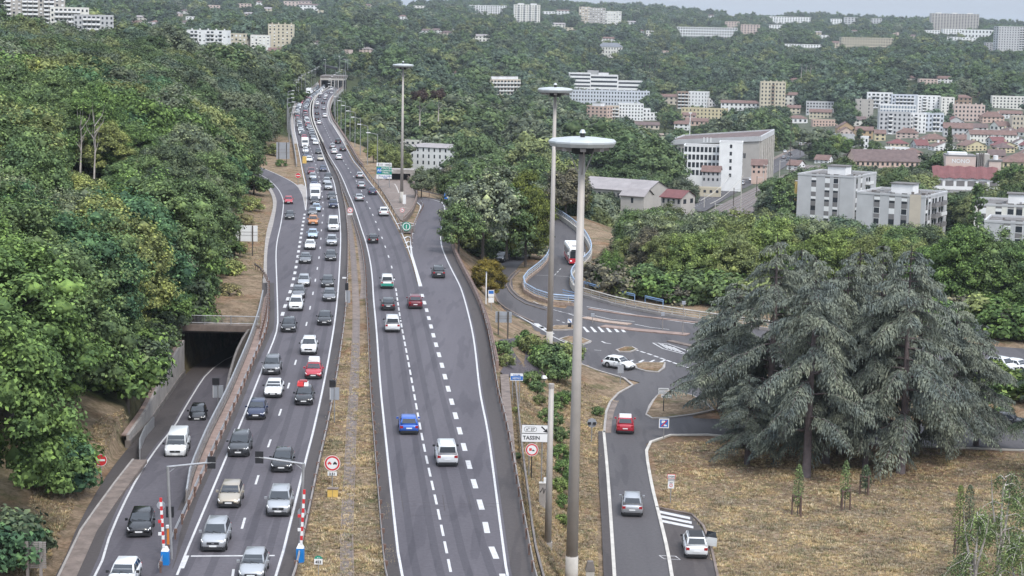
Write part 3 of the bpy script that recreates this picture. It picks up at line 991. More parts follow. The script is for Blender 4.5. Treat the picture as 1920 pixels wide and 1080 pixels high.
sheet(mb, [G(x, y, 0) for x, y in [(750, 412), (735, 388), (718, 360), (700, 335), (708, 322), (738, 322), (757, 333), (770, 346), (779, 362), (778, 380), (768, 402), (758, 416)]], 'concrete_dirty', 0.03)
for pts in ([(712, 345), (738, 343), (748, 362)], [(722, 362), (748, 362)], [(730, 376), (752, 375)], [(740, 392), (762, 389)]):
    stripe(mb, line(pts, 0), 0.2, 'concrete_pale', 0.05)
mb.build('paved_platform', kind='structure')
ab = thing('underpass_portal', 'concrete underpass mouth with pale frame behind the green sign', 'underpass', (0, 0, 0))
gx, gy, _ = G(748, 338, 0)
MB().box(-4, 3.6, 0, 4, 1.6, 2.6, 'concrete').build('lintel', ab, loc=(gx, gy, 0))
MB().box(2.7, 3.6, 0, 3.9, -1, 1.59, 'concrete').box(-4, -3.3, 0, 3.9, -1, 1.59, 'concrete').build('abutment', ab, loc=(gx, gy, 0))
MB().box(-3.3, 2.7, 2, 2.3, -1, 1.59, 'black').build('opening_shade', ab, loc=(gx, gy, 0))  # black slab stands in for the shade inside the underpass

# viaduct parapets and the far end
for P, s, lab in ((LL, -1.3, 'pale parapet on the left edge of the viaduct'), (RR, 1.3, 'brown parapet on the right edge of the viaduct')):
    Q = offset(P[P[:, 1] > 470], s)
    t = thing('viaduct_parapet', lab, 'parapet', (0, 0, 0))
    wall(Q, np.full(len(Q), -0.5), np.full(len(Q), 0.7), 0.3, 'rust_light' if s > 0 else 'concrete', name='wall', parent=t)
    MB().tube([(p[0], p[1], 1.1) for p in Q], 0.09, 'galvanised' if s < 0 else 'rust', 5).build('handrail', t)
for P, s in ((LR, 1.3), (RL, -1.3)):
    Q = offset(P[P[:, 1] > 560], s)
    wall(Q, np.full(len(Q), -0.1), np.full(len(Q), 0.75), 0.3, 'concrete_pale', name='median_barrier', label='low pale concrete barrier along the %s side of the viaduct median' % ('left' if s > 0 else 'right'), cat='barrier')
# ---------------------------------------------------------------- lower roads on the right
ZL = -5.0
mb = MB()
# bus road (comes down the S bend)
BL = line([(1040, 372), (1030, 400), (1027, 430), (1028, 462), (1024, 484), (1008, 504), (992, 520), (986, 533), (992, 545), (1014, 556), (1050, 563)], ZL)
BR = line([(1062, 376), (1066, 405), (1085, 432), (1096, 455), (1099, 478), (1090, 493), (1072, 512), (1065, 527), (1069, 540), (1084, 549), (1120, 557)], ZL)
sheet(mb, [G(x, y, ZL) for x, y in [(1152, 1110), (1146, 985), (1139, 885), (1132, 812), (1136, 780), (1148, 748), (1172, 728), (1200, 717), (1160, 706), (1125, 697), (1090, 684), (1060, 668), (1010, 632),
      (995, 607), (960, 590), (935, 572), (928, 545), (930, 500), (940, 478), (975, 462), (1000, 470), (972, 500), (960, 522), (962, 542), (980, 560), (1010, 572), (1060, 578), (1090, 545), (1150, 566), (1230, 582), (1330, 600), (1500, 622), (2140, 670),
      (2160, 715), (1700, 712), (1420, 700), (1330, 735), (1290, 760), (1300, 784), (1500, 790), (2150, 800), (2150, 850), (1500, 826), (1300, 813), (1240, 818), (1212, 832), (1222, 910), (1237, 972), (1262, 1110)]], 'asphalt_old', 0.0)
ribbon(mb, BL, BR, 'asphalt_old', 0.012)
mb.build('lower_road', kind='structure')
mb = MB()
sheet(mb, [G(x, y, ZL) for x, y in [(1237, 955), (1300, 968), (1328, 1010), (1352, 1110), (1264, 1110)]], 'asphalt_shoulder', 0.015)
mb.build('parking_bay', kind='structure')
mb = MB()
sheet(mb, [G(x, y, ZL) for x, y in [(1122, 810), (1132, 810), (1139, 885), (1146, 985), (1153, 1110), (1133, 1110), (1128, 985), (1122, 885)]], 'asphalt_shoulder', 0.0, 0.10)
pz = lambda px, py: G(px, py, -4.0)
mb.build('footway', kind='structure')
mb = MB()
pw = [(936, 640), (975, 636), (988, 655), (1010, 690), (1018, 712), (985, 712), (945, 708), (938, 700), (952, 680)]
sheet(mb, [(p[0], p[1], float(TZ(p[0], p[1])[0]) + 0.22) for p in (TG(x, y) for x, y in pw)], 'paving_purple', 0.0, 0.0)
a = [TG(x, y) for x, y in [(975, 634), (990, 655), (1012, 690), (1022, 714)]]
stripe(mb, catmull([(p[0], p[1], p[2] + 0.3) for p in a], 2), 0.25, 'concrete_dirty', 0.0, 0.3)
mb.build('purple_path', kind='structure')

# kerbs
def kerb(mb, pix, w=0.22, h=0.12, mat='concrete', z=ZL):
    stripe(mb, line(pix, z, 2), w, mat, h, h + 0.05)
mb = MB()
kerb(mb, [(1154, 1110), (1152, 1080), (1146, 985), (1139, 885), (1132, 810)], 0.28, mat='concrete_pale')
kerb(mb, [(1133, 812), (1137, 772), (1147, 748), (1172, 728), (1203, 717), (1162, 708), (1125, 697), (1090, 684), (1060, 668)], 0.25)
kerb(mb, [(1264, 1110), (1252, 1035), (1237, 972), (1222, 910), (1212, 845), (1222, 826), (1262, 815), (1320, 815), (1500, 828), (2100, 852)], 0.28, mat='concrete_pale')
kerb(mb, [(1230, 952), (1300, 966), (1328, 1010), (1352, 1110)], 0.2, mat='concrete_dirty')
kerb(mb, [(1090, 549), (1150, 570), (1230, 586), (1330, 604), (1500, 626)], 0.3, mat='concrete_dirty')
kerb(mb, [(925, 545), (935, 568), (965, 588), (1000, 604)], 0.25, mat='concrete_dirty')
kerb(mb, [(975, 507), (958, 524), (957, 540), (969, 554), (990, 566), (1030, 577)], 0.25, mat='concrete_dirty')
kerb(mb, [(968, 507), (951, 524), (950, 540), (962, 556), (984, 570), (1024, 582)], 0.15, mat='concrete_dirty')
mb.build('kerbs', kind='structure')
# concrete inlay beside the kerb where the lane narrows
mb = MB()
ribbon(mb, line([(1134, 812), (1138, 775), (1148, 751)], ZL), line([(1146, 812), (1148, 780), (1160, 752)], ZL), 'concrete_dirty', 0.03)
mb.build('concrete_inlay', kind='structure')

def island(name, pix, label, z=ZL, grass='ground', dry=(1, 0, 0, 1)):
    P = line(pix + [pix[0]], z, 1.0)[:-1]
    c = P.mean(0)
    t = thing(name, label, 'traffic island', (0, 0, 0))
    m = MB(); sheet(m, P, 'concrete', 0.0, 0.13); m.build('kerb', t)
    Q = c + (P - c) * (1 - 0.35 / np.maximum(0.8, np.linalg.norm(P - c, axis=1)))[:, None]
    m = MB(); sheet(m, Q, grass, 0.16)
    o = m.build('turf', t)
    ca = o.data.color_attributes.new('cover', 'FLOAT_COLOR', 'POINT')
    ca.data.foreach_set('color', np.tile(dry, len(m.v)))
    return t
island('traffic_island', [(1210, 779), (1216, 762), (1232, 742), (1252, 732), (1300, 742), (1340, 770), (1300, 779), (1250, 785), (1222, 786)], 'wedge shaped grass island with white direction panels')
island('traffic_island', [(1188, 684), (1205, 680), (1248, 681), (1247, 691), (1235, 699), (1210, 697), (1192, 692)], 'small dry grass island beside the white hatchback')
island('traffic_island', [(1154, 657), (1172, 651), (1186, 651), (1196, 656), (1182, 661), (1160, 661)], 'tiny teardrop island in the middle of the junction')
island('traffic_island', [(1048, 636), (1066, 631), (1092, 634), (1110, 641), (1096, 646), (1076, 648)], 'dry teardrop island just behind the tallest lamp mast')
island('traffic_island', [(1028, 616), (1040, 611), (1078, 611), (1086, 618), (1060, 620), (1036, 620)], 'narrow island with a keep right bollard sign')

mb = MB()
Z = ZL
def st(pix, w=0.15, on=0, off=0, lift=0.02):
    P = line(pix, Z, 1.5)
    if on: dashes(mb, P, w, on, off, 'road_paint', lift)
    else: stripe(mb, P, w, 'road_paint', lift)
st([(937, 570), (965, 588), (998, 607), (1030, 626)], 0.2)
st([(1030, 628), (1055, 640), (1080, 650)], 0.2)
st([(1048, 636), (1066, 631), (1092, 634), (1111, 641), (1090, 648)], 0.15)
st([(1188, 655), (1220, 665), (1262, 680), (1310, 696)], 0.35, 1.2, 0.5)
st([(1090, 653), (1120, 657), (1154, 659)], 0.15, 1, 1)
st([(1030, 596), (1050, 602), (1066, 609)], 0.18, 1, 1)
st([(1045, 583), (1065, 588), (1082, 594)], 0.18, 2, 1)
st([(1128, 640), (1138, 645), (1146, 645)], 0.25)
for x in (1092, 1106, 1120, 1134, 1148, 1160):
    sheet(mb, [G(x, 613, Z), G(x + 4, 613, Z), G(x + 14, 623, Z), G(x + 8, 623, Z)], 'road_paint', 0.02)
for k in range(3):
    sheet(mb, [G(1000 + 10 * k, 606 + 6 * k, Z), G(1010 + 10 * k, 607 + 6 * k, Z), G(1022 + 9 * k, 616 + 5 * k, Z), G(1013 + 9 * k, 616 + 5 * k, Z)], 'road_paint', 0.02)
for k in range(4):
    x = 1176 + 20 * k
    sheet(mb, [G(x, 679, Z), G(x + 9, 675, Z), G(x + 13, 675, Z), G(x + 5, 680, Z)], 'road_paint', 0.022)
st([(1224, 643), (1245, 655), (1282, 664)], 0.2); st([(1224, 643), (1240, 641), (1262, 648), (1300, 662)], 0.2)
for k in range(5):
    st([(1234 + 7 * k, 643 + 2 * k), (1252 + 8 * k, 654 + 2.2 * k)], 0.18)
st([(1100, 575), (1160, 585), (1250, 600), (1310, 608)], 0.25)
st([(1115, 592), (1150, 600), (1190, 603)], 0.2); st([(1190, 608), (1220, 614), (1255, 618)], 0.2)
for k in range(3):
    y = 958 + 8.5 * k
    sheet(mb, [G(1237 + 2 * k, y, Z), G(1294 + 3 * k, y + 12, Z), G(1294 + 3 * k, y + 16.5, Z), G(1237 + 2 * k, y + 4.5, Z)], 'road_paint', 0.03)
st([(1236, 1042), (1276, 1044), (1276, 1050), (1236, 1048), (1236, 1042)], 0.1, lift=0.03)
st([(1000, 565), (1040, 583), (1100, 594)], 0.12)
st([(1006, 516), (1040, 517), (1068, 519)], 0.15); st([(1040, 516), (1052, 503)], 0.15, 2, 1.5)
mb.build('lower_road_markings', kind='structure')
# red tinted pavement patches and low strips across the junction's far side
mb = MB()
for pix, w, m_ in (([(1095, 596), (1130, 603), (1180, 609)], 1.6, 'stone_wall'), ([(1130, 612), (1200, 620), (1290, 628)], 1.8, 'rust_light'), ([(1105, 580), (1170, 590), (1310, 606)], 0.7, 'rust_light'), ([(1255, 640), (1300, 650)], 1.0, 'concrete_dirty')):
    stripe(mb, line(pix, Z, 2), w, m_, 0.13, 0.13)
mb.build('raised_medians', kind='structure')

# S-bend walls with railings
def railing(name, P, label, wallh, h, rmat, pmat, gap=2.5, bars=3, wmat='stone_wall', th=0.35):
    t = thing(name, label, 'railing', (0, 0, 0))
    z = P[:, 2]
    if wallh > 0:
        wall(P, z - 1.0, z + wallh, th, wmat, name='wall', parent=t)
    for k in range(bars):
        zz = wallh + (h - wallh) * (k + 1) / bars
        r = 0.12 if k == bars - 1 else 0.06
        MB().tube([(p[0], p[1], p[2] + zz) for p in P], r, rmat, 5).build('rail', t)
    me = MB().box(-.05, .05, -.05, .05, wallh, h, pmat).mesh('post')
    L = length(P); s = 0
    while s <= L:
        q, _ = at_len(P, np.array([s])); put('post', me, t, tuple(q[0])); s += gap
    return t
WL = line([(1031, 478), (1024, 494), (1008, 510), (990, 524), (981, 536), (984, 548), (1004, 560), (1034, 570), (1080, 574)], ZL, 1.5)
railing('curved_railing', WL, 'curved brick parapet with pale blue handrail on the inner side of the bus road', 0.45, 1.5, 'pale_rail', 'concrete_pale')
WR = line([(1022, 398), (1045, 408), (1070, 425), (1092, 445), (1106, 468), (1108, 484), (1098, 498), (1078, 516), (1070, 530), (1076, 545), (1090, 552)], ZL, 1.5)
railing('curved_railing', WR, 'long S shaped parapet with pale blue handrail on the outer side of the bus road', 0.9, 1.9, 'pale_rail', 'concrete_pale', wmat='concrete_pale')
WB = line([(1094, 556), (1150, 572), (1225, 588), (1330, 604), (1460, 622)], ZL, 2)
railing('roadside_railing', WB, 'grey three bar railing with concrete posts along the far side of the junction', 0.35, 1.35, 'concrete_pale', 'concrete_pale', wmat='concrete')
for seg, lab in (([(1096, 546), (1115, 552), (1134, 557)], 'short blue barrier rail left of the gap behind the grey railing'), ([(1152, 560), (1175, 567), (1192, 571)], 'blue barrier rail in the middle behind the grey railing'), ([(1212, 574), (1228, 578), (1246, 582)], 'blue barrier rail nearest the cedars behind the grey railing')):
    P = line(seg, ZL, 2)
    P = offset(P, 0); P[:, 1] += 3.0
    t = thing('blue_barrier', lab, 'barrier', (0, 0, 0))
    for zz in (1.15, 0.9):
        MB().tube([(p[0], p[1], p[2] + zz) for p in P], 0.09, 'blue_rail', 5).build('rail', t)
    for p in (P[0], P[-1]):
        MB().box(-.07, .07, -.07, .07, -1, 1.1, 'blue_rail').build('post', t, loc=tuple(p))
P = line([(1055, 560), (1066, 563), (1080, 566)], ZL); t = thing('blue_barrier', 'short blue fence end between the two tall masts', 'barrier', (0, 0, 0))
for zz in (1.4, 1.0, 0.5): MB().tube([(p[0], p[1], p[2] + zz) for p in P], 0.07, 'blue_rail', 5).build('rail', t)
# small concrete kerb blocks and the tall walls on the exit slope
GS = line([(985, 1110), (962, 1010), (955, 930), (948, 860), (944, 800), (940, 730), (938, 700)], 0.0)
mb = MB(); ribbon(mb, GS, offset(GS, 0.9), 'concrete_dirty', -0.08, 0.2); stripe(mb, offset(GS, 1.6), 0.15, 'concrete_dark', -0.25, 0.4)
mb.build('roadside_gutter', kind='structure')

# ---------------------------------------------------------------- railway and town road on the valley floor
mb = MB()
rl = [TG(x, y) for x, y in [(1335, 425), (1372, 398), (1412, 375), (1455, 352), (1500, 330), (1530, 312)]]
R0 = catmull([(p[0], p[1], p[2] + 0.5) for p in rl], 6)
ribbon(mb, offset(R0, -7), offset(R0, 7), 'ballast', 0.0, 1.2)
for o_ in (-5.2, -3.7, -1.6, -0.1, 2.2, 3.7):
    stripe(mb, offset(R0, o_), 0.16, 'steel', 0.16, 0.14)
mb.build('railway', kind='structure')
mb = MB()
rd_ = [TG(x, y) for x, y in [(1290, 398), (1330, 376), (1365, 357), (1400, 341), (1432, 325), (1465, 306), (1500, 287), (1530, 272), (1560, 258)]]
R1 = catmull([(p[0], p[1], p[2] + 0.6) for p in rd_], 6)
ribbon(mb, offset(R1, -5.5), offset(R1, 5.5), 'asphalt_old', 0.0, 1.2)
ribbon(mb, offset(R1, -8), offset(R1, -5.5), 'concrete_dirty', 0.12, 1.2)
dashes(mb, R1, 0.15, 3, 5, 'road_paint', 0.03)
pk = [TG(x, y) for x, y in [(1238, 440), (1262, 430), (1292, 428), (1310, 436), (1280, 447), (1245, 449)]]
sheet(mb, [(p[0], p[1], p[2] + 0.6) for p in pk], 'concrete_pale', 0.0, 0.5)
mb.build('town_road', kind='structure')
# ---------------------------------------------------------------- vehicles
PAINT = {'black': ((0.012, 0.012, 0.016), .25, 0), 'white': ((0.74, 0.75, 0.76), .35, 0), 'silver': ((0.42, 0.43, 0.45), .3, .5), 'grey': ((0.16, 0.165, 0.18), .3, .4), 'darkgrey': ((0.055, 0.058, 0.065), .3, .3),
         'darkblue': ((0.02, 0.03, 0.075), .3, .2), 'blue': ((0.03, 0.12, 0.50), .3, .2), 'red': ((0.42, 0.02, 0.04), .3, 0), 'darkred': ((0.15, 0.018, 0.03), .3, .1), 'beige': ((0.42, 0.37, 0.30), .35, .4),
         'orange': ((0.50, 0.20, 0.07), .35, .2), 'lightblue': ((0.40, 0.50, 0.62), .3, .3), 'green': ((0.03, 0.30, 0.22), .35, 0), 'busred': ((0.60, 0.03, 0.05), .35, 0)}
for k_, (c_, r_, m_) in PAINT.items():
    plain('paint_' + k_, c_, r_, m_, 0.6, coat=0.4, var=0.0)
# L, W, H, belt height, cowl y, bonnet nose z, wind-screen top y, roof rear y, tail glass base y, tumblehome, tail height
CARS = {
    'hatch': dict(L=4.1, W=1.76, H=1.48, belt=0.94, cowl=0.98, nose=0.68, ws=0.28, rr=-1.35, rg=-1.88, th=0.80, tail=0.92),
    'sedan': dict(L=4.6, W=1.80, H=1.45, belt=0.92, cowl=1.05, nose=0.66, ws=0.30, rr=-0.95, rg=-1.55, th=0.78, tail=0.93),
    'suv': dict(L=4.4, W=1.84, H=1.66, belt=1.04, cowl=1.10, nose=0.84, ws=0.45, rr=-1.55, rg=-2.0, th=0.82, tail=1.02),
    'wagon': dict(L=4.7, W=1.80, H=1.50, belt=0.94, cowl=1.15, nose=0.68, ws=0.42, rr=-1.9, rg=-2.22, th=0.80, tail=0.92),
    'smallvan': dict(L=4.25, W=1.82, H=1.83, belt=1.08, cowl=1.25, nose=0.82, ws=0.72, rr=-1.95, rg=-2.07, th=0.87, tail=1.06),
    'van': dict(L=5.1, W=1.96, H=1.97, belt=1.12, cowl=1.75, nose=0.92, ws=1.05, rr=-2.42, rg=-2.50, th=0.88, tail=1.1),
    'minibus': dict(L=5.8, W=2.0, H=2.45, belt=1.25, cowl=2.1, nose=1.0, ws=1.5, rr=-2.75, rg=-2.85, th=0.9, tail=1.2),
}
_cm = {}
def car_meshes(kind, col, lod):
    key = (kind, col, lod)
    if key in _cm: return _cm[key]
    c = CARS[kind]; L, W, H = c['L'], c['W'], c['H']; hw = W / 2
    pm = 'paint_' + col
    y0, y1 = -L / 2, L / 2
    parts = []
    ST = [(y0, .42, c['tail'] - .22, .84), (y0 + .06, .28, c['tail'] - .06, .93), (y0 + .3, .22, c['tail'], .985), (c['rg'] + .15 if c['rg'] + .15 > y0 + .35 else y0 + .4, .2, c['belt'] + .01, 1.0),
          (-.3, .19, c['belt'], 1.0), (c['cowl'] - .3, .19, c['belt'], 1.0), (c['cowl'], .2, c['belt'] - .01, .985), (y1 - .55, .21, (c['belt'] + c['nose']) / 2 + .05, .96), (y1 - .18, .23, c['nose'] + .03, .88), (y1 - .04, .28, c['nose'] - .08, .80), (y1, .36, c['nose'] - .2, .72)]
    def ring(y, zb, zt, k):
        w = hw * k
        h = zt - zb
        half = [(w * .80, zb), (w * .985, zb + .1), (w, zb + h * .45), (w * .975, zt - .10), (w * .90, zt - .02), (w * .55, zt + .025)]
        return [(x, y, z) for x, z in half] + [(-x, y, z) for x, z in reversed(half)]
    b = MB().rings([ring(*s) for s in ST], pm)
    # cabin: pillars and roof in body colour
    be = c['belt'] - .03
    yb0, yb1, yt0, yt1 = c['rg'], c['cowl'] - .02, c['rr'], c['ws']
    wb, wt = hw * .90, hw * .90 * c['th']
    def cab(z, t):
        ya, yb_ = yb0 + (yt0 - yb0) * t, yb1 + (yt1 - yb1) * t
        w = wb + (wt - wb) * t
        return [(-w, ya, z), (w, ya, z), (w, yb_, z), (-w, yb_, z)]
    rings_ = [cab(be, 0), cab(be + (H - .07 - be) * .5, .47), cab(H - .07, 1.0)]
    r2 = [(x * .9, y + (.12 if y < (yt0 + yt1) / 2 else -.14), H) for x, y, _ in rings_[-1]]
    b.rings(rings_ + [r2], pm)
    if lod == 0:
        parts.append(('body', b.mesh('body', True), None))
    def P_(u, t, side):  # point on a cabin face; side: f r L R
        z = be + (H - .07 - be) * t
        ya, yb_ = yb0 + (yt0 - yb0) * t, yb1 + (yt1 - yb1) * t
        w = wb + (wt - wb) * t + .012
        if side == 'f': return (-w + 2 * w * u, yb_ + .02, z)
        if side == 'r': return (w - 2 * w * u, ya - .02, z)
        if side == 'R': return (w, ya + (yb_ - ya) * u, z)
        return (-w, yb_ + (ya - yb_) * u, z)
    def pane(m, u0, u1, t0, t1, side):
        m.poly([P_(u0, t0, side), P_(u1, t0, side), P_(u1 - .0, t1, side), P_(u0, t1, side)], 'glass')
    gl = MB()
    g = gl if lod else None
    def addp(name, fn):
        if lod: fn(gl)
        else:
            m = MB(); fn(m); parts.append((name, m.mesh(name), None))
    addp('windscreen', lambda m: pane(m, .06, .94, .10, .94, 'f'))
    addp('rear_window', lambda m: pane(m, .08, .92, .22 if kind != 'van' else .2, .90, 'r'))
    if kind == 'van':
        addp('side_window', lambda m: pane(m, .78, .97, .12, .88, 'R')); addp('side_window', lambda m: pane(m, .03, .22, .12, .88, 'L'))
    else:
        for a0, a1 in ((.05, .30), (.34, .62), (.65, .93)):
            addp('side_window', lambda m, a0=a0, a1=a1: pane(m, a0, a1, .14, .88, 'R')); addp('side_window', lambda m, a0=a0, a1=a1: pane(m, 1 - a1, 1 - a0, .14, .88, 'L'))
    if lod: pass
    # wheels
    R = .33 if kind in ('hatch', 'sedan', 'wagon') else .36
    wy = L / 2 - .82
    for sx in (-1, 1):
        for yy in (wy, -wy + .08):
            m = MB().cyl((sx * (hw - .20), yy, R), (sx * (hw + .015), yy, R), R, R, 'rubber', 14)
            arch = MB().cyl((sx * (hw - .25), yy, R + .02), (sx * (hw + .006), yy, R + .02), R + .07, R + .07, 'trim', 14)
            if lod:
                gl.cyl((sx * (hw - .20), yy, R), (sx * (hw + .015), yy, R), R, R, 'rubber', 8)
            else:
                parts.append(('wheel_arch', arch.mesh('wheel_arch'), None))
                parts.append(('wheel', m.mesh('wheel'), [('rim', MB().cyl((sx * (hw + .016), yy, R), (sx * (hw + .03), yy, R), R * .62, R * .55, 'rim', 10).mesh('rim'))]))
    nz = c['nose']
    def lights(m, which):
        for sx in (-1, 1):
            lights1(m, which, sx)
    def lights1(m, which, sx):
        if which == 'head':
            m.rings([[(sx * hw * .44, y1 - .03, nz - .14), (sx * hw * .44, y1 - .02, nz - .26), (sx * hw * .76, y1 - .045, nz - .24), (sx * hw * .79, y1 - .055, nz - .10)],
                     [(sx * hw * .50, y1 - .30, nz + .045), (sx * hw * .52, y1 - .30, nz - .2), (sx * hw * .915, y1 - .30, nz - .16), (sx * hw * .93, y1 - .34, nz + .0)]], 'headlight')
        else:
            t = c['tail']
            m.box(sx * hw * .78 - .14, sx * hw * .78 + .14, y0 - .005, y0 + .18, t - .30, t - .09, 'taillight')
    if lod:
        lights(gl, 'head'); lights(gl, 'tail')
        gl.box(-.26, .26, y1 - .02, y1 + .02, .40, .52, 'plate'); gl.box(-hw * .42, hw * .42, y1 - .05, y1 + .012, nz - .26, nz - .15, 'trim'); gl.box(-hw * .8, hw * .8, y1 - .1, y1 - .02, .22, .36, 'trim')
        gl.box(-.26, .26, y0 - .03, y0 + .02, .52, .64, 'plate'); gl.box(-hw * .85, hw * .85, y0 - .02, y0 + .1, .24, .38, 'trim')
        for f_, m_i in zip(gl.f, gl.m): pass
        body = b.mesh('body', True)
        parts.append(('body', body, None)); parts.append(('fittings', gl.mesh('fittings'), None))
    else:
        for sx in (-1, 1):
            m = MB(); lights1(m, 'head', sx); parts.append(('headlight', m.mesh('headlight'), None))
            m = MB(); lights1(m, 'tail', sx); parts.append(('tail_light', m.mesh('tail_light'), None))
            parts.append(('mirror', MB().box(sx * (hw + .10) - .10, sx * (hw + .10) + .10, c['cowl'] - .36, c['cowl'] - .24, c['belt'] - .02, c['belt'] + .15, pm if col != 'white' else 'trim').mesh('mirror'), None))
        parts.append(('grille', MB().box(-hw * .46, hw * .46, y1 - .05, y1 + .02, nz - .30, nz - .13, 'trim').box(-.09, .09, y1 + .021, y1 + .03, nz - .25, nz - .17, 'rim').mesh('grille'), None))
        parts.append(('bumper', MB().box(-hw * .70, hw * .70, y1 - .10, y1 + .022, .17, .38, 'trim').mesh('bumper'), None))
        parts.append(('bumper', MB().box(-hw * .8, hw * .8, y0 - .015, y0 + .1, .22, .40, 'trim').mesh('bumper'), None))
        parts.append(('number_plate', MB().box(-.26, .26, y1 - .0, y1 + .035, .38, .49, 'plate').mesh('number_plate'), None))
        parts.append(('number_plate', MB().box(-.26, .26, y0 - .035, y0 + .0, .56, .67, 'plate').mesh('number_plate'), None))
        parts.append(('wiper', MB().tube([(-.45, c['cowl'] + .0, c['belt'] + .02), (.15, c['cowl'] - .12, c['belt'] + .14)], .018, 'black', 4).tube([(.1, c['cowl'] + .0, c['belt'] + .02), (.6, c['cowl'] - .12, c['belt'] + .12)], .018, 'black', 4).mesh('wiper'), None))
        for sx in (-1, 1):
            parts.append(('door_seam', MB().box(sx * hw - .004, sx * hw + .004, -.16, -.14, .32, c['belt'] - .08, 'black').box(sx * hw - .004, sx * hw + .004, c['cowl'] - .3, c['cowl'] - .28, .32, c['belt'] - .08, 'black').mesh('door_seam'), None))
            parts.append(('door_handle', MB().box(sx * (hw + .012) - .012, sx * (hw + .012) + .012, -.12, .06, c['belt'] - .17, c['belt'] - .13, 'trim').mesh('door_handle'), None))
        if kind in ('suv', 'wagon', 'smallvan'):
            for sx in (-1, 1):
                parts.append(('roof_rail', MB().box(sx * wt * .86 - .025, sx * wt * .86 + .025, yt0 + .2, yt1 - .3, H - .02, H + .04, 'galvanised').mesh('roof_rail'), None))
    _cm[key] = parts
    return parts

_ub = {}
def sm2(kind):
    if kind not in _ub:
        c = CARS[kind]; w_ = c['W'] / 2; l_ = c['L'] / 2
        _ub[kind] = MB().box(-w_ * .93, w_ * .93, -l_ + .1, l_ - .12, .07, .30, 'trim').mesh('underbody_shade')  # dark underside box, added to deepen the contact shadow below the car
    return _ub[kind]
NAMES = {'hatch': 'hatchback', 'sedan': 'saloon_car', 'suv': 'suv', 'wagon': 'estate_car', 'smallvan': 'small_van', 'van': 'panel_van', 'minibus': 'minibus'}
def vehicle(kind, col, loc, rz, label, lod=0, group=None, roofcol=None):
    t = thing(NAMES[kind], label, 'van' if 'van' in kind else ('minibus' if kind == 'minibus' else 'car'), loc, rz, group)
    for n, me, subs in car_meshes(kind, col, lod):
        o = put(n, me, t)
        for sn, sm in subs or ():
            put(sn, sm, o)
    o = put('underbody_shade', sm2(kind), t)
    if roofcol:
        c = CARS[kind]; wt = c['W'] / 2 * .9 * c['th']
        MB().box(-wt * .93, wt * .93, c['rr'] + .06, c['ws'] - .1, c['H'] - .04, c['H'] + .012, roofcol).build('roof_panel', t)
    return t

def heading(P, pt):
    i = int(np.argmin(np.hypot(P[:, 0] - pt[0], P[:, 1] - pt[1])))
    i = min(max(i, 1), len(P) - 2)
    d = P[i + 1] - P[i - 1]
    if d[1] < 0: d = -d
    return math.atan2(d[1], d[0]) - math.pi / 2   # rz with the car's +y pointing away from the viewer

def on_road(px, py, kind, col, label, guide, away, z=0.0, extra=0.0, lod=None, **kw):
    """px,py: where the end of the car nearest the viewer meets the road"""
    p = G(px, py, z)
    zz = p[2]
    h = heading(guide, p)
    d = CARS[kind]['L'] / 2 if kind in CARS else 0
    x, y = p[0] - math.sin(h) * d, p[1] + math.cos(h) * d
    if callable(z): zz = z(y)
    return vehicle(kind, col, (x, y, zz + 0.02), h + extra + (0 if away else math.pi), label, (0 if py > 335 else 1) if lod is None else lod, **kw)

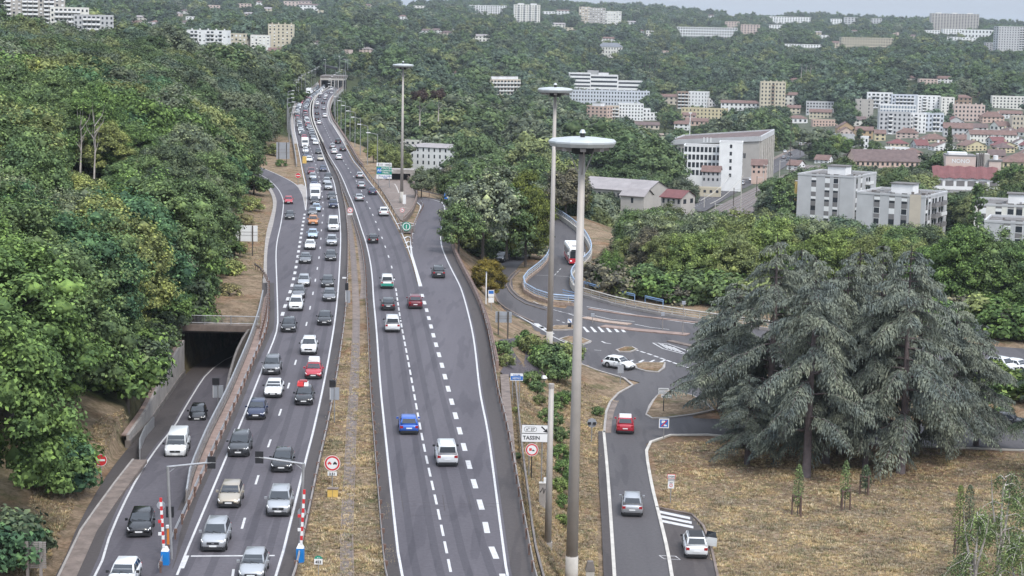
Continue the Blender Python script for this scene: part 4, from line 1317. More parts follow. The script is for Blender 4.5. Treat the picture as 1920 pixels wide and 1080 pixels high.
JAM = 'cars queuing towards the viewer on the left carriageway'
L1 = [
 (470, 1092, 'hatch', 'silver', 'silver hatchback cut off by the bottom edge of the photo'),
 (399, 1036, 'suv', 'silver', 'silver crossover just above the white stop line'),
 (428, 954, 'hatch', 'beige', 'champagne beige old hatchback in the left lane'),
 (521, 970, 'suv', 'silver', 'pale crossover with dark grille beside the right barrier arm'),
 (527, 887, 'hatch', 'black', 'black coupe-like hatchback under the right traffic light arm'),
 (446, 858, 'suv', 'darkgrey', 'dark grey crossover alone in the left lane'),
 (479, 788, 'hatch', 'darkblue', 'navy blue hatchback on the left solid line'),
 (569, 761, 'hatch', 'black', 'black hatchback carrying red and white load on its roof'),
 (511, 747, 'sedan', 'white', 'white saloon beside the car with the roof load'),
 (508, 704, 'suv', 'grey', 'grey crossover touching the left solid line'),
 (587, 712, 'hatch', 'red', 'bright red car with white roof box near the median'),
 (578, 666, 'suv', 'white', 'white crossover behind the bright red car'),
 (540, 624, 'hatch', 'black', 'black hatchback alone next to the left solid line'),
 (608, 611, 'hatch', 'black', 'black hatchback alone near the median line'),
 (554, 584, 'suv', 'white', 'white crossover directly behind the lone black hatchback'),
 (617, 566, 'hatch', 'grey', 'grey hatchback beside the median pole signs'),
 (559, 560, 'hatch', 'grey', 'grey hatchback half hidden behind a white crossover'),
 (569, 538, 'hatch', 'silver', 'silver white small car level with the grey median pole'),
 (614, 540, 'hatch', 'darkgrey', 'dark grey hatchback close in front of a grey one'),
 (572, 495, 'sedan', 'grey', 'grey saloon beside the thick dashed line'),
 (620, 490, 'hatch', 'darkgrey', 'very dark car with lit yellowish headlights in right lane'),
 (581, 469, 'sedan', 'white', 'white low car just behind the grey saloon'),
 (622, 462, 'suv', 'silver', 'silver crossover behind the white minibus lane gap'),
 (586, 448, 'hatch', 'lightblue', 'pale blue white small car behind the low white one'),
 (625, 435, 'minibus', 'white', 'tall white minibus in the right lane of the queue'),
 (587, 423, 'suv', 'orange', 'copper orange crossover in the middle of the queue'),
 (586, 405, 'hatch', 'grey', 'grey car with a light on behind the copper one'),
 (593, 398, 'hatch', 'lightblue', 'pale blue car squeezed behind two queueing cars'),
 (590, 384, 'hatch', 'black', 'black car directly in front of the white box truck'),
 (625, 391, 'suv', 'darkblue', 'dark blue crossover behind the white minibus'),
 (622, 375, 'hatch', 'darkgrey', 'dark grey car two places behind the white minibus'),
 (616, 357, 'suv', 'silver', 'dark front silver topped car right of the white truck'),
 (589, 348, 'hatch', 'darkblue', 'dark blue car just behind the white box truck'),
 (613, 346, 'hatch', 'silver', 'silver car partly hidden in the right lane behind a dark one'),
 (587, 337, 'hatch', 'silver', 'silver car second behind the white box truck'),
 (616, 337, 'hatch', 'black', 'black car with two bright headlights in the right lane'),
 (584, 328, 'suv', 'darkred', 'dark maroon car with bright headlights and roof load'),
 (606, 322, 'hatch', 'darkblue', 'dark blue car level with the maroon one'),
 (580, 304, 'hatch', 'white', 'white car with dark bumper below the white van'),
 (601, 302, 'hatch', 'beige', 'beige fronted car in the right lane near the red barrier'),
 (574, 296, 'hatch', 'darkblue', 'dark car with long white bonnet highlight in left lane'),
 (597, 289, 'hatch', 'black', 'black car with bright headlights below the pale ones'),
 (573, 287, 'hatch', 'white', 'white car close behind a dark one left lane'),
 (592, 272, 'hatch', 'white', 'white car in right lane beside the white van'),
 (588, 264, 'hatch', 'silver', 'silver car in right lane beside the white van roof'),
]
for px, py, k, c, lab in L1:
    on_road(px, py, k, c, lab, LR, False, group=JAM)
# roof loads
def roofload(px, py, mats, name, label):
    p = G(px, py, 1.5); h = heading(LR, p)
    t = thing(name, label, 'roof load', p, h)
    return t
p = G(568, 722, 1.5); t = thing('luggage_bundle', 'red and white bundle strapped on the roof of a black car', 'luggage', (p[0], p[1], 1.50), heading(LR, p))
MB().box(-.55, .1, -.6, .6, 0, .35, 'sign_red', taper=.85).build('bag', t); MB().box(.12, .55, -.5, .65, 0, .3, 'white_panel', taper=.8).build('bag', t); MB().box(-.4, .45, -.2, .4, .36, .5, 'taillight', taper=.8).build('bag', t)
p = G(589, 676, 1.5); t = thing('roof_box', 'flat white box on the roof of the red car', 'roof box', (p[0], p[1], 1.50), heading(LR, p))
MB().rings([[(-.6, y, .02), (.6, y, .02), (.6 * s, y, .1 + .26 * s), (-.6 * s, y, .1 + .26 * s)] for y, s in ((-1.0, .5), (-.8, .9), (.6, .9), (.95, .3))], 'white_panel').build('shell', t)
MB().box(-.65, .65, -.5, -.44, -.02, .03, 'black').box(-.65, .65, .34, .4, -.02, .03, 'black').build('crossbar', t)

# box truck and the white van further back
def box_truck(px, py, label, W=2.3, L=6.2, H=3.0, guide=LR, group=JAM):
    p = G(px, py, 0); h = heading(guide, p)
    t = thing('box_truck', label, 'truck', (p[0] - math.sin(h) * L / 2, p[1] + math.cos(h) * L / 2, 0.02), h + math.pi, group)
    MB().rings([[(-W / 2, y, .55), (W / 2, y, .55), (W / 2, y, H - .12), (W / 2 - .12, y, H), (-W / 2 + .12, y, H), (-W / 2, y, H - .12)] for y in (-L / 2, L / 2 - 1.7)], 'white_panel').build('box', t)
    w = W / 2 - .1
    MB().rings([[(-w, y, .35), (w, y, .35), (w * k, y, z), (-w * k, y, z)] for y, z, k in ((L / 2 - 1.68, 2.35, .9), (L / 2 - 1.1, 2.3, .9), (L / 2 - .5, 1.45, .96), (L / 2, 1.05, .92))], 'paint_white').build('cab', t)
    MB().poly([(-w * .88, L / 2 - .48, 1.50), (w * .88, L / 2 - .48, 1.50), (w * .82, L / 2 - 1.06, 2.24), (-w * .82, L / 2 - 1.06, 2.24)], 'glass').build('windscreen', t)
    for sx in (-1, 1):
        for y in (L / 2 - .9, -L / 2 + 1.2):
            MB().cyl((sx * (W / 2 - .3), y, .4), (sx * (W / 2 - .02), y, .4), .4, .4, 'rubber', 12).build('wheel', t)
        MB().box(sx * .75 - .14, sx * .75 + .14, L / 2 - .02, L / 2 + .02, .6, .8, 'headlight').build('headlight', t)
    MB().box(-.45, .45, L / 2, L / 2 + .02, .58, .8, 'trim').build('grille', t)
    MB().box(-.3, .3, -.9, .1, H + .002, H + .16, 'white_panel').build('roof_vent', t)
    return t
box_truck(591, 376, 'white box truck with flat roof towering over the queue', L=6.5)
box_truck(572, 277, 'white delivery truck with dark windscreen near the start of the viaduct', W=2.2, L=5.5, H=2.8)
box_truck(578, 178, 'white box truck on the far curve of the viaduct', W=2.5, L=8, H=3.4)

# far queue on the viaduct, two lanes
rng = random.Random(5)
FQ = []
lane_a = [(570, 262), (563, 243), (559, 227), (558, 213), (561, 200), (567, 189), (579, 178), (593, 168), (603, 160)]
lane_b = [(587, 259), (580, 243), (574.5, 227), (573, 213), (574.5, 200), (581, 189), (592, 178), (604, 168), (612, 160)]
cols = ['white', 'white', 'silver', 'silver', 'black', 'darkgrey', 'grey', 'darkblue', 'white', 'red', 'darkred', 'beige', 'white', 'black']
adj = {'darkgrey': 'dark grey', 'darkblue': 'dark blue', 'darkred': 'dark red'}
for lane, nm, off in ((lane_a, 'outer', 0), (lane_b, 'inner', 3)):
    P = line(lane, 0)
    L = length(P); s = 2 + off
    while s < L - 2:
        q, _ = at_len(P, np.array([s]))
        x, y, z = q[0]
        if nm == 'outer' and abs(y - G(578, 178, 0)[1]) < 10:
            s += 8; continue
        c = rng.choice(cols); k = rng.choice(['hatch', 'suv', 'hatch', 'wagon', 'smallvan', 'sedan'])
        vehicle(k, c, (x + rng.uniform(-.25, .25), y, 0.02), heading(P, (x, y)) + math.pi,
                'distant %s %s in %s queue lane on viaduct' % (adj.get(c, c), {'suv': 'crossover', 'wagon': 'estate car', 'smallvan': 'small van', 'sedan': 'saloon', 'hatch': 'hatchback'}[k], nm), 1, group='distant queue of cars on the viaduct')
        s += rng.uniform(7.0, 10.5)

AW = 'vehicles driving away on the right carriageway'
L2 = [
 (767, 816, 'hatch', 'blue', 'vivid blue hatchback with grey roof seen from behind', None),
 (839, 876, 'smallvan', 'white', 'white small van with black rear window in the middle lane', None),
 (736, 624, 'smallvan', 'white', 'all white small van in the left lane of the right carriageway', None),
 (728, 583, 'hatch', 'darkgrey', 'dark grey hatchback with reddish rear lights ahead of a white van', None),
 (779, 580, 'suv', 'darkred', 'dark maroon crossover beside the thick dashes', None),
 (726, 542, 'smallvan', 'white', 'white car with green lower tailgate in the left lane', 'green'),
 (700, 457, 'hatch', 'black', 'black hatchback close to the median line seen from behind', None),
 (823, 522, 'suv', 'darkgrey', 'dark car alone in the exit lane', None),
 (720, 406, 'suv', 'white', 'white crossover level with the gore of the exit', None),
 (674, 378, 'sedan', 'silver', 'silver grey saloon near the no overtaking sign', None),
 (699, 366, 'sedan', 'darkblue', 'dark blue saloon against the right edge line', None),
 (678, 354, 'hatch', 'silver', 'silver hatchback just above the dark blue saloon', None),
 (675, 335, 'hatch', 'silver', 'pale silver hatchback on the right edge line near the green sign', None),
 (636, 300, 'hatch', 'white', 'white hatchback lowest of three pale cars near the median', None),
 (627, 289, 'hatch', 'white', 'white hatchback middle one of three pale cars', None),
 (624, 279, 'hatch', 'silver', 'silver hatchback highest of three pale cars', None),
 (643, 284, 'sedan', 'black', 'black saloon beside three pale cars', None),
 (634, 270, 'suv', 'black', 'black crossover at the start of the viaduct driving away', None),
]
for px, py, k, c, lab, ex in L2:
    t = on_road(px, py, k, c, lab, RL, True, group=AW)
    if ex:
        MB().box(-.86, .86, -2.17, -2.0, .42, .78, 'paint_green').build('green_tailgate', t)
for px, py, k, c in [(598, 234, 'hatch', 'white'), (594, 227, 'hatch', 'black'), (609, 221, 'suv', 'white'), (594, 216, 'hatch', 'black'), (607, 207, 'hatch', 'silver'), (593, 204, 'sedan', 'darkgrey'), (595, 198, 'suv', 'white'), (606, 196, 'hatch', 'black'),
                     (609, 188, 'hatch', 'silver'), (599, 184, 'hatch', 'darkgrey'), (611, 183, 'suv', 'white'), (601, 179, 'hatch', 'white'), (616, 176, 'sedan', 'grey'), (622, 170, 'van', 'white')]:
    vehicle(k, c, tuple(G(px, py - 1, 0)), heading(RL, G(px, py, 0)), 'distant %s %s driving away along the viaduct, %s' % (adj.get(c, c), k if k not in ('hatch', 'suv') else {'hatch': 'hatchback', 'suv': 'crossover'}[k], 'left lane' if px < 602 else 'right lane'), 1, group='distant vehicles driving away on the viaduct')

on_road(541, 383, 'hatch', 'red', 'small pinkish red car coming down the joining slip road', ENL, False, lod=0)
on_road(543, 412, 'hatch', 'darkgrey', 'dark car following the red one down the joining slip road', ENL, False, lod=0)
on_road(369, 789, 'hatch', 'black', 'black hatchback just out of the tunnel on the side road', RAMP_LINE, False, ramp_z)
on_road(328, 857, 'van', 'white', 'white panel van on the sunken side road', RAMP_LINE, False, ramp_z)
on_road(260, 1009, 'hatch', 'black', 'black hatchback on the side road beside the left barrier arm', RAMP_LINE, False, ramp_z)
on_road(223, 1112, 'hatch', 'white', 'white car whose roof just shows at the bottom edge on the side road', RAMP_LINE, False, ramp_z)
GV = np.array([G(1176, 1080, ZL), G(1173, 930, ZL), G(1170, 800, ZL)])
on_road(1172, 815, 'suv', 'red', 'red car with pale roof climbing towards the junction', GV, True, ZL, roofcol='white_panel')
on_road(1185, 970, 'suv', 'silver', 'silver crossover with lit brake lights on the lower road', GV, True, ZL)
t = on_road(1306, 1049, 'suv', 'white', 'white car with black roof parked with its right door open', np.array([G(1322, 1080, ZL), G(1306, 1020, ZL), G(1290, 960, ZL)]), True, ZL, roofcol='black')
dm = MB().rings([[(0, 0, .3), (0.9, -.35, .3), (.92, -.38, 1.0), (0, 0, 1.02)], [(0.03, .09, .3), (.93, -.26, .3), (.95, -.29, 1.0), (0.03, .09, 1.02)]], 'paint_white')
dmo = dm.build('open_door', t, loc=(.90, .85, 0))
MB().rings([[(0.02, 0.02, 1.03), (.92, -.36, 1.01), (.80, -.33, 1.5), (.14, -.05, 1.52)], [(0.03, .06, 1.03), (.93, -.32, 1.01), (.81, -.29, 1.5), (.15, -.01, 1.52)]], 'glass').build('door_window', dmo)
v = vehicle('hatch', 'white', (G(1160, 690, ZL)[0], G(1160, 690, ZL)[1], ZL + .02), math.radians(-128), 'white hatchback crossing the junction past a road sign')
v = vehicle('suv', 'darkgrey', (G(940, 493, ZL)[0], G(940, 490, ZL)[1], ZL + .02), math.radians(165), 'dark car under the trees on the road left of the bus')
vehicle('suv', 'white', (*G(1880, 694, ZL)[:2], ZL + .02), math.radians(215), 'white parked car left of two under the trees at right')
vehicle('hatch', 'white', (*G(1908, 695, ZL)[:2], ZL + .02), math.radians(218), 'white parked car right of two at the edge of the photo')
vehicle('sedan', 'black', (*G(1888, 798, ZL)[:2], ZL + .02), math.radians(250), 'black car half hidden by branches right of the cedars')
vehicle('wagon', 'silver', (*G(1480, 748, ZL)[:2], ZL + .02), math.radians(250), 'silver car glimpsed behind the cedar trunks')

# articulated look of a city bus seen from the front
def bus():
    p = G(1080, 498, ZL); h = heading(line([(1062, 540), (1075, 500), (1075, 450)], ZL), p) + 0.10
    L, W, H = 12.0, 2.55, 3.1
    t = thing('city_bus', 'red fronted white roofed city bus coming round the railed bend', 'bus', (p[0] - math.sin(h) * L / 2, p[1] + math.cos(h) * L / 2, ZL + .02), h + math.pi)
    w = W / 2
    def R(y, k=1.0, zt=H, zb=.35): return [(-w * k, y, zb), (w * k, y, zb), (w * k, y, zt - .25), (w * k * .9, y, zt), (-w * k * .9, y, zt), (-w * k, y, zt - .25)]
    MB().rings([R(-L / 2, .97), R(-L / 2 + .1), R(L / 2 - .35), R(L / 2 - .12, .98, H - .06), R(L / 2, .94, H - .25)], 'white_panel').build('body', t)
    MB().rings([[(-w * .96, L / 2 + .0, .34), (w * .96, L / 2 + .0, .34), (w * .96, L / 2 + .0, 1.25), (-w * .96, L / 2, 1.25)], [(-w * .94, L / 2 + .06, .4), (w * .94, L / 2 + .06, .4), (w * .92, L / 2 + .05, 1.2), (-w * .92, L / 2 + .05, 1.2)]], 'paint_busred').build('front_panel', t)
    MB().box(-w * .86, w * .86, L / 2 + .0, L / 2 + .05, 1.27, 2.55, 'glass').build('windscreen', t)
    MB().box(-w * .7, w * .7, L / 2 - .02, L / 2 + .03, 2.57, 2.82, 'black').build('destination_display', t)
    for sx in (-1, 1):
        MB().box(sx * .92 - .16, sx * .92 + .16, L / 2 + .05, L / 2 + .1, .72, .92, 'headlight').build('headlight', t)
        for k in range(7):
            y = -L / 2 + .6 + k * 1.5
            MB().box(sx * w - .01 * sx - .01, sx * w + .012 * sx + .01, y, y + 1.3, 1.35, 2.5, 'glass').build('side_window', t)
        MB().box(sx * w - .01, sx * w + .01, -L / 2 + .2, L / 2 - .4, .4, 1.2, 'paint_busred').build('side_panel', t)
        for y in (L / 2 - 2.6, -L / 2 + 2.9):
            MB().cyl((sx * (w - .3), y, .48), (sx * (w + .01), y, .48), .48, .48, 'rubber', 14).build('wheel', t)
        MB().box(sx * (w + .2) - .1, sx * (w + .2) + .1, L / 2 + .1, L / 2 + .2, 1.9, 2.4, 'white_panel').build('mirror', t)
    MB().box(-.9, .9, -2.2, .2, H + .003, H + .22, 'white_panel', taper=.9).build('air_conditioner', t)
    MB().box(-.5, .5, 2.4, 3.6, H + .003, H + .12, 'galvanised_dull').build('roof_hatch', t)
    MB().box(-.26, .26, L / 2 + .07, L / 2 + .1, .45, .56, 'plate').build('number_plate', t)
bus()
# ---------------------------------------------------------------- buildings
FOOT = []      # (x, y, radius) footprints
BRECT = []     # visible rectangles to keep clear of trees
_bm = {}
def sm(key, fn):
    if key not in _bm: _bm[key] = fn()
    return _bm[key]

def win_mesh(w, h, style):
    def f():
        m = MB()
        if style == 'shutter':
            m.box(-w / 2, w / 2, -.03, .02, 0, h, 'pane').box(-w / 2 - .5 * w, -w / 2 - .02, -.07, .0, -.02, h, 'wall_brown').box(w / 2 + .02, w / 2 + .5 * w, -.07, .0, -.02, h, 'wall_brown')
        elif style == 'white':
            m.box(-w / 2 - .1, w / 2 + .1, -.07, -.0, -.1, 0, 'white_panel').box(-w / 2 - .1, w / 2 + .1, -.07, 0, h, h + .1, 'white_panel').box(-w / 2 - .1, -w / 2, -.07, 0, 0, h, 'white_panel').box(w / 2, w / 2 + .1, -.07, 0, 0, h, 'white_panel')
            m.box(-w / 2, w / 2, -.03, .02, 0, h, 'pane')
        elif style == 'half':
            m.box(-w / 2, w / 2, -.03, .02, 0, h * .45, 'pane').box(-w / 2, w / 2, -.06, .02, h * .45, h, 'white_panel')
        elif style == 'blind':
            m.box(-w / 2, w / 2, -.06, .02, 0, h, 'white_panel')
        elif style == 'light':
            m.box(-w / 2, w / 2, -.03, .02, 0, h, 'pane_light')
        elif style == 'panel':
            m.box(-w / 2, w / 2, -.05, .02, 0, h, 'wall_darkgrey')
        else:
            m.box(-w / 2, w / 2, -.03, .02, 0, h, 'pane')
        return m.mesh('window')
    return sm(('win', round(w, 2), round(h, 2), style), f)

def balcony_mesh(w, col):
    def f():
        m = MB().box(-w / 2, w / 2, -1.1, 0, -.12, .02, 'concrete').box(-w / 2, w / 2, -1.12, -1.05, .05, 1.0, col)
        m.box(-w / 2, -w / 2 + .05, -1.05, 0, .05, 1.0, col).box(w / 2 - .05, w / 2, -1.05, 0, .05, 1.0, col)
        return m.mesh('balcony')
    return sm(('bal', round(w, 2), col), f)

def building(label, px, py, wpx, hpx, yaw=0, D=12, floors=4, bays=6, wall='white', roof='flat', rmat='tile', name='apartment_block', cat='building', d=None, wstyle='plain', sstyle=None, sbays=2,
             chimneys=0, pent=0, balc=(), balcol='white_panel', band=False, group=None, keep=True, wf=.42, hf=.5, rh=None, mono=False, gf=0.0, step=None, cladstrip=None):
    """px: right end of the front face in the photo, py: where its foot shows; yaw<0 turns the right flank to the viewer, yaw>0 the left one"""
    th = math.radians(yaw)
    if d is None:
        p = TG(px - wpx / 2, py)
    else:
        p = GD(px - wpx / 2, py, d)
        if d > 1200:
            q = TG(px - wpx / 2, py)
            if q[1] < 5000: p = q
            else: p = (p[0], p[1], min(p[2], float(TZ(p[0], p[1])[0]) + 2))
    dd = p[1]; s = F / dd
    W = wpx / s / max(.3, math.cos(th)); H = hpx / s
    # front face spans local x from -W/2 to W/2 at y=0
    t = thing(name, label, cat, (p[0], p[1], p[2]), th, group)
    bot = -8.0
    fh = H / floors
    wm = 'wall_' + wall
    MB().box(-W / 2, W / 2, 0, D, bot, H, wm).build('wall', t)
    if roof == 'flat':
        MB().box(-W / 2 + .3, W / 2 - .3, .3, D - .3, H + .0, H + .06, 'gravel_roof').build('roof', t)
        par = MB()
        for a in ((-W / 2 - .05, W / 2 + .05, -.05, .25), (-W / 2 - .05, W / 2 + .05, D - .25, D + .05)):
            par.box(a[0], a[1], a[2], a[3], H + .003, H + .45, wm if wall != 'grey' else 'wall_lightgrey')
        for a in ((-W / 2 - .05, -W / 2 + .25, .25, D - .25), (W / 2 - .25, W / 2 + .05, .25, D - .25)):
            par.box(a[0], a[1], a[2], a[3], H + .003, H + .45, wm if wall != 'grey' else 'wall_lightgrey')
        par.build('parapet', t)
        rr = random.Random(label)
        for k in range(pent):
            x = -W / 2 + W * (k + .5) / pent + rr.uniform(-1, 1); w_ = min(W * .18, 5)
            MB().box(x - w_, x + w_, D * .3, D * .75, H + .07, H + 2.6, 'wall_white').box(x - w_ - .2, x + w_ + .2, D * .3 - .2, D * .75 + .2, H + 2.6, H + 2.75, 'gravel_roof').build('penthouse', t)
    else:
        rh = rh or D * .24; o = .45
        if roof == 'gable':
            m = MB().poly([(-W / 2 - o, -o, H - .15), (W / 2 + o, -o, H - .15), (W / 2 + o, D / 2, H + rh), (-W / 2 - o, D / 2, H + rh)], rmat).poly([(W / 2 + o, D + o, H - .15), (-W / 2 - o, D + o, H - .15), (-W / 2 - o, D / 2, H + rh), (W / 2 + o, D / 2, H + rh)], rmat)
            m.poly([(-W / 2 - o, -o, H - .35), (W / 2 + o, -o, H - .35), (W / 2 + o, -o, H - .15), (-W / 2 - o, -o, H - .15)], rmat)
            m.build('roof', t)
            MB().poly([(-W / 2 , 0, H), (-W / 2, D, H), (-W / 2, D / 2, H + rh - .15)], wm).build('gable_wall', t); MB().poly([(W / 2, 0, H), (W / 2, D, H), (W / 2, D / 2, H + rh - .15)], wm).build('gable_wall', t)
        elif roof == 'gablefront':
            m = MB().poly([(-W / 2 - o, -o, H - .15), (-W / 2 - o, D + o, H - .15), (0, D + o, H + rh), (0, -o, H + rh)], rmat).poly([(W / 2 + o, -o, H - .15), (W / 2 + o, D + o, H - .15), (0, D + o, H + rh), (0, -o, H + rh)], rmat)
            m.build('roof', t)
            MB().poly([(-W / 2, -.01, H), (W / 2, -.01, H), (0, -.01, H + rh - .15)], wm).build('gable_wall', t)
        else:
            k = min(W, D) / 2
            m = MB(); a, b, c, e = (-W / 2 - o, -o, H - .1), (W / 2 + o, -o, H - .1), (W / 2 + o, D + o, H - .1), (-W / 2 - o, D + o, H - .1)
            if W >= D: r1, r2 = (-W / 2 + k, D / 2, H + rh), (W / 2 - k + .01, D / 2, H + rh)
            else: r1, r2 = (0, k, H + rh), (0, D - k, H + rh)
            if W >= D: m.poly([a, b, r2, r1], rmat).poly([b, c, r2], rmat).poly([c, e, r1, r2], rmat).poly([e, a, r1], rmat)
            else: m.poly([a, b, r1], rmat).poly([b, c, r2, r1], rmat).poly([c, e, r2], rmat).poly([e, a, r1, r2], rmat)
            m.build('roof', t)
    rr = random.Random(label + 'w')
    if band:
        for f in range(floors):
            MB().box(-W / 2 + W * .03, W / 2 - W * .03, -.03, .02, f * fh + fh * .35, f * fh + fh * .8, 'pane').build('window_band', t)
    elif bays:
        bw = W / bays
        for f in range(floors):
            for b in range(bays):
                x = -W / 2 + bw * (b + .5); z = f * fh + fh * .28
                st_ = wstyle
                if wstyle == 'mixed': st_ = rr.choice(['half', 'plain', 'blind', 'half'])
                if wstyle == 'tower': st_ = rr.choice(['plain', 'plain', 'half'])
                if b in balc:
                    put('balcony', balcony_mesh(bw * .9, balcol), t, (x, -.01, f * fh + .1))
                    put('window', win_mesh(bw * .62, fh * .72, 'plain'), t, (x, -.012, f * fh + fh * .1))
                else:
                    put('window', win_mesh(bw * wf, fh * hf, st_), t, (x, -.012, z))
                    if cladstrip and f < floors - 1:
                        put('cladding_panel', win_mesh(bw * wf, fh * (.96 - hf), 'panel'), t, (x, -.012, z + fh * hf + .02))
    if sbays:
        bw = D / sbays; side = 1 if yaw <= 0 else -1
        for f in range(floors):
            for b in range(sbays):
                st_ = sstyle or wstyle
                if st_ in ('mixed', 'tower'): st_ = rr.choice(['half', 'plain', 'blind'])
                o_ = put('window', win_mesh(bw * wf, fh * hf, st_), t, (side * (W / 2 + .012), bw * (b + .5), f * fh + fh * .28), math.pi / 2 * side)
    for k in range(chimneys):
        x = -W / 2 + W * (k + .6) / chimneys; y = D * (.3 if roof == 'flat' else .55)
        MB().box(-.5, .5, -.4, .4, -.3, 1.5 if roof == 'flat' else 1.2, wm).box(-.58, .58, -.48, .48, 1.5 if roof == 'flat' else 1.2, 1.65 if roof == 'flat' else 1.35, 'concrete_pale').build('chimney', t, loc=(x, y, H + (.06 if roof == 'flat' else (rh * .8))))
    c, n_ = math.cos(th), math.sin(th)
    for k in range(int(W / 8) + 2):
        x = -W / 2 + W * k / (int(W / 8) + 1)
        FOOT.append((p[0] + x * c - D / 2 * n_, p[1] + x * n_ + D / 2 * c, D / 2 + 3))
    if keep:
        BRECT.append((px - wpx, py - hpx - 2, px, py, dd))
    t['_w'] = W; t['_h'] = H
    return t, W, H, D
B = building
AP = 'apartment blocks across the valley'
# --- far left slabs on the hilltop
B('long pale concrete slab block cut by the top left corner, plain end wall', 118, 44, 132, 46, 14, 12, 6, 14, 'concretewall', d=1000, balc=(1, 2, 3, 6, 7, 8, 10, 11), wstyle='mixed', sbays=0, group=AP)
B('lower stepped slab block right of the corner block, pale end wall', 165, 52, 68, 36, 14, 12, 4, 9, 'offwhite', d=960, balc=(1, 2, 3, 4, 5, 6), sbays=0, group=AP)
B('lowest stepped slab block with white blank end rising from the treetops', 211, 66, 70, 36, 14, 12, 4, 9, 'lightgrey', d=930, balc=(2, 3, 4, 5), sbays=0, group=AP)
p = GD(174, 30, 1500)
t = thing('chapel_tower', 'tiny pointed ochre tower above the treetops beside the slab blocks', 'tower', p)
MB().box(-2.6, 2.6, -2.6, 2.6, -12, 5, 'wall_brown').build('wall', t); MB().box(-2.8, 2.8, -2.8, 2.8, 5, 10, 'tile', taper=.08).build('spire', t)
B('white apartment block with five roof stacks and dark balconies', 425, 94, 77, 36, -6, 13, 5, 10, 'white', d=1380, balc=(1, 2, 5, 6, 8), chimneys=5, sbays=1, wstyle='mixed', group=AP)
B('cream low block adjoining the five stack block on its right', 462, 92, 38, 28, -6, 12, 4, 5, 'cream', d=1400, wstyle='mixed', group=AP)
B('cream yellow tower block with round roof stacks', 550, 95, 47, 48, 4, 16, 8, 6, 'cream', d=1360, wstyle='tower', chimneys=4, sbays=0, wf=.34, group=AP)
B('cream block leaning against the left of the yellow tower', 506, 96, 36, 29, 4, 13, 5, 5, 'offwhite', d=1340, wstyle='mixed', sbays=0, group=AP)
B('tiny red roofed house at the foot of the yellow tower', 527, 101, 24, 6, 0, 10, 2, 4, 'offwhite', 'gable', d=1300, name='house', cat='house')
B('long white slab with dark balconies on the skyline', 950, 30, 71, 19, 5, 12, 6, 16, 'white', d=2900, balc=tuple(range(1, 16, 2)), sbays=0, chimneys=6, group=AP)
B('white tower block with vertical balcony stripes', 1012, 50, 48, 40, 5, 18, 10, 9, 'offwhite', d=2500, balc=(1, 3, 5, 7), sbays=0, pent=2, group=AP, wf=.3)
B('stepped beige slab right of the white tower, left wing', 1106, 48, 21, 34, -5, 15, 7, 4, 'beige', d=2400, wstyle='mixed', chimneys=2, sbays=0, group=AP)
B('stepped beige slab right of the white tower, tall middle', 1134, 52, 29, 36, -5, 15, 8, 6, 'concretewall', d=2390, wstyle='mixed', chimneys=2, sbays=0, group=AP)
B('stepped beige slab right of the white tower, right wing', 1164, 50, 30, 28, -5, 15, 7, 6, 'offwhite', d=2400, wstyle='mixed', chimneys=2, sbays=0, group=AP)
B('large white mansion with grey slate mansard on the wooded slope', 1165, 108, 46, 20, -12, 14, 3, 9, 'offwhite', 'hip', 'slate', 'mansion', 'mansion', d=2000, rh=5, chimneys=3, wf=.3)
B('white annex with red roof just above the mansion', 1158, 78, 34, 6, 0, 9, 2, 6, 'white', 'gable', d=2150, name='house', cat='house')
B('white slab with rows of square windows on the far slope', 1381, 72, 115, 20, -4, 12, 4, 24, 'white', d=2300, chimneys=9, sbays=1, group=AP, wf=.6, hf=.62)
B('pink block rising behind the white slab', 1386, 56, 26, 15, 0, 12, 4, 5, 'pink', d=2500, sbays=0, group=AP)
B('pink block standing right of the white slab', 1422, 68, 33, 21, -15, 12, 5, 6, 'pink', d=2350, chimneys=3, sbays=1, group=AP)
B('small cream block alone among trees left of the white slab', 1226, 68, 15, 10, -10, 9, 2, 3, 'offwhite', d=2300, sbays=0)
# --- right skyline
B('wide grey brown high-rise slab on the right skyline', 1834, 60, 88, 33, 0, 20, 12, 16, 'concretewall', d=3000, wf=.5, sbays=0, group=AP, pent=3)
B('white low building at the foot of the grey high-rise', 1808, 66, 40, 11, 0, 15, 3, 8, 'white', d=2850, sbays=0)
B('white low hall left of the grey high-rise foot', 1762, 64, 30, 7, 0, 15, 2, 6, 'white', d=2850, sbays=0)
B('tall grey tower block cut by the right edge', 1990, 108, 122, 56, 8, 16, 13, 24, 'lightgrey', d=2300, balc=(8, 9, 10, 11, 14, 15, 16, 17), wf=.35, group=AP, sbays=2)
B('lower grey block beside the tower at the right edge', 1872, 99, 24, 18, 0, 12, 5, 4, 'grey', d=2280, sbays=0, group=AP)
B('long cream block with many chimneys on the wooded slope', 1675, 92, 98, 20, 6, 12, 4, 20, 'cream', d=2000, chimneys=14, sbays=1, group=AP, wf=.55, hf=.6)
B('small ochre house left of the long cream block', 1577, 90, 16, 10, 0, 9, 2, 3, 'beige', 'gable', d=1990, name='house', cat='house')
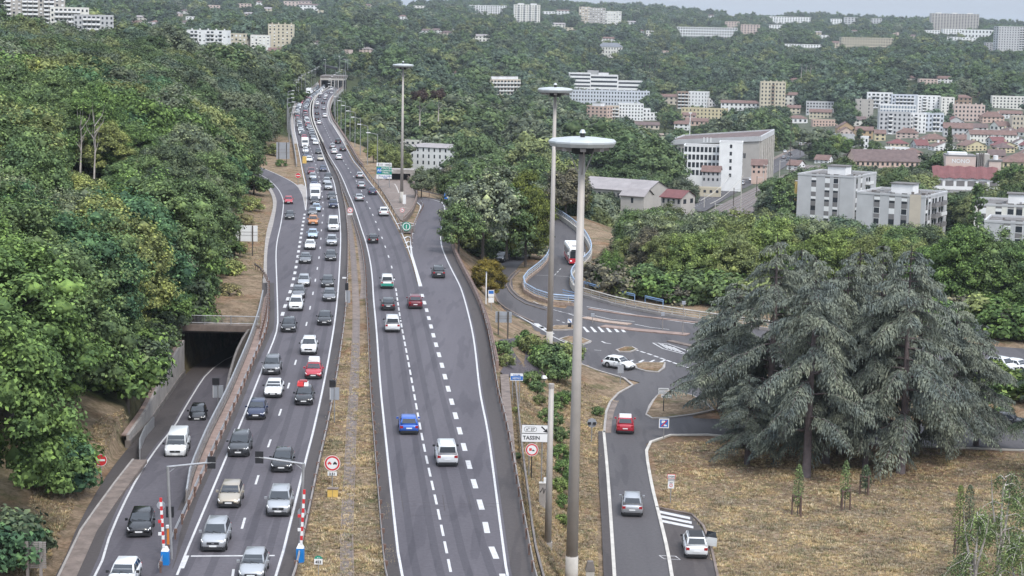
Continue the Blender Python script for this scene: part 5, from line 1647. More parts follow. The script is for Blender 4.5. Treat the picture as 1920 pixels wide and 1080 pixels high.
for x, y, w_, h_, lab in [(1525, 44, 85, 12, 'long white low block near the skyline'), (1480, 46, 26, 11, 'white block with red trim near the skyline'), (1578, 48, 20, 12, 'small white block near the skyline, left of two'), (1607, 48, 24, 15, 'pale block near the skyline, right of two'), (1653, 47, 21, 12, 'small grey block alone on the skyline'),
                          (1467, 55, 30, 8, 'white flat shed below the long skyline block'), (1500, 88, 32, 5, 'long white low roof among trees, left of two'), (1541, 90, 38, 6, 'long white low roof among trees, right of two')]:
    B(lab, x, y, w_, h_, 0, 12, 2 if h_ < 9 else 4, max(3, int(w_ / 5)), 'white' if 'white' in lab else 'lightgrey', d=2700 if y < 60 else 2050, sbays=0)
# --- middle distance
B('cream ended apartment block with dark balconies in the woods', 975, 186, 56, 36, 30, 11, 5, 9, 'beige', d=1250, balc=tuple(range(0, 9)), sbays=0, pent=3, group=AP)
B('white three storey building behind the tall lamp mast', 862, 312, 106, 36, -22, 12, 3, 10, 'white', 'hip', 'sheet_roof', d=720, rh=1.2, wf=.26, hf=.55, sbays=2, name='white_building')
B('white flat building peeping over the white three storey one', 800, 280, 62, 16, -20, 12, 2, 6, 'offwhite', d=790, sbays=0)
oc = 'office complex with banded windows'
B('left wing of the white banded office complex', 1107, 172, 40, 34, 0, 26, 5, 0, 'white', d=1560, band=True, sbays=0, name='office_building', cat='office building', group=oc)
B('central tall wing of the white banded office complex', 1158, 174, 52, 32, 0, 24, 4, 0, 'white', d=1540, band=True, sbays=0, name='office_building', cat='office building', group=oc, pent=1)
B('right lower wing of the white banded office complex', 1205, 175, 47, 22, 0, 24, 3, 0, 'white', d=1530, band=True, sbays=0, name='office_building', cat='office building', group=oc)
B('grey plant room block crowning the white office complex', 1122, 146, 27, 13, 0, 10, 1, 0, 'lightgrey', d=1580, sbays=0, name='office_building', cat='office building', group=oc)
B('long bluish white block in front of the office complex', 1217, 198, 166, 27, 0, 13, 4, 30, 'bluewhite', d=1450, wf=.45, sbays=0, group=AP, chimneys=12)
B('salmon block with dark balconies below the long bluish one', 1137, 226, 44, 26, -30, 14, 4, 6, 'salmon', d=1380, sbays=3, wf=.4, group=AP, pent=1)
B('cream block with balconies right of the salmon one', 1160, 226, 23, 26, 0, 12, 4, 3, 'beige', d=1385, balc=(0, 1, 2), sbays=0, group=AP)
B('white terraced block, tallest step on the left', 1206, 226, 46, 30, 0, 13, 5, 8, 'white', d=1370, wstyle='plain', sbays=0, group=AP)
B('white terraced block, middle step', 1219, 226, 14, 21, 0, 13, 3, 2, 'white', d=1368, sbays=0, group=AP)
B('white terraced block, lowest step on the right', 1232, 226, 13, 14, 0, 13, 2, 2, 'white', d=1366, sbays=0, group=AP)
hs = 'red roofed houses of the valley town'
def H_(label, px, py, w_, h_, wall='offwhite', roof='gable', yaw=0, fl=2, bays=None, D=9, rmat='tile', **k):
    return B(label, px, py, w_, h_, yaw, D, fl, bays or max(2, int(w_ / 8)), wall, roof, rmat, 'house', 'house', group=hs, **k)
H_('pink red roofed house left of the maroon modern block', 1272, 196, 36, 15, 'beige', yaw=-10)
B('modern maroon and white block with dark balconies', 1290, 204, 20, 31, 0, 12, 5, 3, 'brown', balc=(0, 1, 2), sbays=0)
B('modern white block joined to the maroon one', 1325, 204, 35, 31, -15, 12, 5, 6, 'white', sbays=2, wf=.25)
B('white flat block stepping down right of the maroon one', 1346, 200, 22, 14, 0, 12, 2, 4, 'white', sbays=0)
B('cream yellow three storey block among trees', 1360, 224, 82, 20, -14, 11, 3, 12, 'yellow', sbays=1, wf=.34, group=AP)
H_('long red roofed white building behind the yellow block', 1424, 208, 72, 15, 'white', yaw=-8, bays=9)
H_('small white house below the yellow block', 1290, 244, 26, 12, 'white', yaw=-15)
H_('dark red roofed shed below the white terraces', 1236, 242, 46, 8, 'beige', rmat='tile_dark', fl=1)
H_('orange house with long roof right of the small white house', 1328, 236, 42, 9, 'salmon', fl=1)
H_('pink gabled house at the left of the long street', 1305, 226, 24, 10, 'pink')
B('tall ochre apartment tower with red balcony stripe', 1471, 211, 46, 56, -4, 14, 8, 7, 'cream', wf=.4, chimneys=4, balc=(3,), balcol='wall_brown', sbays=1, group=AP)
H_('white house with red roof tucked right of the ochre tower', 1495, 200, 26, 22, 'offwhite', fl=3, yaw=-8)
H_('cream house at the foot of the ochre tower', 1500, 214, 24, 12, 'cream', yaw=-10)
B('stepped light grey block with square dark windows', 1562, 214, 50, 22, -8, 14, 4, 9, 'lightgrey', sbays=1, wf=.5, group=AP)
B('top step of the light grey stepped block', 1550, 192, 26, 13, -8, 9, 2, 4, 'lightgrey', sbays=0, keep=False)
B('blank grey cream silo like block with two roof stacks', 1636, 226, 32, 38, -6, 10, 6, 2, 'concretewall', wf=.12, chimneys=2, sbays=0)
B('white modern block with dark loggias on the wood edge', 1672, 203, 46, 28, -8, 12, 4, 6, 'white', balc=(1, 2, 4), sbays=0, group=AP)
B('white modern block with black terrace band', 1720, 205, 48, 26, -8, 12, 4, 7, 'bluewhite', balc=(1, 2, 3, 4, 5), sbays=0, group=AP)
B('white office with gridded glass front', 1716, 220, 66, 22, -4, 12, 3, 12, 'white', wf=.7, hf=.6, sbays=0, wstyle='light')
B('blue grey modern block with dark corner balconies, left', 1706, 252, 58, 40, -6, 13, 5, 7, 'lightgrey', balc=(2,), sbays=0, group=AP)
B('white modern block with tall window slots, middle', 1735, 250, 30, 36, -6, 13, 5, 4, 'white', balc=(1,), sbays=0, wf=.3, group=AP)
B('pale modern block with wide dark terrace, right', 1768, 247, 34, 33, -6, 13, 4, 5, 'bluewhite', balc=(2, 3), sbays=1, group=AP)
B('white tower block of a pair behind the dark conifer, left', 1762, 214, 42, 33, -4, 12, 6, 5, 'white', balc=(1,), sbays=0, wf=.3, group=AP)
B('cream tower block of a pair behind the dark conifer, right', 1788, 217, 24, 33, -4, 12, 6, 3, 'offwhite', sbays=0, wf=.3, group=AP)
B('pinkish block with white chimneys and blank brown side', 1845, 228, 56, 30, -4, 12, 4, 8, 'pink', chimneys=5, sbays=0, group=AP, wf=.45)
H_('big brown roofed house behind the pinkish block', 1822, 196, 32, 13, 'brown', roof='hip')
H_('small red roofed house on the wood edge', 1837, 182, 20, 8, 'tile' and 'salmon')
B('long cream block behind the trees at the right edge', 1925, 204, 64, 22, -8, 12, 4, 10, 'offwhite', sbays=0, group=AP)
H_('white house with long brown roof near the right edge', 1916, 222, 40, 9, 'white', yaw=-6)
H_('big white house with steep red roof', 1822, 256, 52, 16, 'lightgrey', yaw=-10, D=13, fl=2, bays=6)
B('long white two storey terrace with tiled roof', 1905, 268, 86, 16, -3, 10, 2, 13, 'offwhite', 'gable', name='terraced_house', cat='house', wf=.3, chimneys=4)
B('cream flats with flat roof at the right edge', 1960, 245, 62, 26, -4, 11, 3, 9, 'beige', sbays=0, group=AP)
H_('cream gabled house with brown roof in the town centre', 1558, 222, 40, 12, 'cream', yaw=-12, bays=6)
H_('white long house with red hipped roof', 1514, 231, 36, 9, 'white', roof='hip', fl=1)
H_('salmon building with row of dark windows', 1570, 237, 46, 11, 'salmon', roof='flat', fl=2, bays=8)
H_('orange gable fronted house', 1604, 254, 34, 14, 'ochre', roof='gablefront', rh=4)
H_('pink small gable fronted house', 1600, 256, 26, 9, 'pink', roof='gablefront', rh=3, keep=False)
H_('white house with dark roof and garden side', 1622, 236, 28, 12, 'offwhite', yaw=-10, rmat='tile_dark')
H_('brick brown old house with two dark windows', 1636, 262, 32, 18, 'ochre', yaw=-8, fl=2, bays=3)
H_('yellow and white narrow house', 1660, 264, 20, 14, 'yellow', yaw=-6)
B('blank pale grey box shed', 1602, 276, 34, 22, -4, 12, 1, 0, 'lightgrey', sbays=0)
B('white slim block behind the cypress', 1627, 292, 15, 34, -10, 9, 3, 2, 'white', sbays=1)
B('long white gallery with square dark openings', 1706, 287, 80, 9, 2, 8, 1, 9, 'white', wf=.6, hf=.6, sbays=0)
B('salmon factory with saw edged dark roof', 1725, 314, 122, 12, 4, 18, 1, 13, 'salmon', 'gable', 'tile_dark', rh=5, sbays=0, wf=.45, name='factory', cat='factory')
H_('pink villa with balcony in front of the factory', 1731, 298, 36, 12, 'pink', roof='hip')
H_('small dark pyramid roofed house beside the tree', 1601, 299, 16, 7, 'offwhite', roof='hip', rmat='tile_dark', D=6)
H_('red roofed cottage beside the town road', 1552, 306, 24, 7, 'white', yaw=-25)
H_('white cottage with brown roof beside the railway', 1496, 318, 20, 9, 'white', yaw=-30)
# generic infill of the old town
random.seed(77)
wl = ['offwhite', 'cream', 'pink', 'beige', 'white', 'salmon', 'yellow', 'lightgrey']
spots = []
for y in (228, 236, 246, 256, 264, 272, 281, 290, 299):
    x = 1640 + random.randint(0, 30)
    while x < 1955:
        w_ = random.randint(24, 46)
        spots.append((x + w_, y + random.randint(-3, 3), w_)); x += w_ + random.randint(2, 22)
for x, y, w_ in spots:
    if any((x - w_ < b[2] - 3 and x > b[0] + 3 and y - 10 < b[3] - 4 and y > b[1] + 3) for b in BRECT): continue
    if 1735 < x < 1880 and y > 284: continue
    wa = random.choice(wl); sh = random.random() < .25; rm = random.choice(['tile', 'tile', 'tile_dark', 'tile_red'])
    rw = {'tile': 'terracotta', 'tile_dark': 'dark brown', 'tile_red': 'deep red'}[rm]
    ww = {'offwhite': 'off-white', 'lightgrey': 'pale grey'}.get(wa, wa)
    row = 'upper' if y < 250 else ('middle' if y < 275 else 'lower')
    col = 'left' if x < 1720 else ('centre' if x < 1820 else 'right')
    H_('%s %s with %s roof in the %s %s part of the old town' % (ww, 'long shed' if sh else 'house', rw, row, col), x, y, w_, random.randint(5, 11), wa, random.choice(['gable', 'gable', 'hip', 'gablefront']), random.choice([-20, -8, 4, 10, 25]), 1 if sh else 2, rmat=rm, chimneys=random.choice([0, 1, 2]), rh=random.uniform(2, 3.6))
# pale villas sprinkled over the hillsides
VG = 'pale villas scattered over the wooded hillside'
for k, (x, y, w_) in enumerate([(222, 50, 14), (263, 47, 18), (275, 38, 22), (288, 53, 30), (300, 46, 18), (342, 30, 18), (360, 26, 22), (373, 38, 24), (352, 46, 16), (417, 18, 30), (470, 14, 26), (477, 32, 24), (497, 10, 22), (515, 22, 22), (560, 12, 34), (585, 10, 26), (602, 20, 40), (612, 24, 16),
      (702, 15, 20), (766, 12, 18), (800, 18, 26), (770, 37, 24), (812, 64, 26), (828, 62, 22), (846, 66, 20), (859, 57, 14), (924, 78, 40), (605, 85, 22), (700, 99, 26), (655, 100, 22), (860, 141, 20), (1060, 52, 26), (1080, 58, 22), (1070, 28, 30), (1040, 28, 24), (1193, 46, 18), (1208, 62, 12), (1254, 100, 16),
      (1440, 30, 20), (1405, 28, 24), (1380, 32, 20), (1345, 34, 18), (1470, 30, 26), (1545, 66, 20), (1556, 72, 22), (1610, 62, 14), (1690, 66, 20), (1720, 72, 18), (1864, 72, 60), (1830, 78, 26), (1800, 76, 24), (1715, 150, 14), (1705, 165, 14), (1758, 158, 34), (1791, 156, 34), (1500, 156, 22), (1258, 258, 20), (954, 272, 22), (716, 122, 10)]):
    y = max(y, 9); wa = random.choice(['white', 'white', 'offwhite', 'cream', 'white', 'pink'])
    rm = 'tile' if (x > 1690 and y > 140) or random.random() < .3 else random.choice(['sheet_roof', 'tile_dark'])
    where = 'left' if x < 640 else ('centre' if x < 1260 else 'right')
    lev = 'skyline' if y < 35 else ('upper slope' if y < 80 else 'lower slope')
    B('small %s villa on the %s, %s' % (wa, lev, {'left': 'left of the viaduct', 'centre': 'above the middle woods', 'right': 'above the town side'}[where]), x, y, w_, max(4, w_ * .26), random.choice([-15, 0, 12]), 9, 2, max(2, int(w_ / 6)), wa, random.choice(['hip', 'flat', 'gable']), rm, 'villa', 'house', group=VG, sbays=0, wf=.4, rh=2.2)
# slim bell tower of a house on the wooded slope
p = TG(721, 92); t = thing('water_tower', 'small white lookout tower poking out of the central woods', 'tower', p)
s_ = F / p[1]; MB().box(-5 / s_, 5 / s_, 0, 10 / s_, -10, 14 / s_, 'wall_white').build('wall', t); MB().box(-6 / s_, 6 / s_, -1 / s_, 11 / s_, 14 / s_, 18 / s_, 'tile', taper=.2).build('roof', t); MB().box(-2 / s_, 2 / s_, -.05, .02, 6 / s_, 11 / s_, 'pane').build('window', t)
BRECT.append((715, 72, 727, 90, p[1]))

# --- the three grey white blocks at the right
def corner_block(label, pxc, ytop, d, yaw, w1, w2, floors, wall, fh=2.85, cols1=(), cols2=(), balc2=(), beige=None, pent=True, base=None, group='grey apartment blocks behind the cedars', style='mixed'):
    """nearest corner at (pxc, ytop); w1 px of front face to its left, w2 px of flank to its right"""
    p = GD(pxc, ytop, d); s = F / d; th = math.radians(yaw)
    W = w1 / s / math.cos(th); D = w2 / s / max(.25, abs(math.sin(th)))
    H = floors * fh
    z0 = p[2] - H
    t = thing('apartment_block', label, 'building', (p[0], p[1], z0), th, group)
    wm = 'wall_' + wall
    MB().box(-W, 0, 0, D, -10, H, wm).build('wall', t)
    MB().box(-W + .3, -.3, .3, D - .3, H, H + .08, 'gravel_roof').build('roof', t)
    par = MB()
    for a in ((-W - .1, .1, -.1, .3), (-W - .1, .1, D - .3, D + .1), (-W - .1, -W + .3, .3, D - .3), (-.3, .1, .3, D - .3)):
        par.box(*a, H + .004, H + .55, 'wall_lightgrey')
    par.build('parapet', t)
    rr = random.Random(label)
    if pent:
        MB().box(-W * .62, -W * .3, D * .35, D * .6, H + .09, H + 2.7, 'wall_white').box(-W * .64, -W * .28, D * .33, D * .62, H + 2.7, H + 2.85, 'gravel_roof').build('penthouse', t)
    for k in range(12):
        x, y = -W * rr.uniform(.08, .92), D * rr.uniform(.1, .9)
        if -W * .66 < x < -W * .26 and D * .3 < y < D * .65: continue
        a = rr.uniform(.3, 1.1)
        MB().box(x, x + a, y, y + a * .8, H + .085, H + rr.uniform(.4, 1.1), rr.choice(['concrete', 'galvanised', 'concrete_dark'])).build('roof_vent', t)
    for u in cols1:
        x = -W * (1 - u)
        for f in range(floors):
            z = f * fh + .9
            put('window', win_mesh(1.5, 1.45, rr.choice(['half', 'plain', 'blind', 'half', 'white'])), t, (x, -.012, z))
            put('cladding_panel', win_mesh(1.5, fh - 1.5, 'panel'), t, (x, -.012, z + 1.47))
    for u in cols2:
        for f in range(floors):
            z = f * fh + .9
            put('window', win_mesh(1.4, 1.45, rr.choice(['half', 'plain', 'blind'])), t, (.012, D * u, z), math.pi / 2)
            put('cladding_panel', win_mesh(1.4, fh - 1.5, 'panel'), t, (.012, D * u, z + 1.47), math.pi / 2)
    for u, wd in balc2:
        for f in range(floors):
            z = f * fh + .1
            put('balcony', balcony_mesh(wd, rr.choice(['wall_darkgrey', 'wall_darkgrey', 'white_panel'])), t, (.012, D * u, z), math.pi / 2)
            for q in (-.25, .25):
                put('window', win_mesh(wd * .3, fh * .72, 'plain'), t, (.014, D * u + wd * q, z + .05), math.pi / 2)
    for k in range(1, 4 if W > 12 else 2):   # recessed joints between wall panels
        x = -W * k / 4
        MB().box(x - .04, x + .04, -.015, .0, -8, H, 'wall_darkgrey').build('wall_joint', t)
    if beige:
        MB().box(-W * beige[0], -W * beige[1], -.12, -.002, -9, H + .62, 'wall_beige').build('beige_panel', t)
    for k in range(int(W / 6) + 2):
        for j in range(int(D / 6) + 1):
            x, y = -W * k / (int(W / 6) + 1), D * j / max(1, int(D / 6))
            FOOT.append((p[0] + x * math.cos(th) - y * math.sin(th), p[1] + x * math.sin(th) + y * math.cos(th), 7))
    return t
corner_block('grey white block farthest left of the three, with penthouse', 1602, 334, 545, -28, 98, 66, 6, 'lightgrey', cols1=(.29, .53, .68), cols2=(.12, .32), balc2=((.62, 5.0),))
corner_block('grey white block in the middle, beige corner strip and stacked balconies', 1735, 371, 470, -30, 116, 70, 6, 'lightgrey', cols1=(.30, .52, .70), cols2=(.08, .20), balc2=((.42, 4.6), (.72, 4.6)), beige=(.22, .06))
corner_block('cream block with flat roof and red brick penthouse at the right edge', 1990, 392, 455, -16, 152, 40, 5, 'offwhite', cols1=(.1, .28, .42, .52, .66, .8), cols2=(.3,), pent=True, fh=2.9)
corner_block('nearest grey white block cut by the right edge', 1985, 424, 400, -20, 128, 40, 6, 'lightgrey', cols1=(.31, .47, .62, .8), cols2=(.3,), pent=False)
BRECT.append((1505, 326, 1668, 425, 560)); BRECT.append((1620, 360, 1803, 438, 490)); BRECT.append((1838, 368, 1960, 438, 470)); BRECT.append((1862, 402, 1960, 470, 410))
p = GD(1498, 372, 560); t = thing('orange_cabin', 'small bright orange stair tower left of the first grey block', 'cabin', p); MB().box(-1, 1, 0, 3, -8, 5.2, 'yellow_box').box(-1.05, 1.05, -.05, 3.05, 5.2, 5.4, 'concrete').build('wall', t); MB().box(.1, .7, -.03, .02, 2.6, 3.8, 'pane').build('window', t)

# --- red roofed pink works with arcade
def pink_works():
    d = 640; s = F / d
    p = GD(1811, 350, d); th = math.radians(-7)
    t = thing('arcade_building', 'long deep red roof over a white arcade with grey shutters', 'building', p, th)
    W = 122 / s; H = 15 / s
    MB().box(-W / 2, W / 2, 0, 9, -14, H, 'wall_white').build('wall', t)
    n = 6
    for k in range(n):
        x0 = -W / 2 + W * k / n
        MB().box(x0 + .5, x0 + W / n - .5, -.04, .02, .1, H * .72, 'wall_darkgrey').build('shutter', t)
        MB().poly([(x0, -.6, H - .1), (x0 + W / n / 2, -.6, H + .35), (x0 + W / n / 2, 6.5, H + 4.1), (x0, 6.5, H + 3.7)], 'tile_red').poly([(x0 + W / n / 2, -.6, H + .35), (x0 + W / n, -.6, H - .1), (x0 + W / n, 6.5, H + 3.7), (x0 + W / n / 2, 6.5, H + 4.1)], 'tile_red').build('roof_bay', t)
    MB().box(-W / 2 - 3, W / 2, -14, -.3, -14, -1.5, 'wall_white').box(-W / 2 - 3, W / 2, -14, -.31, -1.5, -1.2, 'gravel_roof').build('terrace', t)
    BRECT.append((1748, 312, 1874, 362, d)); FOOT.append((p[0], p[1] + 4, 16)); FOOT.append((p[0] + 12, p[1] + 4, 12)); FOOT.append((p[0] - 12, p[1] + 4, 12))
    q = GD(1800, 330, d + 12)
    t2 = thing('painted_factory', 'faded pink factory wall with pale painted letters above the red roof', 'factory', q, th)
    W = 56 / s; H = 7.0
    MB().box(-W / 2, W / 2, 0, 10, -10, H, 'wall_pink').build('wall', t2)
    MB().box(-W / 2, W / 2, -.05, 10, H, H + .5, 'wall_darkgrey').box(-W / 2 + 1, W / 2 - 3, 1, 7, H + .51, H + 1.3, 'wall_white').build('roof', t2)
    txt('lettering', 'NONO', t2, (0, -.06, H - 2.3), 2.0, 'white_panel', (math.pi / 2, 0, 0))
    MB().box(-W / 2 + .3, W / 2 - .3, -.03, .0, 0, H - 2.9, 'wall_salmon').build('painted_band', t2)
    q = GD(1843, 332, d + 11)
    t3 = thing('silo_tower', 'grey concrete tower between the two pink walls', 'tower', q, th)
    MB().box(-2.2, 2.0, 0, 6, -10, 8.2, 'wall_concretewall').build('wall', t3)
    for k in range(3): MB().cyl((-1.6 + k * .7, -.2, -2), (-1.6 + k * .7, -.2, 8.6), .28, .28, 'concrete_dark', 8).build('pipe', t3)
    q = GD(1864, 334, d + 9)
    t4 = thing('painted_annex', 'small faded pink annex with rooftop tank', 'building', q, th)
    MB().box(-2, 2.1, 0, 6, -10, 6.0, 'wall_pink').build('wall', t4); MB().box(-2.2, 2.6, -.2, 6, 6.0, 6.5, 'wall_darkgrey').build('roof', t4); MB().cyl((.4, 2, 6.51), (.4, 2, 8), .9, .9, 'white_panel', 10).build('tank', t4)
    BRECT.append((1774, 288, 1874, 318, d + 10))
TEXTS = []
def txt(name, body, parent, loc, size, mat, rot=(math.pi / 2, 0, 0), align='CENTER', sx=1.0):
    c = bpy.data.curves.new(name, 'FONT'); c.body = body; c.size = size; c.align_x = align; c.extrude = 0.012; c.resolution_u = 2
    c.materials.append(M(mat)); c.offset = 0.012 * size
    o = bpy.data.objects.new(name, c); COL.objects.link(o); o.parent = parent; o.location = loc; o.rotation_euler = rot; o.scale = (sx, 1, 1)
    TEXTS.append(o)
    return o
pink_works()
B('yellow banded building with arcade at the right edge', 1960, 330, 80, 26, -4, 12, 2, 8, 'yellow', 'hip', d=690, sbays=0, rh=3)

# --- sports hall with slanting red roof and its white office wing
def hall():
    d = 800; s = F / d
    p = GD(1423, 303, d); th = math.radians(-24)
    t = thing('sports_hall', 'big concrete hall with slanting red roof and ribbed right flank', 'sports hall', p, th)
    W = 162 / s / math.cos(th); D = 36 / s / abs(math.sin(th))
    h = {'fl': 7.2, 'fr': 10.6, 'br': 12.8, 'bl': 8.6}
    A = [(-W, 0), (0, 0), (0, D), (-W, D)]; Hh = [h['fl'], h['fr'], h['br'], h['bl']]
    m = MB()
    for i in range(4):
        j = (i + 1) % 4
        m.poly([(*A[i], -12), (*A[j], -12), (*A[j], Hh[j]), (*A[i], Hh[i])], 'wall_concretewall')
    m.build('wall', t)
    m = MB(); m.poly([(*a, z + .02) for a, z in zip(A, Hh)], 'tile_dark')
    m.build('roof', t)
    def rim(a, b, za, zb, n_):
        MB().rings([[(a[0], a[1], za - 1.6), (a[0] + n_[0], a[1] + n_[1], za - 1.6), (a[0] + n_[0], a[1] + n_[1], za + .6), (a[0], a[1], za + .6)], [(b[0], b[1], zb - 1.6), (b[0] + n_[0], b[1] + n_[1], zb - 1.6), (b[0] + n_[0], b[1] + n_[1], zb + .6), (b[0], b[1], zb + .6)]], 'wall_lightgrey').build('roof_rim', t)
    rim(A[0], A[1], Hh[0], Hh[1], (0, -.6)); rim(A[1], A[2], Hh[1], Hh[2], (.6, 0)); rim(A[2], A[3], Hh[2], Hh[3], (0, .5)); rim(A[3], A[0], Hh[3], Hh[0], (-.5, 0))
    for k in range(7):
        y = D * (k + .5) / 7; z = Hh[1] + (Hh[2] - Hh[1]) * (k + .5) / 7 - 1.6
        MB().box(.0, 1.1, y - .35, y + .35, -8, z, 'concrete_pale', taper=1).build('rib', t)
    for k in range(4):
        MB().box(-9.5 + k * .9, -8.9 + k * .9, -.04, .02, 1.2, 3.4, 'pane').build('window', t)
    for k in range(4):
        MB().box(-W + 2.4 + k * 1.8, -W + 3.4 + k * 1.8, -.04, .02, -1, 4.5, 'pane').build('window', t)
    for k in range(3): MB().box(-W * .62 + k * 1.6, -W * .62 + .7 + k * 1.6, -.66, -.6, Hh[0] + .3, Hh[0] + 2.4, 'white_panel').build('light_strip', t)
    BRECT.append((1262, 245, 1459, 300, d))
    for k in range(5):
        for j in range(4): FOOT.append((p[0] - W * k / 4 * math.cos(th) - D * j / 3 * math.sin(th), p[1] - W * k / 4 * math.sin(th) + D * j / 3 * math.cos(th), 10))
hall()
B('white office wing with long rows of framed windows before the hall', 1371, 333, 90, 58, -8, 10, 4, 12, 'white', d=735, wf=.7, hf=.66, wstyle='plain', sbays=0, name='office_building', cat='office building')
B('white windowless stair tower of the office wing', 1390, 336, 43, 68, -8, 9, 5, 1, 'white', d=725, wf=.10, sbays=1, name='stair_tower', cat='tower')
H_('pale blue house with brown red roof below the white office', 1349, 342, 33, 21, 'lightgrey', yaw=-10, d=700, D=8)
H_('salmon roadside house right of the white stair tower', 1436, 327, 27, 18, 'salmon', yaw=-10, d=770)
B('low cream garden wall building beside the car park', 1350, 364, 46, 10, -10, 5, 1, 4, 'cream', d=690, sbays=0)
# warehouse and sheds near the railway
B('long grey roofed warehouse with row of tall windows', 1207, 378, 122, 24, -34, 15, 1, 14, 'concretewall', 'gable', 'sheet_roof', 'warehouse', 'warehouse', d=560, wf=.5, hf=.42, sbays=0, rh=2.8, keep=False)
B('small gabled shed in front of the warehouse', 1206, 386, 42, 20, -30, 6, 1, 1, 'concretewall', 'gable', 'sheet_roof', 'shed', 'shed', d=530, sbays=0, rh=1.8, wf=.1)
H_('brown walled house with small red roof right of the warehouse', 1276, 386, 36, 17, 'concretewall', yaw=-36, d=540, rmat='tile_red', D=8, fl=1)
# ---------------------------------------------------------------- trees
NR = np.random.default_rng(11)

def quads_mesh(name, C, Nn, su, sv, mat, extra=None, rngl=None):
    """a cloud of little four-sided leaves: centres C, facing Nn, half sizes su/sv; extra = MB of solid pieces"""
    r = rngl or NR
    n = len(C)
    Nn = Nn / (np.linalg.norm(Nn, axis=1)[:, None] + 1e-9)
    A = np.cross(Nn, r.normal(size=(n, 3))); A /= np.linalg.norm(A, axis=1)[:, None] + 1e-9
    B = np.cross(Nn, A)
    su = np.broadcast_to(su, n)[:, None]; sv = np.broadcast_to(sv, n)[:, None]
    bend = Nn * (su * 0.35)
    V = np.stack([C - A * su, C - B * sv + bend, C + A * su, C + B * sv + bend], 1).reshape(-1, 3)
    return tri_mesh(name, V, 4, n, mat, extra)

def tri_mesh(name, V, k, n, mat, extra=None):
    me = bpy.data.meshes.new(name)
    Q = np.arange(n * k).reshape(n, k)
    ev = np.array(extra.v, float) if extra and extra.v else np.zeros((0, 3))
    loops = [Q.ravel()]; starts = [np.arange(n) * k]; mats = [np.zeros(n, int)]
    if extra and extra.f:
        off = len(V); st = n * k
        for f, m in zip(extra.f, extra.m):
            loops.append(np.array(f) + off); starts.append(np.array([st])); st += len(f); mats.append(np.array([m + 1]))
    L = np.concatenate(loops).astype(np.int32); S = np.concatenate(starts).astype(np.int32); Mi = np.concatenate(mats).astype(np.int32)
    AV = np.vstack([V, ev])
    me.vertices.add(len(AV)); me.vertices.foreach_set('co', AV.ravel())
    me.loops.add(len(L)); me.loops.foreach_set('vertex_index', L)
    me.polygons.add(len(S)); me.polygons.foreach_set('loop_start', S)
    me.polygons.foreach_set('material_index', Mi)
    me.materials.append(M(mat))
    if extra:
        for m in extra.mats: me.materials.append(M(m))
    me.update(calc_edges=True)
    return me

def sph(n, r):
    v = r.normal(size=(n, 3)); return v / np.linalg.norm(v, axis=1)[:, None]

def crown_points(seed, R, Hc, z0, nclump, per, clump_r, shape='round', jit=.45):
    """clump centres spread over the crown's outer volume and leaf points on each clump's upper side"""
    r = np.random.default_rng(seed)
    d = sph(nclump * 3, r)
    d = d[d[:, 2] > -0.55][:nclump]
    n = len(d)
    rad = 0.55 + 0.45 * r.random(n) ** 0.6
    wob = 1 + 0.22 * np.sin(3 * np.arctan2(d[:, 1], d[:, 0]) + seed) * (1 - np.abs(d[:, 2])) + 0.12 * r.normal(size=n)
    if shape == 'column':
        cx = np.c_[d[:, 0] * R * rad, d[:, 1] * R * rad, z0 + Hc * (0.5 + 0.5 * r.uniform(-0.95, 0.95, n))]
        k = 1 - np.abs((cx[:, 2] - z0) / Hc - 0.42) ** 2 * 2.2
        cx[:, :2] *= np.clip(k, .15, 1)[:, None]
    elif shape == 'cone':
        t = r.random(n) ** 0.8
        a = r.uniform(0, 2 * math.pi, n)
        cx = np.c_[np.cos(a) * R * (1 - t) * rad, np.sin(a) * R * (1 - t) * rad, z0 + Hc * t]
    else:
        cx = np.c_[d[:, 0] * R * rad * wob, d[:, 1] * R * rad * wob, z0 + Hc * 0.45 + d[:, 2] * Hc * 0.55 * rad * (1 + .1 * r.normal(size=n))]
    cr = clump_r * (0.65 + 0.7 * r.random(n))
    L = sph(n * per, r)
    L[:, 2] = np.where(L[:, 2] < 0, L[:, 2] * .55, L[:, 2])
    ci = np.repeat(np.arange(n), per)
    rr = cr[ci] * (0.6 + 0.5 * r.random(len(ci)))
    C = cx[ci] + L * rr[:, None] * np.array([1, 1, 0.95])
    out = cx[ci] - np.array([0, 0, z0 + Hc * 0.4])
    out /= np.linalg.norm(out, axis=1)[:, None] + 1e-6
    Nn = L * 0.8 + out * 0.5 + np.array([0, 0, 0.45]) + r.normal(size=C.shape) * jit
    return cx, cr, C, Nn

def core(mb, cx, cr, mat, k=0.62):
    for c, r_ in zip(cx, cr):
        r_ = r_ * k
        q = len(mb.v); mi = mb.mi(mat)
        mb.v += [(c[0] + r_, c[1], c[2]), (c[0], c[1] + r_, c[2]), (c[0] - r_, c[1], c[2]), (c[0], c[1] - r_, c[2]), (c[0], c[1], c[2] + r_ * .8), (c[0], c[1], c[2] - r_ * .8)]
        for f in ((0, 1, 4), (1, 2, 4), (2, 3, 4), (3, 0, 4), (1, 0, 5), (2, 1, 5), (3, 2, 5), (0, 3, 5)):
            mb.f.append(tuple(q + i for i in f)); mb.m.append(mi)

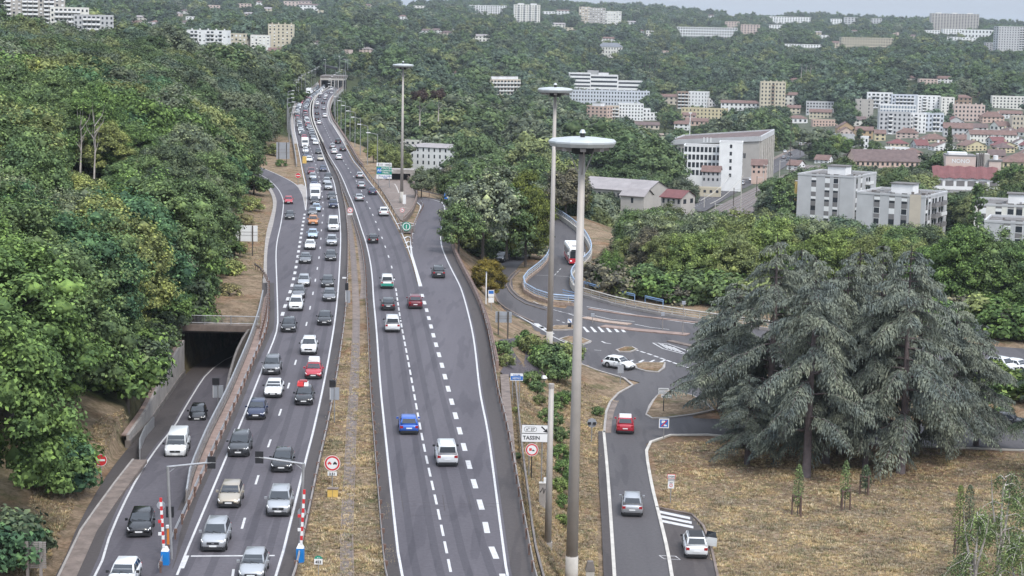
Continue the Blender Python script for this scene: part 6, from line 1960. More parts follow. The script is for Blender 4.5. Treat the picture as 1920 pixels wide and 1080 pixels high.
def trunk_mesh(seed, H, r0, limbs, R, mat='bark', lean=0.0):
    r = random.Random(seed)
    mb = MB()
    mb.tube([(0, 0, -1.5), (lean * .1, 0, H * .3), (lean * .5, r.uniform(-.3, .3), H * .6), (lean, r.uniform(-.4, .4), H * .85)], [r0, r0 * .8, r0 * .5, r0 * .2], mat, 8)
    for k in range(limbs):
        z = H * (.3 + .5 * k / limbs); a = k * 2.4 + r.random()
        ln = R * (0.9 - .4 * k / limbs)
        mb.tube([(lean * z / H, 0, z), (math.cos(a) * ln * .45, math.sin(a) * ln * .45, z + ln * .45), (math.cos(a) * ln * .85, math.sin(a) * ln * .85, z + ln * .7)], [r0 * .42, r0 * .26, r0 * .08], mat, 6)
    return mb.mesh('trunk', True)

def tree_proto(seed, H, R, leaf, nclump, per, clump_r, shape='round', bare=0.28, limbs=5, bark='bark', corek=0.6, jit=.45):
    z0 = H * bare
    cx, cr, C, Nn = crown_points(seed, R, H - z0, z0, nclump, per, clump_r, shape, jit)
    ex = MB(); core(ex, cx, cr, 'foliage', corek)
    r = np.random.default_rng(seed + 99)
    s = leaf * (0.6 + 0.8 * r.random(len(C)))
    cm = quads_mesh('crown', C, Nn, s, s * 0.62, 'foliage', ex, r)
    tm = trunk_mesh(seed, H, 0.018 * H + .06, limbs, R, bark)
    return (tm, cm, H)

# near trees (individually leafed), middle-distance trees
NEAR = [tree_proto(100 + i, 12.0, 4.4, 0.135, 150, 150, .95, bare=.08, limbs=6) for i in range(5)]
ROUND = [tree_proto(130 + i, 11.0, 4.6, 0.24, 80, 80, 1.15, bare=.12) for i in range(5)]
COLUMN = [tree_proto(150, 14.0, 2.0, 0.3, 50, 45, .9, 'column', .06), tree_proto(151, 11.0, 1.6, 0.26, 40, 45, .75, 'column', .04)]
CONE = [tree_proto(160, 13.0, 3.6, 0.32, 60, 45, 1.0, 'cone', .08), tree_proto(161, 13.0, 3.2, 0.3, 60, 45, .9, 'cone', .1)]
PINE = [tree_proto(170, 15.0, 4.0, 0.3, 34, 60, 1.2, 'round', .62, limbs=4, bark='bark_pale')]
BUSH = [tree_proto(180 + i, 2.2, 1.5, 0.13, 34, 45, .45, 'round', .02, limbs=3) for i in range(2)]

PAL = {
    'deep': (0.107, 0.155, 0.082), 'mid': (0.118, 0.163, 0.086), 'green': (0.118, 0.178, 0.074), 'bright': (0.168, 0.218, 0.090), 'yellow': (0.232, 0.257, 0.117), 'emerald': (0.084, 0.148, 0.090),
    'grey': (0.160, 0.186, 0.134), 'silver': (0.19, 0.215, 0.17), 'blue': (0.106, 0.145, 0.112), 'brown': (0.216, 0.196, 0.119), 'dark': (0.090, 0.114, 0.080), 'purple': (0.147, 0.136, 0.115), 'olive': (0.176, 0.202, 0.101),
    'cedar': (0.178, 0.198, 0.176), 'birch': (0.176, 0.228, 0.119),
}
WORDS = {'deep': 'deep green', 'mid': 'mid green', 'green': 'fresh green', 'bright': 'bright yellow green', 'yellow': 'yellowing', 'emerald': 'blue green', 'grey': 'grey green', 'silver': 'silvery', 'blue': 'bluish dark green', 'brown': 'browning', 'dark': 'very dark', 'purple': 'purplish brown', 'olive': 'olive green'}

def tree(kind, loc, H, tint, label, group=None, rz=None, name=None, wide=1.0):
    tm, cm, H0 = kind
    s = H / H0
    t = thing(name or 'tree', label, 'bush' if name and ('bush' in name or 'shrub' in name) else 'tree', loc, rz if rz is not None else random.uniform(0, 6.28), group)
    t.scale = (s * wide, s * wide, s)
    put('trunk', tm, t)
    o = put('crown', cm, t)
    c = PAL[tint] if isinstance(tint, str) else tint
    v = random.uniform(.88, 1.14)
    o.color = (c[0] * v, c[1] * v, c[2] * v, 1)
    return t

random.seed(21)

def zone_word(px, py, d):
    return None

# --- scatter ------------------------------------------------------------
LEFT_ZONE = [(-900, 1700), (-40, 1180), (40, 990), (105, 915), (160, 865), (215, 812), (262, 715), (318, 650), (352, 575), (385, 520), (405, 445), (420, 390), (440, 345), (455, 300), (505, 268), (528, 240), (528, 150), (520, -400), (-900, -400)]
PROTECT = []   # (x0,y0,x1,y1,d): nothing nearer than d may cover this part of the view
def protect(x0, y0, x1, y1, d): PROTECT.append((x0, y0, x1, y1, d))

def scatter(spacing, dmin, dmax, pxmin=-60, pxmax=1990, seed=3):
    """evenly strewn points over the land in the view's wedge"""
    r = np.random.default_rng(seed)
    pts = []
    d = dmin
    while d < dmax:
        sp = spacing(d)
        x0, x1 = (pxmin - 960) / F * d, (pxmax - 960) / F * d
        n = max(1, int((x1 - x0) / sp))
        xs = x0 + (np.arange(n) + r.uniform(0, 1, n)) * (x1 - x0) / n
        ys = d + r.uniform(-.5, .5, n) * sp
        pts.append(np.c_[xs, ys])
        d += sp
    P = np.vstack(pts)
    return np.c_[P, TZ(P[:, 0], P[:, 1])]
# ---------------------------------------------------------------- planting
# individually placed, recognisable trees first
INDIV = []
def T(kind, px, py, hpx, tint, label, wide=1.0, d=None, group=None, z=None, name=None):
    if z is not None: p = G(px, py, z)
    else: p = TG(px, py) if d is None else GD(px, py, d)
    Hm = hpx * p[1] / F
    t = tree(random.choice(kind), (p[0], p[1], p[2]), Hm, tint, label, group, None, name, wide)
    INDIV.append((p[0], p[1]))
    return t
T(ROUND, 905, 482, 150, 'silver', 'silvery grey leaved tree right of the exit slip road', d=305, wide=.95)
T(ROUND, 872, 440, 95, 'silver', 'second silvery tree half behind the first', d=330)
T(NEAR, 985, 500, 175, (.115, .135, .05), 'light green flowering chestnut left of the bus road', z=-5, wide=.72)
T(NEAR, 915, 560, 75, (.15, .12, .04), 'yellow brown bush beside the concrete parapet', z=-4, wide=1.15, name='bush')
T(ROUND, 950, 470, 120, 'deep', 'dark tree behind the yellow brown bush', d=315)
T(ROUND, 860, 470, 90, 'mid', 'round green tree hugging the exit parapet', d=296)
for x, y, h, tn, lab in [(790, 372, 55, 'grey', 'grey green tree right of the paved platform'), (812, 362, 48, 'dark', 'dark tree behind the chevron sign'), (845, 372, 60, 'purple', 'purplish tree behind the chevron sign to its right'), (880, 380, 84, 'mid', 'tall mid green tree between platform and bus road'),
                        (728, 322, 50, 'olive', 'olive tree directly behind the green sign'), (700, 305, 36, 'yellow', 'pale bush at the foot of a lamp post'), (755, 330, 44, 'olive', 'rounded olive tree behind the tall mast'), (930, 400, 100, 'deep', 'deep green tree beside the bus road wall'), (1000, 400, 110, 'mid', 'green tree over the top of the bus road'),
                        (1060, 412, 95, 'purple', 'purple brown tree behind the bus road bend'), (1050, 395, 100, 'olive', 'olive tree left of the thicker mast')]:
    T(ROUND, x, y, h, tn, lab, d=None)
# plane trees in a row behind the roadside railing
PLG = 'plane trees in a belt behind the junction railing'
for k, (x, y, h, tn) in enumerate([(1140, 556, 95, 'green'), (1150, 530, 80, 'purple'), (1178, 545, 110, 'olive'), (1215, 552, 120, 'purple'), (1250, 560, 125, 'olive'), (1290, 566, 135, 'bright'), (1330, 570, 145, 'bright'), (1372, 575, 150, 'olive'), (1410, 560, 140, 'bright'), (1450, 560, 150, 'bright'), (1490, 560, 152, 'olive'), (1530, 570, 160, 'bright'),
                                   (1575, 570, 165, 'bright'), (1620, 575, 170, 'olive'), (1665, 580, 165, 'bright'), (1710, 590, 150, 'olive'), (1755, 600, 165, 'green'), (1800, 610, 170, 'green'), (1845, 610, 170, 'mid'), (1885, 615, 165, 'green'), (1925, 620, 160, 'deep'), (1200, 520, 80, 'brown'), (1260, 520, 90, 'olive'), (1340, 525, 100, 'bright'), (1430, 520, 115, 'bright'), (1520, 520, 120, 'olive'), (1600, 525, 120, 'bright'), (1690, 530, 100, 'green'),
                                   (1780, 560, 120, 'green'), (1860, 570, 115, 'emerald'), (1915, 580, 130, 'deep')]):
    h *= random.uniform(.82, 1.1) * (.86 if 1480 < x < 1730 else 1)
    T(NEAR, x, y, h, tn, '%s plane tree %s' % (WORDS[tn], 'left of the cedars behind the railing' if x < 1330 else ('directly behind the cedar tops' if x < 1700 else 'right of the cedar tops')), z=-6.5, group=PLG)
T(COLUMN, 1829, 470, 125, 'deep', 'tall dark cypress between two grey blocks', d=440, wide=.8)
T(COLUMN, 1610, 300, 58, 'dark', 'dark cypress in front of the pale grey box shed', d=None)
T(CONE, 1781, 232, 38, 'blue', 'broad dark conifer before the cream tower pair')
T(COLUMN, 1460, 430, 95, 'deep', 'dark poplar left of the first grey block', d=520)
T(COLUMN, 1478, 425, 80, 'mid', 'second poplar left of the first grey block', d=530)
T(ROUND, 1640, 300, 36, 'mid', 'green tree below the white gallery'); T(ROUND, 1570, 298, 46, 'bright', 'bright green tree at the town road bend'); T(ROUND, 1592, 300, 40, 'green', 'green tree at the town road bend, right one')
T(ROUND, 1900, 362, 55, 'deep', 'dark green tree right of the arcade building', d=560); T(ROUND, 1880, 355, 40, 'green', 'smaller green tree right of the arcade building', d=570)
T(CONE, 1778, 300, 60, 'dark', 'tall dark fir behind the pink factory', d=690, wide=.6)
for k, x in enumerate((1192, 1208, 1218, 1228)): T(COLUMN, x, 138 - k, 38, 'blue', 'slim poplar in the far row on the valley side', d=1900, group='row of poplars on the far slope')
for x, y, h in ((787, 230, 62), (822, 222, 55)): T(PINE, x, y, h, (.075, .055, .06), 'tall umbrella pine with bare pale trunk in the middle woods' if x < 800 else 'second bare trunked pine farther right in the middle woods', d=620)
for x, h in ((1502, 48), (1511, 50), (1519, 46)): T(PINE, x, 150, h, 'blue', 'pine with bare pale trunk on the far right slope', d=1750, group='three bare trunked pines on the far right slope')

# dead looking pale trunks in the left wood
for x, y, h in ((150, 325, 120), (176, 335, 125), (400, 250, 60)):
    p = TG(x, y); s = F / p[1]
    if x < 300: protect(x - 14, y - 95, x + 14, y - 8, p[1] + 4)
    t = thing('bare_tree', {150: 'pale bare trunk, left of two in the left wood', 176: 'forked pale bare trunk in the left wood', 400: 'small pale dead tree in the left wood'}[x], 'tree', p)
    H = h / s; m = MB(); r = random.Random(x)
    m.tube([(0, 0, -1), (.3, 0, H * .5), (.1, .2, H)], [.17, .12, .04], 'bark_pale', 7); m.build('trunk', t, True)
    for k in range(7):
        a = r.uniform(0, 6.3); z = H * r.uniform(.3, .8)
        MB().tube([(.2, 0, z), (.2 + math.cos(a) * 1.4, math.sin(a) * 1.4, z + 1.8), (.2 + math.cos(a) * 2.0, math.sin(a) * 2.0, z + 4)], [.08, .05, .02], 'bark_pale', 5).build('branch', t, True)

# ------------------------------------------------------------- scattered wood
PX_FORBID = [
    [(500, 140), (560, 140), (600, 118), (655, 118), (655, 200), (700, 300), (790, 345), (850, 370), (870, 500), (900, 620), (940, 700), (940, 1300), (-400, 1300), (60, 1000), (300, 640), (400, 500), (470, 300), (540, 270)],
]
S = scatter(lambda d: 4.6 + d * 0.0026 if d < 700 else 6.6 + (d - 700) * 0.0042, 118, 5200)
px, py = PRJ(S)
D_ = S[:, 1]
ok = np.ones(len(S), bool)
left = inpoly(px, py, LEFT_ZONE)
near = D_ < 620
dm = np.full(len(S), 999.0); dl = dm.copy(); dr_ = dm.copy()
dm[near] = dist_poly(S[near, 0], S[near, 1], POLY_MOTOR); dl[near] = dist_poly(S[near, 0], S[near, 1], POLY_LOCAL); dr_[near] = dist_poly(S[near, 0], S[near, 1], POLY_RAMP)
# near ground: left wood as traced; right side only behind the lower road
ok &= ~((D_ < 300) & (px < 700) & ~left)
ok &= ~((D_ < 600) & (px < 620) & ~left)
ok &= ~((D_ < 292) & (px >= 700))
ok &= ~(near & ((dm < 5.5) | (dl < 4) | (dr_ < 4)))
ok &= ~((px > 1120) & (px < 1345) & (py > 418) & (py < 470) & (D_ < 480))
# beside the viaduct leave a gap for the deck and keep crowns low
vx = np.array([LL, ], dtype=object)
def dist_line(X, Y, P):
    b = np.full(X.shape, 1e18)
    for i in range(len(P) - 1):
        x0, y0 = P[i][:2]; dx, dy = P[i + 1][0] - x0, P[i + 1][1] - y0
        t = np.clip(((X - x0) * dx + (Y - y0) * dy) / (dx * dx + dy * dy + 1e-9), 0, 1)
        b = np.minimum(b, (X - x0 - t * dx) ** 2 + (Y - y0 - t * dy) ** 2)
    return np.sqrt(b)
vmid = resample(LR, 40)
dv = np.full(len(S), 999.0)
mnear = (px > 450) & (px < 760) & (D_ < 1500)
dv[mnear] = dist_line(S[mnear, 0], S[mnear, 1], np.vstack([vmid, [vmid[-1] + (vmid[-1] - vmid[-2]) * 2]]))
ok &= dv > 16.5
# railway, town road
for P, w_ in ((R0, 11), (R1, 12)):
    m = (px > 1200) & (px < 1650) & (D_ < 1200)
    dd = np.full(len(S), 999.0); dd[m] = dist_line(S[m, 0], S[m, 1], P); ok &= dd > w_
# the town itself keeps only a few trees
rs = np.random.default_rng(5)
town = (px > 1480) & (px < 2000) & (D_ > 660) & (D_ < 1480)
ok &= ~(town & (rs.random(len(S)) > 0.4))
tw2 = (px > 1290) & (px <= 1480) & (D_ > 640) & (D_ < 1150)
ok &= ~(tw2 & (rs.random(len(S)) > 0.45))
# thin the fringe zones
FT = np.array(FOOT)
for x, y, r in FT:
    ok &= ((S[:, 0] - x) ** 2 + (S[:, 1] - y) ** 2) > r * r
# height and radius per tree
hh = rs.uniform(8.5, 14.5, len(S)); hh[D_ > 650] *= rs.uniform(.85, 1.7, (D_ > 650).sum())
hh[D_ < 250] *= 1.15
hh[(D_ > 470) & (px < 500)] *= .95
beside = (dv < 60) & (px > 600); hh[beside] = np.minimum(hh[beside], np.maximum(5, -1.5 - S[beside, 2] + 1.0) * rs.uniform(.8, 1.0, beside.sum()))
ok &= hh > 4
def crown_rect(S, hh):
    s = F / S[:, 1]
    return px - hh * .36 * s, py - hh * s, px + hh * .36 * s, py
# lift the protection of building faces: no crown may stand before them
x0, y0, x1, y1 = crown_rect(S, hh)
PROTECT += [(1262, 268, 1400, 330, 730), (1315, 316, 1440, 336, 690), (1030, 415, 1110, 560, 380), (560, 150, 650, 330, 560), (702, 300, 740, 338, 430), (1280, 300, 1540, 420, 560), (1105, 324, 1262, 368, 610), (885, 143, 975, 184, 1240), (430, 415, 500, 482, 300), (172, 842, 208, 885, 160), (40, 1005, 92, 1070, 135), (335, 700, 372, 760, 205), (750, 262, 862, 306, 700)]
for a, b, c, e, d in BRECT + PROTECT:
    w_, h_ = c - a, e - b
    m = (D_ < d) & (x1 > a + w_ * .06) & (x0 < c - w_ * .06) & (y0 < e - h_ * .22) & (y1 > b)
    ok &= ~m
for x, y in INDIV:
    ok &= ((S[:, 0] - x) ** 2 + (S[:, 1] - y) ** 2) > 9
ok &= (S[:, 0] / D_ * F + 960 > -90) & (px < 2010)
S, hh, px, py, D_, left = S[ok], hh[ok], px[ok], py[ok], D_[ok], left[ok]

names = list(PAL)
def pick(i):
    r = rs.random()
    x, d = px[i], D_[i]
    v = 0.5 + 0.5 * math.sin(S[i, 0] / 9.0 + 2 * math.sin(S[i, 1] / 23.0)) * .7 + .3 * (rs.random() - .5)
    if d < 420 and x < 520:
        if x < 150 and d < 190: opts = ['green', 'emerald', 'bright', 'green', 'mid', 'emerald']
        elif x > 260 and d < 330: opts = ['dark', 'deep', 'grey', 'mid', 'mid', 'deep', 'grey']
        else: opts = ['mid', 'green', 'olive', 'deep', 'emerald', 'green', 'mid', 'grey', 'deep', 'yellow', 'mid']
    elif d < 1100: opts = ['mid', 'deep', 'grey', 'olive', 'deep', 'blue', 'mid', 'grey', 'deep', 'dark']
    else: opts = ['deep', 'blue', 'blue', 'mid', 'deep', 'grey', 'blue', 'dark', 'deep', 'olive', 'dark']
    k = int(np.clip(v * len(opts) * .6 + r * len(opts) * .4, 0, len(opts) - 1))
    return opts[(k * 3 + int(r * 3)) % len(opts)]
order = np.argsort(D_)
size_px = hh * F / D_
vis = (px > -50) & (px < 1975) & (py - size_px < 1080)
N_IND = 250
ind = [i for i in order if vis[i]][:N_IND]
WG = 'deciduous trees of the wood'
for i in ind:
    tn = pick(i)
    kinds = NEAR if D_[i] < 330 else ROUND
    x = px[i]
    if x < 620:
        wh = 'at the near left edge' if D_[i] < 150 else ('above the side road' if D_[i] < 215 else ('on the bank left of the tunnel' if D_[i] < 260 else ('beside the joining slip road' if D_[i] < 330 else 'on the slope left of the motorway')))
    else: wh = 'between exit slip and bus road' if x < 1020 else ('behind the bus road bend' if x < 1400 else 'behind the plane trees')
    tree(random.choice(kinds), (S[i, 0], S[i, 1], S[i, 2] - .2), hh[i], tn, '%s tree %s' % (WORDS[tn], wh), WG, wide=random.uniform(.95, 1.2))
rest = np.array([i for i in range(len(S)) if i not in set(ind)])

# far wood: one object, crowns instanced on points
fc = bpy.data.collections.new('wood_variants')
var = []
def far_proto(k, kind, mat='foliage_far'):
    tm, cm, H0 = kind
    me = cm.copy()
    me.materials.clear()
    for m in cm.materials: me.materials.append(M(mat) if m.name.startswith('foliage') else m)
    o = bpy.data.objects.new('variant_%02d' % k, me)
    fc.objects.link(o)
    return H0
LITE = [tree_proto(300 + i, 10.0, 4.9, .42, 46, 34, 1.45, bare=.05, corek=.85, jit=.2) for i in range(4)] + [tree_proto(310, 12.0, 3.0, .5, 34, 20, 1.1, 'cone', .05, corek=.8), tree_proto(311, 13.0, 1.9, .45, 30, 20, .9, 'column', .05, corek=.8)]
MID_ = ROUND[:4]
H0s = [far_proto(k, kd) for k, kd in enumerate(MID_ + LITE)]
pm = bpy.data.meshes.new('woodland')
n = len(rest)
pm.vertices.add(n); co = S[rest].copy(); co[:, 2] -= .3
pm.vertices.foreach_set('co', co.ravel())
vi_ = np.where(D_[rest] < 700, rs.integers(0, 4, n), 4 + rs.choice([0, 1, 2, 3, 0, 1, 2, 3, 4, 5, 4], n))
sc_ = hh[rest] / np.array(H0s)[vi_]
sxy = sc_ * rs.uniform(.95, 1.3, n)
colr = np.array([PAL[pick(i)] for i in rest]) * rs.uniform(.72, 1.3, (n, 1))
for nm, ty, data in (('variant', 'INT', vi_), ('turn', 'FLOAT', rs.uniform(0, 6.28, n))):
    a = pm.attributes.new(nm, ty, 'POINT'); a.data.foreach_set('value', data)
a = pm.attributes.new('size', 'FLOAT_VECTOR', 'POINT'); a.data.foreach_set('vector', np.c_[sxy, sxy, sc_].ravel())
a = pm.attributes.new('tint', 'FLOAT_VECTOR', 'POINT'); a.data.foreach_set('vector', colr.ravel())
def instancer(name, pm, coll, label, cat):
    o = put(name, pm, label=label, cat=cat, kind='stuff')
    ng = bpy.data.node_groups.new(name + '_nodes', 'GeometryNodeTree')
    ng.interface.new_socket('Geometry', in_out='INPUT', socket_type='NodeSocketGeometry')
    ng.interface.new_socket('Geometry', in_out='OUTPUT', socket_type='NodeSocketGeometry')
    N, L = ng.nodes, ng.links
    gi, go = N.new('NodeGroupInput'), N.new('NodeGroupOutput')
    ip = N.new('GeometryNodeInstanceOnPoints'); ip.inputs['Pick Instance'].default_value = True
    ci = N.new('GeometryNodeCollectionInfo'); ci.inputs['Collection'].default_value = coll
    ci.inputs['Separate Children'].default_value = True; ci.inputs['Reset Children'].default_value = True
    def na(nm, ty):
        q = N.new('GeometryNodeInputNamedAttribute'); q.data_type = ty; q.inputs['Name'].default_value = nm
        return q.outputs['Attribute']
    cx_ = N.new('ShaderNodeCombineXYZ')
    L.new(na('turn', 'FLOAT'), cx_.inputs['Z'])
    L.new(gi.outputs[0], ip.inputs['Points']); L.new(ci.outputs[0], ip.inputs['Instance'])
    L.new(na('variant', 'INT'), ip.inputs['Instance Index']); L.new(cx_.outputs[0], ip.inputs['Rotation']); L.new(na('size', 'FLOAT_VECTOR'), ip.inputs['Scale'])
    L.new(ip.outputs[0], go.inputs[0])
    md = o.modifiers.new('scatter', 'NODES'); md.node_group = ng
    return o
instancer('woodland', pm, fc, 'continuous mixed woodland covering the valley sides and far hills', 'woodland')
print('TREES', len(ind), n)
# ---------------------------------------------------------------- cedars
def cedar_proto(seed, H=22.0, R=7.0, z0=4.6):
    r = np.random.default_rng(seed)
    ex = MB()
    C, A_, B_, SU, SV = [], [], [], [], []
    nb = 0
    z = z0
    while z < H * .985:
        u = (z - z0) / (H - z0)
        n = 4
        for k in range(n):
            if r.random() < .12: continue
            az = r.uniform(0, 2 * math.pi)
            ln = R * (1 - u ** 2.3) * r.uniform(.6, 1.15) + .6
            up = r.uniform(.0, .22) + .12 * u
            dr = r.uniform(.28, .48) + .18 * (1 - u)
            d = np.array([math.cos(az), math.sin(az), 0]); sd = np.array([-d[1], d[0], 0])
            f = lambda t: np.array([0, 0, z]) + d * ln * t * (1 - .06 * t) + sd * ln * .12 * math.sin(t * 2 + k) * t + np.array([0, 0, ln * (up * t - dr * t ** 2.2)])
            ts = np.linspace(0, 1, 6)
            ex.tube([f(t) for t in ts], [max(.02, .11 * (1 - u) + .03) * (1 - .8 * t) for t in ts], 'bark_cedar', 4)
            m = int(ln / .16)
            for i in range(m):
                t = (i + r.random()) / m
                if t < .18: continue
                p = f(t)
                tang = (f(min(1, t + .03)) - f(max(0, t - .03))); tang /= np.linalg.norm(tang) + 1e-9
                w = .38 + ln * .22 * math.sin(math.pi * min(1, t * .9 + .12)) ** .8
                for sgn in (-1, 1):
                    s_dir = sd * sgn * .85 + tang * .55; s_dir /= np.linalg.norm(s_dir)
                    L = w * r.uniform(.55, 1.1)
                    q = max(2, int(L / .15))
                    for j in range(q):
                        v = (j + r.random()) / q
                        c = p + s_dir * L * v + np.array([0, 0, -.62 * L * v * v]) + r.normal(size=3) * .05
                        a = s_dir + np.array([0, 0, -1.3 * v - .25 * r.random()]) + r.normal(size=3) * .22
                        C.append(c); A_.append(a); SU.append(r.uniform(.13, .26)); SV.append(r.uniform(.05, .09))
                        if r.random() < .35:
                            C.append(c + np.array([0, 0, -.18])); A_.append(np.array([r.normal() * .25, r.normal() * .25, -1])); SU.append(r.uniform(.18, .36)); SV.append(.05)
            nb += 1
        z += (.95 + .4 * r.random()) * (1 - .5 * u)
    C = np.array(C); A = np.array(A_); A /= np.linalg.norm(A, axis=1)[:, None]
    up = np.array([0, 0, 1.0]) + r.normal(size=C.shape) * .35
    B = np.cross(A, up); B /= np.linalg.norm(B, axis=1)[:, None] + 1e-9
    SU, SV = np.array(SU)[:, None], np.array(SV)[:, None]
    V = np.stack([C - A * SU, C - B * SV, C + A * SU, C + B * SV], 1).reshape(-1, 3)
    cm = tri_mesh('crown', V, 4, len(C), 'needles', ex)
    tb = MB(); tb.tube([(0, 0, -1), (.1, .05, H * .3), (-.1, .1, H * .65), (0, 0, H)], [.48, .36, .2, .03], 'bark_cedar', 10)
    return (tb.mesh('trunk', True), cm, H)
CED = [cedar_proto(s, 22, R_) for s, R_ in ((1, 7.2), (2, 6.4), (3, 6.8))]
CG = 'blue grey cedars standing on the dry lawn'
for k, (x, yb, yt, kind, lab, wd) in enumerate([
    (1372, 812, 520, 0, 'leftmost low cedar reaching over the junction road', 1.35), (1350, 770, 560, 2, 'small cedar behind the leftmost low one', 1.5), (1442, 838, 428, 1, 'tall cedar with the second highest top from the left', 1.0), (1512, 893, 462, 2, 'cedar with dark bare trunk nearest the first staked sapling', .95),
    (1596, 840, 452, 2, 'broad cedar filling the middle of the group', 1.1), (1830, 835, 600, 0, 'low spreading cedar at the right end beside the road', 1.2), (1548, 868, 500, 1, 'slender cedar between the second and third saplings', 1.0), (1575, 850, 470, 0, 'cedar in the middle of the group behind the second sapling', .95), (1622, 878, 540, 1, 'shorter cedar in front of the middle of the group', .9), (1688, 886, 446, 2, 'cedar with the thickest front trunk, right of centre', 1.0),
    (1716, 850, 470, 0, 'cedar with forked dark trunk just right of the thick one', 1.0), (1782, 848, 545, 1, 'rightmost cedar sloping down to the parked cars', 1.1), (1640, 800, 448, 0, 'cedar at the back of the group, right half', .9), (1490, 790, 450, 2, 'cedar at the back of the group, left half', .95),
    (1400, 870, 690, 1, 'small low cedar whose skirts sweep the lawn at the left', 1.5)]):
    p = G(x, yb, ZL); s = F / p[1]
    tree(CED[kind], p, (yb - yt) / s, 'cedar', lab, CG, rz=k * 1.3, name='cedar_tree', wide=wd)
p = G(1985, 900, ZL); tree(CED[1], p, 13, 'dark', 'dark conifer whose boughs enter at the right edge', None, 2.0, 'conifer_tree', 1.3)
p = G(1960, 760, ZL); tree(CED[2], p, 9, 'blue', 'second dark conifer at the right edge beside the road', None, 1.0, 'conifer_tree', 1.3)

# birches in the lower right corner
def birch(px, py, H, label, seed, R=2.6):
    p = G(px, py, ZL); r = np.random.default_rng(seed)
    t = thing('birch_tree', label, 'tree', p)
    m = MB()
    C, Nn = [], []
    for k in range(3):
        a = k * 2.1 + r.random(); l = .5 + .3 * k
        m.tube([(0, 0, -.5), (math.cos(a) * l * .3, math.sin(a) * l * .3, H * .35), (math.cos(a) * l, math.sin(a) * l, H * .7), (math.cos(a) * l * 1.3, math.sin(a) * l * 1.3, H * .95)], [.13, .1, .06, .02], 'white_bark', 7)
    m.build('trunk', t, True)
    m = MB()
    for k in range(30):
        z = H * r.uniform(.25, .95); a = r.uniform(0, 6.28); ln = R * (1.1 - .6 * z / H) * r.uniform(.6, 1.1)
        f = lambda s: np.array([math.cos(a) * ln * s, math.sin(a) * ln * s, z + ln * (.75 * s - 1.15 * s ** 2.2)])
        m.tube([f(s) for s in (0, .4, .75, 1)], [.045, .03, .018, .008], 'white_bark', 4)
        n = 150
        s = r.uniform(.25, 1.05, n)
        P = np.array([f(q) for q in s]) + r.normal(size=(n, 3)) * .16
        P[:, 2] -= np.abs(r.normal(size=n)) * .45
        C.append(P)
    C = np.vstack(C)
    o = put('crown', quads_mesh('crown', C, r.normal(size=C.shape) + [0, 0, .4], .08, .055, 'foliage', None, r), t)
    o.color = (*PAL['birch'], 1)
    m.build('branches', t, True, kind='stuff')
plain('white_bark', (0.52, 0.47, 0.43), 0.8, var=0.35, vscale=3)
birch(1872, 1108, 9.5, 'weeping birch with white limbs filling the lower right corner', 1, 3.0)
birch(1822, 1125, 7.5, 'low weeping birch leftmost of the corner group', 4, 2.6)
birch(1935, 1090, 10, 'birch with pale stem on the right edge', 2, 3.0)
birch(1905, 1150, 6.5, 'small leafy birch in front at the bottom right corner', 3, 2.6)

# saplings with three stakes
def sapling(px, py, H, label, seed, ring=1.3, tint='birch'):
    p = G(px, py, ZL); r = np.random.default_rng(seed)
    t = thing('staked_sapling', label, 'young tree', p)
    MB().tube([(0, 0, -.3), (.04, 0, H * .5), (0, .03, H)], [.05, .04, .012], 'bark', 6).build('trunk', t, True)
    for k in range(3):
        a = k * 2.094 + seed
        MB().cyl((math.cos(a) * .5, math.sin(a) * .5, -.2), (math.cos(a) * .46, math.sin(a) * .46, ring + .5), .075, .075, 'stake', 6).build('stake', t)
    for k in range(3):
        a, b = k * 2.094 + seed, (k + 1) * 2.094 + seed
        for z in (ring + .35,):
            MB().tube([(math.cos(a) * .5, math.sin(a) * .5, z), (math.cos(b) * .5, math.sin(b) * .5, z)], .08, 'stake', 5).build('stake_rail', t)
    n = 650
    zz = r.uniform(.2, 1, n)
    rad = .1 + .42 * np.sin(np.clip(zz, 0, 1) * math.pi) ** .7
    a = r.uniform(0, 6.28, n)
    C = np.c_[np.cos(a) * rad * r.random(n) ** .5, np.sin(a) * rad * r.random(n) ** .5, zz * H * 1.05]
    o = put('crown', quads_mesh('crown', C, r.normal(size=C.shape) + [0, 0, .5], .075, .055, 'foliage', None, r), t)
    o.color = (*PAL[tint], 1)
plain('stake', (0.13, 0.085, 0.07), 0.85, var=0.25, vscale=2)
sapling(1495, 965, 4.3, 'staked sapling farthest left on the lawn, dark low leaves', 1)
sapling(1583, 954, 4.2, 'thin staked sapling second from left on the lawn', 2)
sapling(1622, 926, 2.6, 'staked sapling third from left, close under the cedars', 3, tint='blue')
sapling(1795, 1040, 5.5, 'leafy green sapling with tall stakes left of the birches', 4, 1.0, 'bright')
sapling(1815, 1000, 4.0, 'staked sapling half hidden behind the leafy green one', 5, 1.0, 'grey')
